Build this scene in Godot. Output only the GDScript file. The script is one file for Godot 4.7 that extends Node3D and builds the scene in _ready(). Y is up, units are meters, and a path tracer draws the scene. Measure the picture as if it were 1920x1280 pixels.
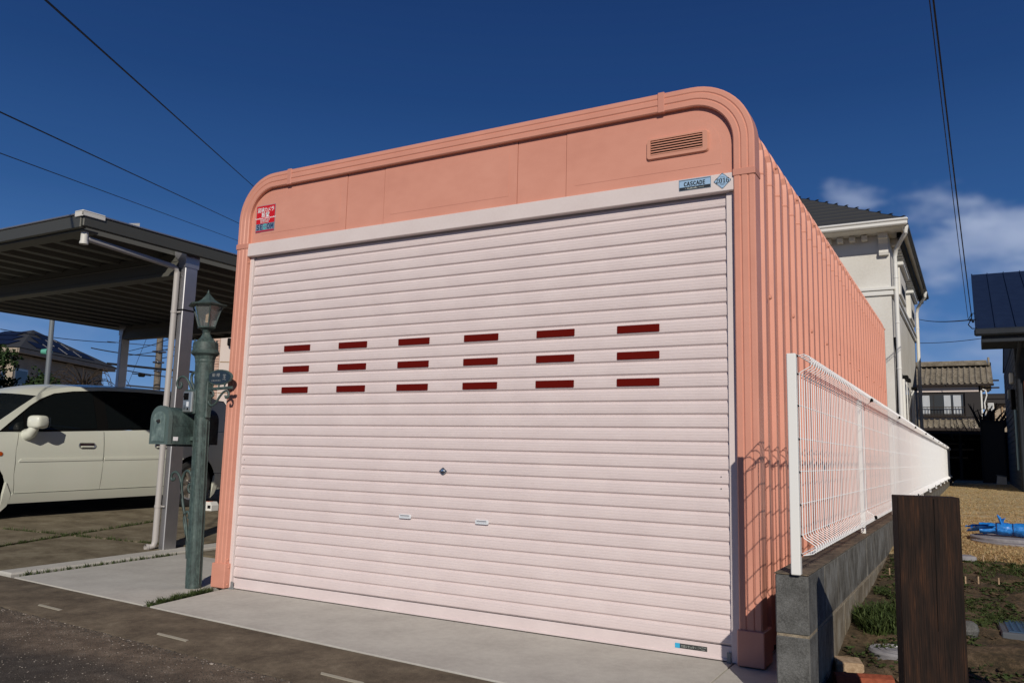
extends Node3D
# Pink garage with a roller shutter, carport and car on the left, mesh fence and lawn on the right.

const SUN_DIR := Vector3(-0.57, -0.62, -1.0)
const CAM_POS := Vector3(4.6284, 1.0, 4.1797)

# ---------------------------------------------------------------- mesh builder
class MB:
	var v := PackedVector3Array()
	var n := PackedVector3Array()
	var c := PackedColorArray()
	var uv := PackedVector2Array()
	var col := Color(1, 1, 1)
	var colored := false

	func t3(a: Vector3, b: Vector3, d: Vector3, na: Vector3, nb: Vector3, nd: Vector3) -> void:
		var g := (b - a).cross(d - a)
		if g.dot(na + nb + nd) > 0.0:
			v.append(a); v.append(d); v.append(b)
			n.append(na); n.append(nd); n.append(nb)
		else:
			v.append(a); v.append(b); v.append(d)
			n.append(na); n.append(nb); n.append(nd)
		if colored:
			c.append(col); c.append(col); c.append(col)

	func tri(a: Vector3, b: Vector3, d: Vector3, out: Vector3) -> void:
		var g := (b - a).cross(d - a)
		if g.length_squared() < 1e-16:
			return
		g = g.normalized()
		if g.dot(out) < 0.0:
			g = -g
		t3(a, b, d, g, g, g)

	func quad(a: Vector3, b: Vector3, d: Vector3, e: Vector3, out: Vector3) -> void:
		tri(a, b, d, out)
		tri(a, d, e, out)

	# box with chamfered edges
	func box(ctr: Vector3, size: Vector3, bev := 0.0, bs := Basis()) -> void:
		var h := size * 0.5
		var b: float = min(bev, min(h.x, min(h.y, h.z)) * 0.9)
		for ax in 3:
			for sg in [-1.0, 1.0]:
				var u := (ax + 1) % 3
				var w := (ax + 2) % 3
				var q := []
				for k in [[-1.0, -1.0], [1.0, -1.0], [1.0, 1.0], [-1.0, 1.0]]:
					var p := Vector3()
					p[ax] = sg * h[ax]
					p[u] = k[0] * (h[u] - b)
					p[w] = k[1] * (h[w] - b)
					q.append(ctr + bs * p)
				var o := Vector3()
				o[ax] = sg
				quad(q[0], q[1], q[2], q[3], bs * o)
		if b <= 0.0:
			return
		for ax in 3:
			var u := (ax + 1) % 3
			var w := (ax + 2) % 3
			for su in [-1.0, 1.0]:
				for sw in [-1.0, 1.0]:
					var q := []
					for k in [[-1.0, 0], [1.0, 0], [1.0, 1], [-1.0, 1]]:
						var p := Vector3()
						p[ax] = k[0] * (h[ax] - b)
						p[u] = su * (h[u] - (b if k[1] == 1 else 0.0))
						p[w] = sw * (h[w] - (0.0 if k[1] == 1 else b))
						q.append(ctr + bs * p)
					var o := Vector3()
					o[u] = su
					o[w] = sw
					quad(q[0], q[1], q[2], q[3], bs * o)
		for sx in [-1.0, 1.0]:
			for sy in [-1.0, 1.0]:
				for sz in [-1.0, 1.0]:
					var s := Vector3(sx, sy, sz)
					var q := []
					for ax in 3:
						var p := s * (h - Vector3(b, b, b))
						p[ax] = s[ax] * h[ax]
						q.append(ctr + bs * p)
					tri(q[0], q[1], q[2], bs * s)

	func bb(a: Vector3, b: Vector3, bev := 0.0) -> void: # box between two corners
		box((a + b) * 0.5, (b - a).abs(), bev)

	func bar(a: Vector3, b: Vector3, w: float, h: float, bev := 0.0) -> void: # box beam from a to b
		var d := b - a
		var z := d.normalized()
		var x := Vector3.UP.cross(z)
		if x.length() < 0.01:
			x = Vector3.RIGHT
		x = x.normalized()
		box((a + b) * 0.5, Vector3(w, h, d.length()), bev, Basis(x, z.cross(x), z))

	func tube(pts: Array, r, sides := 8, caps := true, squash := 1.0) -> void:
		var k := pts.size()
		var rings := []
		var nrm := []
		var up := Vector3.UP
		for i in k:
			var d: Vector3 = (pts[min(i + 1, k - 1)] - pts[max(i - 1, 0)])
			d = d.normalized()
			if i == 0:
				up = Vector3.UP if abs(d.y) < 0.9 else Vector3.FORWARD
			var x := up.cross(d)
			if x.length() < 0.001:
				x = Vector3.RIGHT.cross(d)
			x = x.normalized()
			up = d.cross(x).normalized()
			var rr: float = r[i] if r is Array else r
			var ring := []
			var nn := []
			for s in sides:
				var a := TAU * s / sides
				var q := x * cos(a) * squash + up * sin(a)
				ring.append(pts[i] + q * rr)
				nn.append((x * cos(a) + up * sin(a) * squash).normalized())
			rings.append(ring)
			nrm.append(nn)
		for i in k - 1:
			for s in sides:
				var s2 := (s + 1) % sides
				t3(rings[i][s], rings[i][s2], rings[i + 1][s2], nrm[i][s], nrm[i][s2], nrm[i + 1][s2])
				t3(rings[i][s], rings[i + 1][s2], rings[i + 1][s], nrm[i][s], nrm[i + 1][s2], nrm[i + 1][s])
		if caps:
			for e in [0, k - 1]:
				var o: Vector3 = (pts[0] - pts[1]) if e == 0 else (pts[k - 1] - pts[k - 2])
				for s in range(1, sides - 1):
					tri(rings[e][0], rings[e][s], rings[e][s + 1], o)

	# profile: Vector2(radius, height) upwards; axis up
	func lathe(prof: Array, ctr: Vector3, segs := 16, bs := Basis(), phase := 0.0, flat := false) -> void:
		for i in prof.size() - 1:
			var p: Vector2 = prof[i]
			var q: Vector2 = prof[i + 1]
			var e := q - p
			var nn := Vector2(e.y, -e.x).normalized()
			for s in segs:
				var a0 := TAU * (s + phase) / segs
				var a1 := TAU * (s + 1 + phase) / segs
				var c0 := Vector3(cos(a0), 0, sin(a0))
				var c1 := Vector3(cos(a1), 0, sin(a1))
				var n0 := (c0 * nn.x + Vector3.UP * nn.y)
				var n1 := (c1 * nn.x + Vector3.UP * nn.y)
				if flat:
					n0 = (n0 + n1).normalized()
					n1 = n0
				var A := ctr + bs * (c0 * p.x + Vector3.UP * p.y)
				var B := ctr + bs * (c1 * p.x + Vector3.UP * p.y)
				var C := ctr + bs * (c1 * q.x + Vector3.UP * q.y)
				var D := ctr + bs * (c0 * q.x + Vector3.UP * q.y)
				n0 = bs * n0
				n1 = bs * n1
				if p.x > 1e-5:
					t3(A, B, C, n0, n1, n1)
				if q.x > 1e-5:
					t3(A, C, D, n0, n1, n0)

	# polygon in local xy, extruded from z0 to z1, placed by transform
	func extrude(poly: PackedVector2Array, z0: float, z1: float, tr := Transform3D()) -> void:
		var idx := Geometry2D.triangulate_polygon(poly)
		for i in range(0, idx.size(), 3):
			var a := poly[idx[i]]
			var b := poly[idx[i + 1]]
			var d := poly[idx[i + 2]]
			tri(tr * Vector3(a.x, a.y, z1), tr * Vector3(b.x, b.y, z1), tr * Vector3(d.x, d.y, z1), tr.basis * Vector3(0, 0, z1 - z0))
			tri(tr * Vector3(a.x, a.y, z0), tr * Vector3(b.x, b.y, z0), tr * Vector3(d.x, d.y, z0), tr.basis * Vector3(0, 0, z0 - z1))
		var cw := 1.0 if Geometry2D.is_polygon_clockwise(poly) else -1.0
		for i in poly.size():
			var a := poly[i]
			var b := poly[(i + 1) % poly.size()]
			var e := b - a
			var o := tr.basis * Vector3(-e.y * cw, e.x * cw, 0)
			quad(tr * Vector3(a.x, a.y, z0), tr * Vector3(b.x, b.y, z0), tr * Vector3(b.x, b.y, z1), tr * Vector3(a.x, a.y, z1), o)

	func flat_poly(poly: PackedVector2Array, z: float, tr := Transform3D()) -> void:
		var idx := Geometry2D.triangulate_polygon(poly)
		for i in range(0, idx.size(), 3):
			tri(tr * Vector3(poly[idx[i]].x, poly[idx[i]].y, z), tr * Vector3(poly[idx[i + 1]].x, poly[idx[i + 1]].y, z), tr * Vector3(poly[idx[i + 2]].x, poly[idx[i + 2]].y, z), tr.basis.z)

	# smooth grid of points[i][j]; normals averaged; out = rough outward direction
	func grid(p: Array, out: Vector3) -> void:
		var a := p.size()
		var b: int = p[0].size()
		var nn := []
		for i in a:
			var row := []
			for j in b:
				var du: Vector3 = p[min(i + 1, a - 1)][j] - p[max(i - 1, 0)][j]
				var dv: Vector3 = p[i][min(j + 1, b - 1)] - p[i][max(j - 1, 0)]
				var q := du.cross(dv).normalized()
				row.append(q if q.dot(out) >= 0.0 else -q)
			nn.append(row)
		for i in a - 1:
			for j in b - 1:
				t3(p[i][j], p[i + 1][j], p[i + 1][j + 1], nn[i][j], nn[i + 1][j], nn[i + 1][j + 1])
				t3(p[i][j], p[i + 1][j + 1], p[i][j + 1], nn[i][j], nn[i + 1][j + 1], nn[i][j + 1])

	func mesh(off := Vector3()) -> ArrayMesh:
		var arr := []
		arr.resize(Mesh.ARRAY_MAX)
		if off != Vector3():
			for i in v.size():
				v[i] -= off
		arr[Mesh.ARRAY_VERTEX] = v
		arr[Mesh.ARRAY_NORMAL] = n
		if colored:
			arr[Mesh.ARRAY_COLOR] = c
		if uv.size() == v.size() and uv.size() > 0:
			arr[Mesh.ARRAY_TEX_UV] = uv
		var m := ArrayMesh.new()
		m.add_surface_from_arrays(Mesh.PRIMITIVE_TRIANGLES, arr)
		return m

# ---------------------------------------------------------------- scene helpers
var counts := {}
var M := {}
var rng := RandomNumberGenerator.new()

func numbered(called: String, parent: Node) -> String:
	var key := str(parent.get_instance_id()) + called
	var k: int = counts.get(key, 0)
	counts[key] = k + 1
	return called if k == 0 else "%s_%03d" % [called, k]

func thing(called: String, label: String, category: String, at := Vector3(), group := "", turn := 0.0) -> Node3D:
	var o := Node3D.new()
	o.name = numbered(called, self)
	add_child(o, true)
	o.position = at
	o.rotation.y = turn
	return tag(o, label, category, group)

func tag(o: Node3D, label: String, category: String, group := "") -> Node3D:
	o.set_meta("label", label)
	o.set_meta("category", category)
	if group != "":
		o.set_meta("group", group)
	return o

func put(called: String, mesh: Mesh, mat: Material, parent: Node = self, at := Vector3(), label := "") -> MeshInstance3D:
	var o := MeshInstance3D.new()
	o.mesh = mesh
	o.material_override = mat
	o.name = numbered(called, parent)
	parent.add_child(o, true)
	o.position = at
	if label != "":
		o.set_meta("label", label)
	return o

# mesh written in scene coordinates under a thing that stands at its base
func wput(called: String, mb: MB, mat: Material, parent: Node3D, label := "") -> MeshInstance3D:
	var off := Vector3()
	var p: Node = parent
	while p != self and p is Node3D:
		off += p.position
		p = p.get_parent()
	return put(called, mb.mesh(off), mat, parent, Vector3(), label)

func struct(called: String, mb: MB, mat: Material, parent: Node = self) -> MeshInstance3D:
	var o := put(called, mb.mesh(), mat, parent)
	if parent == self:
		o.set_meta("kind", "structure")
	return o

func stuff(o: Node3D) -> Node3D:
	o.set_meta("kind", "stuff")
	return o

func copy(src: Node3D, called: String, label := "") -> Node3D:
	var r: Node3D = src.duplicate()
	r.name = numbered(called, self)
	add_child(r, true)
	if label != "":
		r.set_meta("label", label)
	return r

func lin(r: float, g: float, b: float) -> Color:
	return Color(r, g, b).linear_to_srgb()

func mat(called: String, color: Color, rough := 0.6, metal := 0.0, spec := 0.5) -> StandardMaterial3D:
	var m := StandardMaterial3D.new()
	m.resource_name = called
	m.albedo_color = color
	m.roughness = rough
	m.metallic = metal
	m.metallic_specular = spec
	M[called] = m
	return m

# layers: [frequency, weight, repeat x, repeat y]; frequency 0 = speckle. Returns the grey height image.
func height_image(sz: int, sd: int, layers: Array) -> PackedFloat32Array:
	var out := PackedFloat32Array()
	out.resize(sz * sz)
	var r := RandomNumberGenerator.new()
	r.seed = sd
	var total := 0.0
	for l in layers:
		total += l[1]
		var w: float = l[1] / 255.0
		if l[0] == 0.0:
			for i in sz * sz:
				out[i] += l[1] * r.randf()
			continue
		var fn := FastNoiseLite.new()
		fn.seed = sd + int(l[0] * 977.0)
		fn.noise_type = FastNoiseLite.TYPE_SIMPLEX_SMOOTH
		fn.frequency = l[0]
		fn.fractal_octaves = 4
		var data := fn.get_seamless_image(sz, sz).get_data()
		var sx: int = l[2]
		var sy: int = l[3]
		for y in sz:
			var row := ((y * sy) % sz) * sz
			var o := y * sz
			for x in sz:
				out[o + x] += w * data[row + (x * sx) % sz]
	for i in sz * sz:
		out[i] /= total
	return out

func surface(called: String, sz: int, sd: int, layers: Array, stops: Array, scale: Vector3, rough := 0.8, bump := 0.0, spec := 0.4) -> StandardMaterial3D:
	var h := height_image(sz, sd, layers)
	var lut := []
	for i in 256:
		var t := i / 255.0
		var cc: Color = stops[0][1]
		for k in stops.size() - 1:
			if t >= stops[k][0]:
				cc = stops[k][1].lerp(stops[k + 1][1], clamp((t - stops[k][0]) / (stops[k + 1][0] - stops[k][0]), 0.0, 1.0))
		cc = cc.linear_to_srgb()
		lut.append([int(clamp(cc.r * 255.0, 0, 255)), int(clamp(cc.g * 255.0, 0, 255)), int(clamp(cc.b * 255.0, 0, 255))])
	var by := PackedByteArray()
	by.resize(sz * sz * 3)
	for i in sz * sz:
		var q: Array = lut[int(clamp(h[i] * 255.0, 0.0, 255.0))]
		by[i * 3] = q[0]
		by[i * 3 + 1] = q[1]
		by[i * 3 + 2] = q[2]
	var m := mat(called, Color(1, 1, 1), rough, 0.0, spec)
	m.albedo_texture = ImageTexture.create_from_image(Image.create_from_data(sz, sz, false, Image.FORMAT_RGB8, by))
	m.uv1_triplanar = true
	m.uv1_world_triplanar = true
	m.uv1_triplanar_sharpness = 4.0
	m.uv1_scale = scale
	if bump > 0.0:
		var hb := PackedByteArray()
		hb.resize(sz * sz)
		for i in sz * sz:
			hb[i] = int(clamp(h[i] * 255.0, 0.0, 255.0))
		m.heightmap_enabled = true
		m.heightmap_texture = ImageTexture.create_from_image(Image.create_from_data(sz, sz, false, Image.FORMAT_L8, hb))
		m.heightmap_scale = bump
	return m

# ---------------------------------------------------------------- lettering
const GLYPHS := {
	"C": "88,20 72,5 40,4 18,22 12,50 18,78 40,96 72,95 88,80",
	"A": "4,100 46,2 54,2 96,100|22,66 78,66",
	"S": "84,14 66,3 36,4 18,20 24,40 50,49 76,58 84,78 68,95 36,97 14,84",
	"D": "16,3 16,97 50,97 76,84 88,50 76,16 50,3 16,3",
	"E": "84,4 18,4 18,96 84,96|18,49 74,49",
	"O": "50,3 22,16 10,50 22,84 50,97 78,84 90,50 78,16 50,3",
	"M": "10,100 16,2 50,72 84,2 90,100",
	"監": "8,4 8,50|8,4 44,4|8,26 42,26|26,4 26,50|8,48 44,48|58,2 50,22|54,12 94,12|66,26 86,34|14,60 86,60|14,60 14,94|38,60 38,94|62,60 62,94|86,60 86,94|2,96 98,96",
	"視": "22,2 28,14|6,22 44,22|44,22 8,60|26,42 26,98|30,54 44,66|54,6 92,6|54,6 54,60|92,6 92,60|54,24 92,24|54,42 92,42|54,60 92,60|64,60 60,80 46,96|80,60 80,92 98,92 98,78",
	"カ": "8,28 90,28 84,92 66,86|44,4 40,50 14,94",
	"メ": "78,6 60,50 12,92|26,30 84,80",
	"ラ": "18,10 84,10|8,36 90,36 78,66 34,94",
	"設": "8,8 40,8|2,24 46,24|10,40 40,40|10,56 40,56|10,70 40,70|10,70 10,94|40,70 40,94|10,94 40,94|58,6 56,30 48,42|58,6 84,6 84,34 98,36|52,52 92,52 76,80 50,98|58,62 96,98",
	"置": "8,4 92,4|8,4 8,24|92,4 92,24|8,24 92,24|36,4 36,24|64,4 64,24|8,36 92,36|50,26 44,48|28,48 80,48|28,48 28,86|80,48 80,86|28,60 80,60|28,73 80,73|28,86 80,86|10,46 10,97 98,97",
	"文": "50,2 50,18|6,22 94,22|76,24 52,66 10,96|26,26 56,70 92,96",
	"化": "34,4 6,48|24,34 24,98|88,24 56,46|54,6 54,86 64,94 94,92 94,72",
	"シ": "18,10 36,22|8,38 28,50|16,90 60,72 88,28",
	"ヤ": "10,40 88,24 66,56|34,8 56,96",
	"ッ": "20,40 30,60|46,36 54,56|82,38 70,76 38,96",
	"タ": "42,4 12,48|36,20 84,20 68,66 22,98|34,44 66,66",
	"ー": "10,50 90,50",
	"新": "26,2 26,14|6,14 48,14|16,20 20,32|38,20 34,32|4,38 50,38|26,38 26,96|8,56 46,56|26,58 6,82|28,60 46,76|84,6 60,16|60,16 58,60 50,94|60,40 98,40|80,40 80,98",
	"椿": "22,2 22,98|4,28 40,28|22,34 4,66|24,40 38,56|52,14 94,14|48,28 96,28|44,42 98,42|72,2 66,30 44,60|76,42 98,62|56,60 88,60 88,96 56,96 56,60|56,78 88,78",
	"芝": "6,16 94,16|32,4 32,28|68,4 68,28|50,30 56,42|16,48 84,48 40,78 6,92|14,80 40,86 96,96",
}

# strokes of one sign inside a cell of the given size, as flat raised bars facing +z
func glyph(mb: MB, ch: String, at: Vector3, sx: float, sy: float, wdt: float) -> void:
	for stroke in GLYPHS[ch].split("|"):
		var pts := []
		for q in stroke.split(" "):
			var xy: PackedStringArray = q.split(",")
			pts.append(at + Vector3(xy[0].to_float() / 100.0 * sx, (1.0 - xy[1].to_float() / 100.0) * sy, 0))
		for i in pts.size() - 1:
			var d: Vector3 = pts[i + 1] - pts[i]
			var w := d.normalized().cross(Vector3(0, 0, 1)) * wdt * 0.5
			var e := d.normalized() * wdt * 0.3
			mb.quad(pts[i] - e - w, pts[i] - e + w, pts[i + 1] + e + w, pts[i + 1] + e - w, Vector3(0, 0, 1))

func letters(text: String, height: float, font := "Droid Sans", bold := true, depth := 0.0008) -> TextMesh:
	var f := SystemFont.new()
	f.font_names = PackedStringArray([font])
	f.font_weight = 700 if bold else 400
	var t := TextMesh.new()
	t.font = f
	t.text = text
	t.font_size = 64
	t.pixel_size = height / 46.0
	t.depth = depth
	t.curve_step = 1.0
	t.horizontal_alignment = HORIZONTAL_ALIGNMENT_CENTER
	t.vertical_alignment = VERTICAL_ALIGNMENT_CENTER
	return t

func rrect(x0: float, y0: float, x1: float, y1: float, r: float, k := 4) -> PackedVector2Array:
	var p := PackedVector2Array()
	for q in [[x1 - r, y0 + r, -PI / 2], [x1 - r, y1 - r, 0.0], [x0 + r, y1 - r, PI / 2], [x0 + r, y0 + r, PI]]:
		for i in k + 1:
			var a: float = q[2] + PI / 2 * i / k
			p.append(Vector2(q[0] + cos(a) * r, q[1] + sin(a) * r))
	return p

func rect(x0: float, y0: float, x1: float, y1: float) -> PackedVector2Array:
	return PackedVector2Array([Vector2(x0, y0), Vector2(x1, y0), Vector2(x1, y1), Vector2(x0, y1)])

# ground heights
func lot_y(x: float, z: float) -> float: # the neighbour's lot right of the wall
	var zs := [3.0, 1.2, 0.76, 0.19, -0.47, -1.62, -2.9, -8.0, -23.0, -80.0]
	var ys := [-0.06, -0.02, 0.03, 0.093, 0.183, 0.243, 0.343, 0.40, 0.46, 0.46]
	for i in 9:
		if z <= zs[i] and z >= zs[i + 1]:
			return lerp(ys[i], ys[i + 1], (zs[i] - z) / (zs[i] - zs[i + 1]))
	return -0.06 if z > 3.0 else 0.46

func drive_y(x: float, z: float) -> float:
	return 0.05 * max(0.0, -1.9 - x) - 0.015 * z

# ---------------------------------------------------------------- sky
func make_sky() -> ImageTexture:
	var w := 2048
	var h := 1024
	var stops := [[0.0, Vector3(0.20, 0.33, 0.56)], [4.0, Vector3(0.125, 0.265, 0.52)], [9.0, Vector3(0.064, 0.172, 0.41)], [16.0, Vector3(0.0285, 0.096, 0.275)], [24.0, Vector3(0.0150, 0.0570, 0.190)], [32.0, Vector3(0.0108, 0.0400, 0.146)], [50.0, Vector3(0.0088, 0.032, 0.118)], [90.0, Vector3(0.008, 0.029, 0.108)]]
	var f1 := FastNoiseLite.new()
	f1.seed = 12
	f1.frequency = 0.055
	f1.fractal_octaves = 6
	f1.fractal_gain = 0.58
	var f2 := FastNoiseLite.new()
	f2.seed = 31
	f2.frequency = 0.02
	f2.fractal_octaves = 2
	# banks of cloud: azimuth from -z towards +x, elevation, half widths, strength (degrees)
	var banks := [[-6.2, 17.0, 2.0, 1.1, 1.2], [-2.0, 16.0, 2.4, 1.5, 1.15], [3.0, 13.6, 6.5, 1.9, 1.0], [8.5, 14.6, 5.5, 1.9, 0.95], [0.5, 6.0, 7.0, 2.6, 0.6], [18.0, 9.0, 14.0, 4.0, 0.6], [-62.0, 6.0, 6.0, 2.4, 0.45], [-47.0, 3.0, 8.0, 1.4, 0.5], [-80.0, 13.0, 7.0, 3.0, 0.2], [-100.0, 7.0, 18.0, 4.0, 0.6], [60.0, 9.0, 25.0, 5.0, 0.6], [120.0, 8.0, 28.0, 4.0, 0.55], [-150.0, 8.0, 26.0, 4.5, 0.6]]
	var by := PackedByteArray()
	by.resize(w * h * 3)
	for y in h:
		var el := 90.0 - (y + 0.5) / h * 180.0
		var base: Vector3 = stops[0][1]
		for k in 7:
			if el >= stops[k][0]:
				base = stops[k][1].lerp(stops[k + 1][1], clamp((el - stops[k][0]) / (stops[k + 1][0] - stops[k][0]), 0, 1))
		if el < 0.0:
			base = Vector3(0.12, 0.12, 0.11)
		var c0 := Color(base.x, base.y, base.z).linear_to_srgb()
		var bytes := [int(c0.r * 255.0 + 0.5), int(c0.g * 255.0 + 0.5), int(c0.b * 255.0 + 0.5)]
		for x in w:
			var o := (y * w + x) * 3
			by[o] = bytes[0]
			by[o + 1] = bytes[1]
			by[o + 2] = bytes[2]
		if el < 0.0 or el > 26.0:
			continue
		for b in banks:
			if abs(el - b[1]) > b[3] * 2.6:
				continue
			var x0 := int((b[0] - b[2] * 2.6) / 360.0 * w)
			var x1 := int((b[0] + b[2] * 2.6) / 360.0 * w)
			for xx in range(x0, x1):
				var x := (xx + 2 * w) % w
				var az := (xx + 0.5) / w * 360.0
				var e := Vector2((az - b[0]) / b[2], (el - b[1]) / b[3]).length()
				var nz := f1.get_noise_2d(az * 2.6 + el * 2.0, el * 7.0) * 0.75 + f2.get_noise_2d(az * 3.0, el * 6.0) * 0.6
				var d: float = clamp((1.0 - e * 0.62 + nz * 0.95) * b[4], 0.0, 1.0)
				d = d * d * (3.0 - 2.0 * d) * 0.50 * clamp((2.6 - e) * 1.3, 0.0, 1.0)
				if d <= 0.002:
					continue
				var o := (y * w + x) * 3
				var was := Color(by[o] / 255.0, by[o + 1] / 255.0, by[o + 2] / 255.0).srgb_to_linear()
				var cl := was.lerp(Color(0.40, 0.47, 0.64), d).linear_to_srgb()
				by[o] = int(cl.r * 255.0 + 0.5)
				by[o + 1] = int(cl.g * 255.0 + 0.5)
				by[o + 2] = int(cl.b * 255.0 + 0.5)
	return ImageTexture.create_from_image(Image.create_from_data(w, h, false, Image.FORMAT_RGB8, by))

func materials() -> void:
	surface("apron", 1024, 3, [[0.004, 0.8, 1, 1], [0.03, 0.5, 1, 1], [0.16, 0.5, 1, 1], [0.0, 0.35, 1, 1]], [[0.25, lin3(0.40, 0.38, 0.345)], [0.5, lin3(0.475, 0.458, 0.415)], [0.75, lin3(0.54, 0.525, 0.475)]], Vector3.ONE * 0.55, 0.9, 0.12)
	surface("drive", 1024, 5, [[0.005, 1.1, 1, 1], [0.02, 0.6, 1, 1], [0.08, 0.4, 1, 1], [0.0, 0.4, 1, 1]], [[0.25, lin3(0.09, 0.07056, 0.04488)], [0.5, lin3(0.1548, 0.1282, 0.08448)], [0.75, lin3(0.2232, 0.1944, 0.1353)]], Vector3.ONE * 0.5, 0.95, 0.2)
	surface("gutter", 1024, 7, [[0.005, 0.9, 1, 1], [0.03, 0.5, 1, 1], [0.16, 0.7, 1, 1], [0.35, 0.6, 1, 1]], [[0.25, lin3(0.054, 0.0407, 0.0266)], [0.5, lin3(0.126, 0.09916, 0.0679)], [0.68, lin3(0.1872, 0.1517, 0.105)], [0.8, lin3(0.3024, 0.2738, 0.21)]], Vector3.ONE * 0.6, 0.95, 0.4)
	surface("asphalt", 1024, 9, [[0.006, 0.5, 1, 1], [0.16, 1.0, 1, 1], [0.35, 0.9, 1, 1], [0.03, 0.3, 1, 1]], [[0.26, lin3(0.03, 0.024, 0.019)], [0.48, lin3(0.125, 0.095, 0.07)], [0.60, lin3(0.21, 0.165, 0.125)], [0.68, lin3(0.34, 0.29, 0.235)], [0.78, lin3(0.55, 0.51, 0.45)]], Vector3.ONE * 0.8, 0.95, 0.6)
	surface("dirt_edge", 512, 10, [[0.02, 0.8, 1, 1], [0.15, 0.6, 1, 1], [0.0, 0.9, 1, 1]], [[0.25, lin3(0.07, 0.05, 0.034)], [0.5, lin3(0.165, 0.122, 0.084)], [0.75, lin3(0.29, 0.235, 0.175)]], Vector3.ONE * 1.3, 0.95, 0.4)
	surface("earth", 512, 11, [[0.01, 0.9, 1, 1], [0.06, 0.8, 1, 1], [0.0, 0.5, 1, 1]], [[0.25, lin3(0.03, 0.024, 0.012)], [0.5, lin3(0.075, 0.052, 0.028)], [0.8, lin3(0.155, 0.108, 0.066)]], Vector3.ONE * 0.8, 1.0, 1.2)
	surface("turf_soil", 512, 13, [[0.008, 1.0, 1, 1], [0.05, 0.7, 1, 1], [0.0, 0.5, 1, 1]], [[0.25, lin3(0.2916, 0.2135, 0.108)], [0.5, lin3(0.4536, 0.3477, 0.186)], [0.8, lin3(0.5832, 0.4758, 0.27)]], Vector3.ONE * 0.6, 1.0, 0.8)
	surface("land", 512, 15, [[0.01, 1.0, 1, 1], [0.05, 0.7, 1, 1], [0.0, 0.5, 1, 1]], [[0.25, lin3(0.12, 0.095, 0.06)], [0.75, lin3(0.27, 0.22, 0.15)]], Vector3.ONE * 0.2, 1.0)
	surface("block", 512, 17, [[0.01, 0.8, 1, 1], [0.03, 0.5, 1, 1], [0.12, 0.8, 1, 1], [0.0, 0.8, 1, 1]], [[0.25, lin3(0.04935, 0.04935, 0.047)], [0.5, lin3(0.1104, 0.1114, 0.1081)], [0.78, lin3(0.188, 0.1903, 0.188)]], Vector3(1.4, 1.4, 1.4), 0.95, 0.35)
	surface("block_streaked", 512, 19, [[0.01, 1.3, 1, 1], [0.02, 1.2, 6, 1], [0.1, 0.5, 1, 1], [0.0, 0.5, 1, 1]], [[0.28, lin3(0.05227, 0.0474, 0.03834)], [0.5, lin3(0.1324, 0.1241, 0.1059)], [0.72, lin3(0.23, 0.23, 0.2161)]], Vector3(0.9, 0.8, 0.9), 0.95, 0.3)
	surface("block_low", 512, 23, [[0.01, 1.3, 1, 1], [0.02, 1.0, 6, 1], [0.1, 0.5, 1, 1], [0.0, 0.5, 1, 1]], [[0.28, lin3(0.10, 0.078, 0.048)], [0.5, lin3(0.20, 0.165, 0.115)], [0.74, lin3(0.30, 0.275, 0.225)]], Vector3(0.9, 0.8, 0.9), 0.95, 0.3)
	surface("block_cap", 512, 29, [[0.012, 1.0, 1, 1], [0.06, 0.8, 1, 1], [0.0, 0.4, 1, 1]], [[0.25, lin3(0.04, 0.036, 0.03)], [0.5, lin3(0.10, 0.082, 0.06)], [0.75, lin3(0.22, 0.17, 0.115)]], Vector3(1.0, 1.0, 1.0), 0.95, 0.3)
	surface("mortar", 256, 31, [[0.04, 0.8, 1, 1], [0.0, 0.6, 1, 1]], [[0.3, lin3(0.19, 0.155, 0.11)], [0.7, lin3(0.33, 0.28, 0.21)]], Vector3.ONE * 2.0, 1.0, 0.3)
	surface("burnt_wood", 1024, 37, [[0.007, 1.0, 2, 1], [0.012, 1.2, 12, 1], [0.03, 0.6, 14, 1], [0.006, 0.6, 1, 1]], [[0.34, lin3(0.009, 0.006, 0.005)], [0.50, lin3(0.020, 0.0115, 0.0085)], [0.62, lin3(0.034, 0.0165, 0.010)], [0.72, lin3(0.070, 0.030, 0.0145)], [0.82, lin3(0.11, 0.05, 0.022)]], Vector3(1.6, 0.5, 1.6), 0.75, 0.15, 0.3)
	surface("verdigris", 512, 41, [[0.012, 1.0, 1, 1], [0.05, 0.7, 1, 1], [0.02, 0.5, 4, 1], [0.0, 0.15, 1, 1]], [[0.28, lin3(0.026, 0.038, 0.036)], [0.5, lin3(0.048, 0.076, 0.071)], [0.72, lin3(0.078, 0.118, 0.108)], [0.88, lin3(0.14, 0.18, 0.165)]], Vector3(2.2, 1.6, 2.2), 0.55, 0.04, 0.5)
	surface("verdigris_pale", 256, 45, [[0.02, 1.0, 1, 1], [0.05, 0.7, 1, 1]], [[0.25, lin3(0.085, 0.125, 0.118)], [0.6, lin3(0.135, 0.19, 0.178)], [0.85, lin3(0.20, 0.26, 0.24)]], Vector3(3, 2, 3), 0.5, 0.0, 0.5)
	surface("orange", 512, 43, [[0.006, 1.0, 1, 1], [0.02, 0.5, 1, 2], [0.3, 0.5, 1, 1]], [[0.2, lin3(0.60, 0.268, 0.194)], [0.5, lin3(0.635, 0.29, 0.211)], [0.8, lin3(0.665, 0.311, 0.228)]], Vector3.ONE * 0.7, 0.42, 0.02, 0.45)
	surface("shutter_pink", 512, 47, [[0.006, 0.8, 1, 1], [0.03, 0.8, 1, 10], [0.1, 0.5, 1, 8]], [[0.25, lin3(0.645, 0.555, 0.55)], [0.5, lin3(0.685, 0.59, 0.585)], [0.8, lin3(0.72, 0.63, 0.62)]], Vector3(0.9, 1.6, 0.9), 0.45, 0.06, 0.45)
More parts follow.
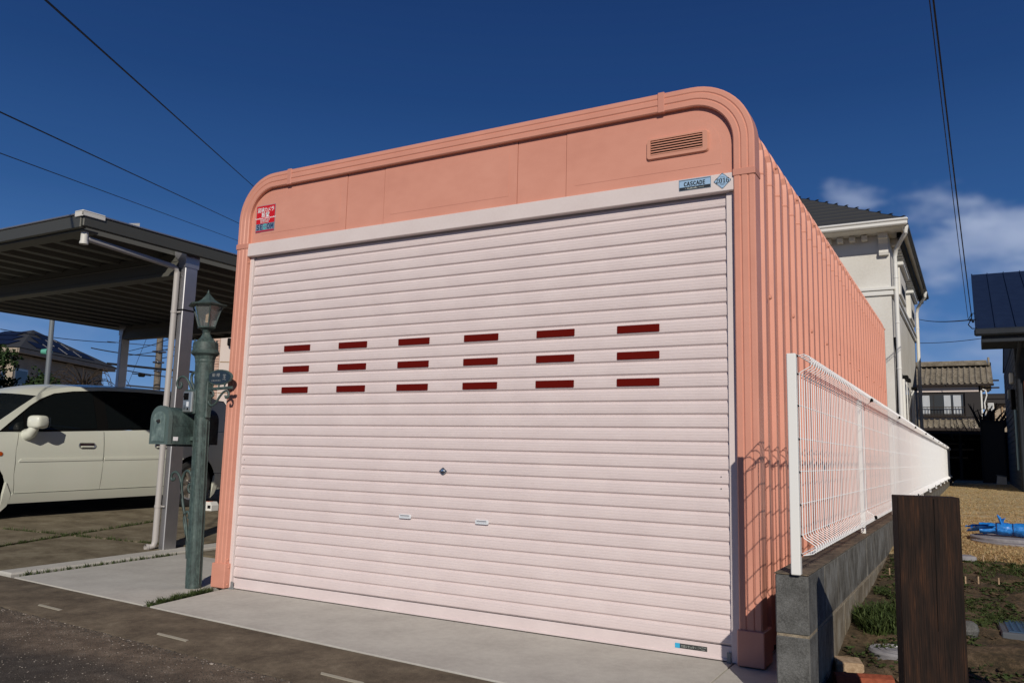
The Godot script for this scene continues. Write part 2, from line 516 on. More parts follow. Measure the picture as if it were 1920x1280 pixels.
	surface("trim_pink", 256, 53, [[0.01, 0.8, 1, 1], [0.2, 0.5, 1, 1]], [[0.25, lin3(0.66, 0.575, 0.56)], [0.8, lin3(0.71, 0.63, 0.615)]], Vector3.ONE * 0.8, 0.45, 0.0, 0.45)
	surface("render_cream", 512, 59, [[0.006, 1.0, 1, 1], [0.02, 0.4, 1, 1], [0.15, 0.6, 1, 1]], [[0.25, lin3(0.575, 0.5593, 0.5185)], [0.5, lin3(0.6325, 0.6188, 0.5795)], [0.8, lin3(0.6727, 0.6664, 0.6344)]], Vector3.ONE * 0.22, 0.95, 0.3, 0.3)
	surface("render_beige", 512, 61, [[0.01, 1.0, 1, 1], [0.1, 0.6, 1, 1], [0.0, 0.4, 1, 1]], [[0.25, lin3(0.29, 0.245, 0.19)], [0.8, lin3(0.42, 0.36, 0.29)]], Vector3.ONE * 0.3, 0.95, 0.3, 0.3)
	surface("kawara", 512, 67, [[0.01, 1.0, 1, 1], [0.06, 0.9, 1, 1], [0.0, 0.4, 1, 1]], [[0.25, lin3(0.10, 0.085, 0.065)], [0.5, lin3(0.215, 0.185, 0.14)], [0.8, lin3(0.36, 0.32, 0.255)]], Vector3.ONE * 0.35, 0.85, 0.4)
	surface("brick_tile", 512, 71, [[0.02, 0.8, 1, 1], [0.06, 0.8, 1, 6]], [[0.3, lin3(0.42, 0.27, 0.205)], [0.7, lin3(0.60, 0.42, 0.335)]], Vector3.ONE * 0.3, 0.9)
	surface("car_paint", 256, 73, [[0.01, 1.0, 1, 1]], [[0.2, lin3(0.6264, 0.6435, 0.5568)], [0.8, lin3(0.6612, 0.6795, 0.5916)]], Vector3.ONE * 0.3, 0.4, 0.0, 0.5)
	M["car_paint"].clearcoat_enabled = true
	M["car_paint"].clearcoat = 0.6
	M["car_paint"].clearcoat_roughness = 0.08
	surface("sand_stone", 256, 79, [[0.03, 0.8, 1, 1], [0.0, 0.5, 1, 1]], [[0.25, lin3(0.26, 0.17, 0.10)], [0.8, lin3(0.52, 0.39, 0.26)]], Vector3.ONE * 4.0, 0.95, 0.2)
	surface("terracotta", 256, 83, [[0.03, 0.8, 1, 1], [0.0, 0.5, 1, 1]], [[0.25, lin3(0.19, 0.045, 0.022)], [0.8, lin3(0.32, 0.085, 0.042)]], Vector3.ONE * 4.0, 0.9, 0.1)
	surface("plastic_grey", 256, 89, [[0.03, 0.8, 1, 1], [0.0, 0.5, 1, 1]], [[0.25, lin3(0.19, 0.185, 0.20)], [0.8, lin3(0.30, 0.295, 0.31)]], Vector3.ONE * 2.0, 0.85, 0.05)
	surface("tarp", 256, 97, [[0.04, 0.8, 1, 1], [0.1, 0.6, 8, 1]], [[0.25, lin3(0.008, 0.15, 0.50)], [0.8, lin3(0.03, 0.26, 0.72)]], Vector3.ONE * 3.0, 0.38, 0.25, 0.6)
	surface("navy_metal", 256, 101, [[0.02, 0.8, 1, 1], [0.06, 0.8, 8, 1]], [[0.25, lin3(0.0085, 0.016, 0.042)], [0.8, lin3(0.013, 0.024, 0.058)]], Vector3.ONE * 0.5, 0.5, 0.0, 0.4)
	surface("dark_siding", 256, 103, [[0.02, 0.8, 1, 1], [0.08, 0.6, 1, 6]], [[0.25, lin3(0.013, 0.017, 0.024)], [0.8, lin3(0.022, 0.028, 0.038)]], Vector3.ONE * 0.5, 0.7)
	surface("concrete_pole", 256, 107, [[0.03, 0.8, 1, 1], [0.03, 0.6, 4, 1]], [[0.25, lin3(0.10, 0.085, 0.07)], [0.8, lin3(0.22, 0.19, 0.155)]], Vector3.ONE * 0.6, 0.95)
	surface("bark", 256, 109, [[0.03, 0.8, 4, 1], [0.1, 0.6, 1, 1]], [[0.25, lin3(0.02, 0.014, 0.01)], [0.8, lin3(0.085, 0.062, 0.044)]], Vector3.ONE * 3.0, 0.95, 0.5)
	surface("carport_alu", 256, 113, [[0.02, 0.8, 1, 1], [0.05, 0.5, 10, 1]], [[0.25, lin3(0.40, 0.40, 0.415)], [0.8, lin3(0.46, 0.46, 0.475)]], Vector3.ONE * 0.8, 0.45, 0.0, 0.5)
	M["carport_alu"].metallic = 0.85
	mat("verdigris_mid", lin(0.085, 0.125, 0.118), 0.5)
	mat("roof_sheet", lin(0.10, 0.10, 0.088), 0.6, 0.1)
	mat("eaves_bronze", lin(0.068, 0.068, 0.058), 0.5, 0.2)
	mat("pale_mark", lin(0.36, 0.335, 0.265), 0.9)
	mat("pipe_grey", lin(0.42, 0.40, 0.385), 0.5)
	mat("cap_white", lin(0.62, 0.61, 0.57), 0.5)
	mat("black", lin(0.006, 0.006, 0.006), 0.6, 0.0, 0.2)
	mat("void", lin(0.006, 0.006, 0.006), 0.95, 0.0, 0.1)
	mat("rubber", lin(0.018, 0.018, 0.019), 0.85)
	mat("glass_dark", lin(0.006, 0.008, 0.009), 0.04, 0.0, 0.45)
	mat("glass_screen", lin(0.007, 0.010, 0.013), 0.05, 0.0, 1.0)
	mat("panel_grey", lin(0.035, 0.037, 0.039), 0.8)
	mat("glass_house", lin(0.05, 0.055, 0.06), 0.08, 0.0, 0.6)
	mat("glass_blue", lin(0.014, 0.03, 0.06), 0.1, 0.0, 0.6)
	mat("chrome", lin(0.62, 0.62, 0.64), 0.15, 1.0)
	mat("zinc", lin(0.22, 0.24, 0.25), 0.5, 0.2)
	mat("steel", lin(0.30, 0.31, 0.32), 0.35, 0.9)
	mat("alloy", lin(0.50, 0.47, 0.43), 0.28, 0.85)
	mat("white_paint", lin(0.80, 0.80, 0.775), 0.4)
	mat("white_wire", lin(0.86, 0.87, 0.88), 0.35)
	mat("white_house", lin(0.68, 0.68, 0.655), 0.5)
	mat("pane_red", lin(0.115, 0.006, 0.003), 0.3, 0.0, 0.18)
	mat("orange_plain", lin(0.635, 0.284, 0.199), 0.45)
	mat("collar_orange", lin(0.56, 0.245, 0.18), 0.6)
	mat("vent_orange", lin(0.60, 0.285, 0.20), 0.45)
	mat("marker_orange", lin(0.45, 0.075, 0.01), 0.2)
	mat("cable", lin(0.012, 0.012, 0.014), 0.7)
	mat("handle_white", lin(0.68, 0.71, 0.75), 0.35)
	mat("sticker_red", lin(0.58, 0.008, 0.012), 0.4)
	mat("sticker_grey", lin(0.155, 0.23, 0.31), 0.4)
	mat("sticker_blue", lin(0.33, 0.49, 0.68), 0.35)
	mat("ink_navy", lin(0.010, 0.03, 0.12), 0.5)
	mat("ink_teal", lin(0.04, 0.60, 0.57), 0.5)
	mat("ink_black", lin(0.018, 0.024, 0.032), 0.5)
	mat("ink_white", lin(0.80, 0.80, 0.82), 0.5)
	mat("ink_crimson", lin(0.42, 0.015, 0.035), 0.5)
	mat("plate_dark", lin(0.045, 0.047, 0.046), 0.4)
	mat("plate_cyan", lin(0.035, 0.40, 0.66), 0.4)
	mat("plate_text", lin(0.42, 0.45, 0.42), 0.5)
	mat("sign_blue", lin(0.02, 0.034, 0.05), 0.4)
	mat("sign_text", lin(0.30, 0.31, 0.31), 0.5)
	mat("intercom_grey", lin(0.34, 0.37, 0.37), 0.3, 0.6)
	mat("slate", lin(0.036, 0.038, 0.040), 0.75)
	mat("solar", lin(0.010, 0.013, 0.030), 0.4, 0.0, 0.2)
	mat("brown_wood", lin(0.021, 0.014, 0.011), 0.8)
	mat("shutter_case", lin(0.017, 0.014, 0.014), 0.7)
	mat("rust_door", lin(0.11, 0.028, 0.014), 0.7)
	mat("curtain", lin(0.52, 0.55, 0.58), 0.9)
	mat("yellow", lin(0.50, 0.27, 0.02), 0.5)
	mat("teal_plastic", lin(0.10, 0.36, 0.27), 0.4)
	mat("pole_grey", lin(0.19, 0.215, 0.235), 0.5, 0.3)
	mat("fruit", lin(0.40, 0.075, 0.012), 0.5)
	mat("blue_lid", lin(0.035, 0.072, 0.125), 0.5)
	mat("blue_lid_rim", lin(0.075, 0.085, 0.10), 0.7)
	mat("light_pipe", lin(0.20, 0.32, 0.38), 0.5)
	mat("pink_wall", lin(0.60, 0.52, 0.475), 0.9)
	mat("grit", Color(1, 1, 1), 0.9, 0.0, 0.3).vertex_color_use_as_albedo = true
	var gl := mat("glass_clear", Color(0.85, 0.88, 0.88, 0.12), 0.05)
	gl.transparency = BaseMaterial3D.TRANSPARENCY_ALPHA
	for q in [["leaf_green", 0.045, 0.066, 0.022], ["leaf_dark", 0.026, 0.05, 0.017], ["blade_green", 0.055, 0.082, 0.026], ["blade_dry", 0.60, 0.47, 0.255], ["blade_weed", 0.062, 0.088, 0.03]]:
		var m := mat(q[0], lin(q[1], q[2], q[3]), 0.7, 0.0, 0.3)
		m.vertex_color_use_as_albedo = true
		m.backlight_enabled = true
		m.backlight = lin(q[1] * 0.6, q[2] * 0.6, q[3] * 0.6)

func lin3(r: float, g: float, b: float) -> Color: # linear values, converted when a texture is written
	return Color(r, g, b)

func _ready() -> void:
	var cam := Camera3D.new()
	cam.name = "camera"
	cam.position = CAM_POS
	cam.basis = Basis(Vector3.UP, 0.5188) * Basis(Vector3.RIGHT, 0.1367) * Basis(Vector3.BACK, 0.0247)
	cam.fov = rad_to_deg(2.0 * atan(640.0 / 1519.17))
	cam.near = 0.05
	cam.far = 2000.0
	add_child(cam)
	var env := Environment.new()
	env.background_mode = Environment.BG_SKY
	var sky := Sky.new()
	var sm := PanoramaSkyMaterial.new()
	sm.panorama = make_sky()
	sky.sky_material = sm
	env.sky = sky
	env.tonemap_mode = Environment.TONE_MAPPER_LINEAR
	env.tonemap_exposure = 1.0
	env.sdfgi_enabled = true
	env.ssao_enabled = true
	env.ssil_enabled = true
	var we := WorldEnvironment.new()
	we.name = "environment"
	we.environment = env
	add_child(we)
	var sun := DirectionalLight3D.new()
	sun.name = "sun"
	sun.light_energy = 1.12
	sun.light_color = Color(1.0, 0.965, 0.91)
	sun.light_angular_distance = 0.5
	sun.shadow_enabled = true
	add_child(sun)
	sun.look_at_from_position(Vector3(), SUN_DIR, Vector3.UP)
	rng.seed = 4711
	materials()
	build_ground()
	build_garage()
	build_fence_wall()
	build_carport()
	build_far_left()
	build_right_houses()
	build_car()
	build_lamp()
	build_lot()
	build_small()
	build_wires()

# ---------------------------------------------------------------- ground
func apron_front(x: float) -> float:
	return 0.73 + 0.074 * x

func slab(called: String, poly: Array, hf: Callable, thick: float, m: Material, parent: Node, bev := 0.002) -> MeshInstance3D:
	var mb := MB.new()
	var pts := PackedVector2Array()
	for p in poly:
		pts.append(Vector2(p.x, p.z) if p is Vector3 else p)
	var ins := Geometry2D.offset_polygon(pts, -bev, Geometry2D.JOIN_MITER)
	var top: PackedVector2Array = ins[0]
	var idx := Geometry2D.triangulate_polygon(top)
	var H := func(q: Vector2, d: float) -> Vector3: return Vector3(q.x, hf.call(q.x, q.y) - d, q.y)
	for i in range(0, idx.size(), 3):
		mb.tri(H.call(top[idx[i]], 0.0), H.call(top[idx[i + 1]], 0.0), H.call(top[idx[i + 2]], 0.0), Vector3.UP)
	var cen := Vector2()
	for q in pts:
		cen += q / pts.size()
	if top.size() == pts.size():
		for i in top.size(): # chamfer
			var a := top[i]
			var b := top[(i + 1) % top.size()]
			var oa := nearest(pts, a)
			var ob := nearest(pts, b)
			mb.quad(H.call(a, 0.0), H.call(b, 0.0), H.call(ob, bev), H.call(oa, bev), Vector3.UP)
	for i in pts.size():
		var a := pts[i]
		var b := pts[(i + 1) % pts.size()]
		var o := (a + b) * 0.5 - cen
		mb.quad(H.call(a, bev), H.call(b, bev), H.call(b, thick), H.call(a, thick), Vector3(o.x, 0, o.y))
	return put(called, mb.mesh(), m, parent)

func nearest(pts: PackedVector2Array, q: Vector2) -> Vector2:
	var best := pts[0]
	for p in pts:
		if p.distance_to(q) < best.distance_to(q):
			best = p
	return best

func wobble(a: Vector2, b: Vector2, n: int, amp: float) -> Array:
	var out := []
	var nn := (b - a).orthogonal().normalized()
	for i in n:
		var t := float(i) / n
		out.append(a.lerp(b, t) + nn * (rng.randf_range(-amp, amp) if i > 0 else 0.0))
	return out

func build_ground() -> void:
	var mb := MB.new()
	mb.quad(Vector3(-700, -0.14, -700), Vector3(700, -0.14, -700), Vector3(700, -0.14, 300), Vector3(-700, -0.14, 300), Vector3.UP)
	struct("ground", mb, M.land)
	# road with a ragged edge of worn asphalt along the gutter
	mb = MB.new()
	var edge := []
	for i in 160:
		var x := -24.0 + i * 0.25
		edge.append(Vector3(x, -0.03, 1.23 + 0.055 * x + rng.randf_range(-0.012, 0.012)))
	# its tar shows grey where wheels keep it clean and brown with grit near the gutter
	var wn := FastNoiseLite.new()
	wn.seed = 8
	wn.frequency = 0.9
	wn.fractal_octaves = 5
	mb.colored = true
	var clean := Color(0.36, 0.39, 0.43)
	var tone := func(x: float, d: float) -> Color:
		var t := clampf((d - 0.16 - 0.30 * (wn.get_noise_2d(x * 0.8, d * 2.0) + 0.2)) / 0.42, 0.0, 1.0)
		return Color(0.92, 0.90, 0.86).lerp(clean, t * t * (3.0 - 2.0 * t))
	for i in 159:
		var a: Vector3 = edge[i]
		var b: Vector3 = edge[i + 1]
		var near := absf(a.x) < 6.5
		var ds := [0.0, 0.04, 0.08, 0.12, 0.17, 0.22, 0.28, 0.34, 0.41, 0.5, 0.6, 0.72, 0.86, 1.0, 1.2, 28.0] if near else [0.0, 28.0]
		var m := 5 if near else 1
		for u in m:
			var p := a.lerp(b, float(u) / m)
			var q := a.lerp(b, float(u + 1) / m)
			for k in ds.size() - 1:
				var c := [Vector3(p.x, -0.03, p.z + ds[k]), Vector3(q.x, -0.03, q.z + ds[k]), Vector3(q.x, -0.03, q.z + ds[k + 1]), Vector3(p.x, -0.03, p.z + ds[k + 1])]
				var cs := []
				for e in 4:
					cs.append(tone.call(c[e].x, ds[k] if e < 2 else ds[k + 1]))
				for t in [[0, 1, 2], [0, 2, 3]]:
					var st := mb.v.size()
					mb.t3(c[t[0]], c[t[1]], c[t[2]], Vector3.UP, Vector3.UP, Vector3.UP)
					for e in 3:
						for w in 3:
							if mb.v[st + e] == c[t[w]]:
								mb.c[st + e] = cs[t[w]]
		mb.col = clean
		mb.quad(a, b, b - Vector3(0, 0.05, 0), a - Vector3(0, 0.05, 0), Vector3.FORWARD)
	M.asphalt.vertex_color_use_as_albedo = true
	struct("road", mb, M.asphalt)
	# loose stones and the stones of the worn asphalt
	var stone := MB.new()
	for k in 6:
		var a0 := TAU * k / 6
		var a1 := TAU * (k + 1) / 6
		stone.tri(Vector3(0, 0.45, 0), Vector3(cos(a0), 0.15 + 0.2 * (k % 2), sin(a0)), Vector3(cos(a1), 0.15 + 0.2 * ((k + 1) % 2), sin(a1)), Vector3(cos(a0), 1, sin(a0)))
		stone.quad(Vector3(cos(a0), 0.15 + 0.2 * (k % 2), sin(a0)), Vector3(cos(a1), 0.15 + 0.2 * ((k + 1) % 2), sin(a1)), Vector3(cos(a1), -0.3, sin(a1)), Vector3(cos(a0), -0.3, sin(a0)), Vector3(cos(a0), 0, sin(a0)))
	var mm := MultiMesh.new()
	mm.transform_format = MultiMesh.TRANSFORM_3D
	mm.use_colors = true
	mm.mesh = stone.mesh()
	var n := 26000
	mm.instance_count = n
	for i in n:
		var x := rng.randf_range(-3.2, 3.2)
		var e := 1.23 + 0.055 * x
		var z := e + rng.randf() * 1.5
		var s := rng.randf_range(0.0018, 0.0042)
		if i % 9 == 0:
			z = e + absf(rng.randfn(0.0, 0.05)) - 0.015
			s *= 1.35
		elif i % 7 == 0:
			z = apron_front(x) + rng.randf_range(0.04, 0.5)
			s *= 0.75
		if i % 300 == 0:
			s *= 2.2
		var y := -0.0295
		if z < e:
			y = -0.012 - 0.026 * clampf((z - apron_front(x)) / 0.5, 0.0, 1.0)
		mm.set_instance_transform(i, Transform3D(Basis(Vector3.UP, rng.randf() * TAU).scaled(Vector3(s, s * 0.8, s * rng.randf_range(0.6, 1.0))), Vector3(x, y, z)))
		var k := rng.randf()
		var shade := 0.03 + 0.09 * k if k < 0.88 else 0.15 + 0.3 * rng.randf()
		mm.set_instance_color(i, Color(shade * 1.08, shade * 0.96, shade * 0.83))
	var mi := MultiMeshInstance3D.new()
	mi.multimesh = mm
	mi.material_override = M.grit
	mi.name = "gravel"
	add_child(mi)
	tag(mi, "loose pale grit scattered along the road edge and gutter", "gravel")
	stuff(mi)
	# concrete gutter between apron and road
	mb = MB.new()
	for i in 60:
		var x0 := -9.0 + i * 0.25
		var x1 := x0 + 0.25
		var rows := []
		for k in [[0.0, -0.006], [0.30, -0.014], [0.36, -0.017], [0.52, -0.026], [0.60, -0.045]]:
			rows.append([Vector3(x0, k[1], apron_front(x0) + 0.006 + k[0] * 0.92), Vector3(x1, k[1], apron_front(x1) + 0.006 + k[0] * 0.92)])
		for k in 4:
			mb.quad(rows[k][0], rows[k][1], rows[k + 1][1], rows[k + 1][0], Vector3.UP)
	var gut := struct("gutter", mb, M.gutter)
	for q in [[-0.55, -0.28, 1.055], [0.71, 0.98, 1.145], [1.97, 2.24, 1.235], [-1.81, -1.54, 0.97]]:
		mb = MB.new()
		mb.extrude(PackedVector2Array([Vector2(q[0], 0.0), Vector2(q[1], 0.02), Vector2(q[1] + 0.01, 0.046), Vector2(q[0] + 0.02, 0.026)]), -0.01, 0.003, Transform3D(Basis(Vector3.RIGHT, Vector3(0, 0, 1), Vector3.UP), Vector3(0, -0.0185, q[2] - 0.02)))
		put("drain_slot", mb.mesh(), M.pale_mark, gut)
	# apron slabs
	var flat := func(_x: float, _z: float) -> float: return 0.0
	var pave := Node3D.new()
	pave.name = "pavement"
	pave.set_meta("kind", "structure")
	add_child(pave)
	slab("concrete_slab", [Vector2(-1.60, apron_front(-1.6)), Vector2(0.045, apron_front(0.045)), Vector2(-0.10, 0.06), Vector2(-0.13, -0.98), Vector2(-1.79, -1.02)], flat, 0.12, M.apron, pave)
	slab("concrete_slab", [Vector2(0.115, apron_front(0.115)), Vector2(3.55, apron_front(3.55)), Vector2(3.54, -0.1), Vector2(3.66, -0.12), Vector2(3.66, -7.2), Vector2(-0.08, -7.2), Vector2(-0.07, -0.05), Vector2(-0.02, 0.08)], flat, 0.12, M.apron, pave)
	slab("concrete_slab", [Vector2(3.558, apron_front(3.55)), Vector2(4.0, apron_front(4.0)), Vector2(3.98, 0.9), Vector2(3.895, 0.86), Vector2(3.895, -7.2), Vector2(3.668, -7.2), Vector2(3.668, -0.11), Vector2(3.548, -0.09)], flat, 0.12, M.apron, pave)
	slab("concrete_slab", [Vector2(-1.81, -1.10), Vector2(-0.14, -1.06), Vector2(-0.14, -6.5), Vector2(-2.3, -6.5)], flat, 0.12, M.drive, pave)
	# kerb strip beside the carport
	var up := func(_x: float, _z: float) -> float: return 0.022
	slab("kerb", [Vector2(-1.86, apron_front(-1.86)), Vector2(-1.655, apron_front(-1.655)), Vector2(-1.83, -1.06), Vector2(-2.36, -6.5), Vector2(-2.6, -6.5), Vector2(-2.08, -1.1)], up, 0.12, M.apron, pave, 0.012)
	# older driveway under the carport, cast in slabs with weedy joints
	var drv := Node3D.new()
	drv.name = "driveway"
	drv.set_meta("kind", "structure")
	add_child(drv)
	var xa := func(z: float) -> float: return -3.27 + 0.295 * (z + 0.843)
	var zb := func(x: float) -> float: return -0.843 - 0.349 * (x + 3.27)
	var g := 0.017
	var X := Vector2(-3.27, -0.843)
	var polys := [
		[X + Vector2(g, g), Vector2(xa.call(0.5) + g, apron_front(-2.9)), Vector2(-1.875, apron_front(-1.875)), Vector2(-2.10, zb.call(-2.1) + g)],
		[X + Vector2(-g, g), Vector2(xa.call(0.5) - g, apron_front(-2.9)), Vector2(-9.0, apron_front(-9.0)), Vector2(-9.0, zb.call(-9.0) + g)],
		[X + Vector2(g, -g), Vector2(-2.12, zb.call(-2.12) - g), Vector2(-2.62, -6.5), Vector2(xa.call(-6.5) + g, -6.5)],
		[X + Vector2(-g, -g), Vector2(xa.call(-6.5) - g, -6.5), Vector2(-9.0, -6.5), Vector2(-9.0, zb.call(-9.0) - g)],
	]
	for p in polys:
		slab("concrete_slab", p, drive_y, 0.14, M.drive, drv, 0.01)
	mb = MB.new()
	mb.quad(Vector3(-9.5, 0.27, -7), Vector3(-1.9, -0.05, -7), Vector3(-1.62, -0.05, 0.55), Vector3(-9.5, 0.27, 0.05), Vector3.UP)
	mb.quad(Vector3(-2.0, -0.03, 0.5), Vector3(0.3, -0.03, 0.7), Vector3(0.3, -0.03, -7), Vector3(-2.0, -0.03, -7), Vector3.UP)
	struct("soil_in_joints", mb, M.earth, self)
	# land behind
	mb = MB.new()
	mb.quad(Vector3(-90, 0.3, -90), Vector3(3.9, 0.3, -90), Vector3(3.9, 0.02, -7.3), Vector3(-90, 0.3, -6.6), Vector3.UP)
	struct("terrain", mb, M.land)
	# weeds in the joints
	var rows := [
		["tufts of weed in the joint between the two pale apron slabs", [Vector3(0.075, 0, 0.70), Vector3(-0.05, 0, 0.13)], 260, 0.06],
		["thin weeds along the joint beside the pale kerb strip", [Vector3(-1.63, 0, 0.55), Vector3(-1.80, 0, -0.95)], 130, 0.055],
		["weeds behind the pale slab near the garage corner", [Vector3(-1.0, 0, -1.03), Vector3(-0.15, 0, -1.03)], 110, 0.05],
		["weeds in the driveway joint that runs towards the car", [Vector3(-2.97, drive_y(-2.97, 0), 0.1), Vector3(-3.72, drive_y(-3.72, -2.3), -2.35)], 240, 0.06],
		["weeds in the driveway joint that crosses to the carport post", [Vector3(-4.6, drive_y(-4.6, -0.4), -0.38), Vector3(-2.2, drive_y(-2.2, -1.2), -1.22)], 280, 0.055],
	]
	for r in rows:
		var spots := []
		for i in r[2]:
			var cl := floorf(rng.randf() * 9.0) / 9.0
			var t: float = clamp(cl + rng.randfn(0.05, 0.045), 0.0, 1.0)
			spots.append([r[1][0].lerp(r[1][1], t) + Vector3(rng.randf_range(-0.014, 0.014), -0.012, rng.randf_range(-0.014, 0.014)), rng.randf_range(0.35, 1.0) * r[3]])
		scatter("weeds", spots, tuft_mesh(5, 0.5), M.blade_weed, r[0], "weeds")

func tuft_mesh(blades: int, lean: float) -> ArrayMesh: # unit-high tuft of grass blades
	var mb := MB.new()
	mb.colored = true
	for i in blades:
		var a := rng.randf() * TAU
		var d := Vector3(cos(a), 0, sin(a))
		var sd := Vector3(-d.z, 0, d.x) * 0.06
		var b := d * rng.randf_range(0.0, 0.25)
		var h := rng.randf_range(0.6, 1.0)
		var mid := b + d * lean * 0.35 * h + Vector3.UP * h * 0.6
		var tip := b + d * lean * h * rng.randf_range(0.7, 1.4) + Vector3.UP * h
		var k := rng.randf_range(0.7, 1.3)
		mb.col = Color(k, k * rng.randf_range(0.92, 1.06), k)
		mb.quad(b - sd, b + sd, mid + sd * 0.7, mid - sd * 0.7, -d + Vector3.UP)
		mb.tri(mid - sd * 0.7, mid + sd * 0.7, tip, -d + Vector3.UP)
	return mb.mesh()

func scatter(called: String, spots: Array, mesh: Mesh, m: Material, label: String, category: String, flat := false) -> Node3D:
	var mm := MultiMesh.new()
	mm.transform_format = MultiMesh.TRANSFORM_3D
	mm.use_colors = true
	mm.mesh = mesh
	mm.instance_count = spots.size()
	for i in spots.size():
		var s: float = spots[i][1]
		mm.set_instance_transform(i, Transform3D(Basis(Vector3.UP, rng.randf() * TAU) * Basis(Vector3.RIGHT, rng.randf_range(-0.3, 0.3)) * Basis.from_scale(Vector3(s * 1.1, s * (0.5 if flat else 1.0), s * 1.1)), spots[i][0]))
		var k := rng.randf_range(0.75, 1.2)
		mm.set_instance_color(i, Color(k * rng.randf_range(0.92, 1.12), k, k * rng.randf_range(0.85, 1.05)))
	var mi := MultiMeshInstance3D.new()
	mi.multimesh = mm
	mi.material_override = m
	mi.name = numbered(called, self)
	add_child(mi, true)
	tag(mi, label, category)
	return stuff(mi)

# ---------------------------------------------------------------- garage
func arc_path(x0: float, x1: float, top: float, r: float, y0: float, k := 8) -> Array: # points and outward normals of an upside-down U
	var out := [[Vector2(x0, y0), Vector2(-1, 0)], [Vector2(x0, top - r), Vector2(-1, 0)]]
	for i in range(1, k + 1):
		var a := PI - PI / 2 * i / k
		out.append([Vector2(x0 + r + cos(a) * r, top - r + sin(a) * r), Vector2(cos(a), sin(a))])
	for i in range(0, k + 1):
		var a := PI / 2 - PI / 2 * i / k
		out.append([Vector2(x1 - r + cos(a) * r, top - r + sin(a) * r), Vector2(cos(a), sin(a))])
	out.append([Vector2(x1, y0), Vector2(1, 0)])
	return out

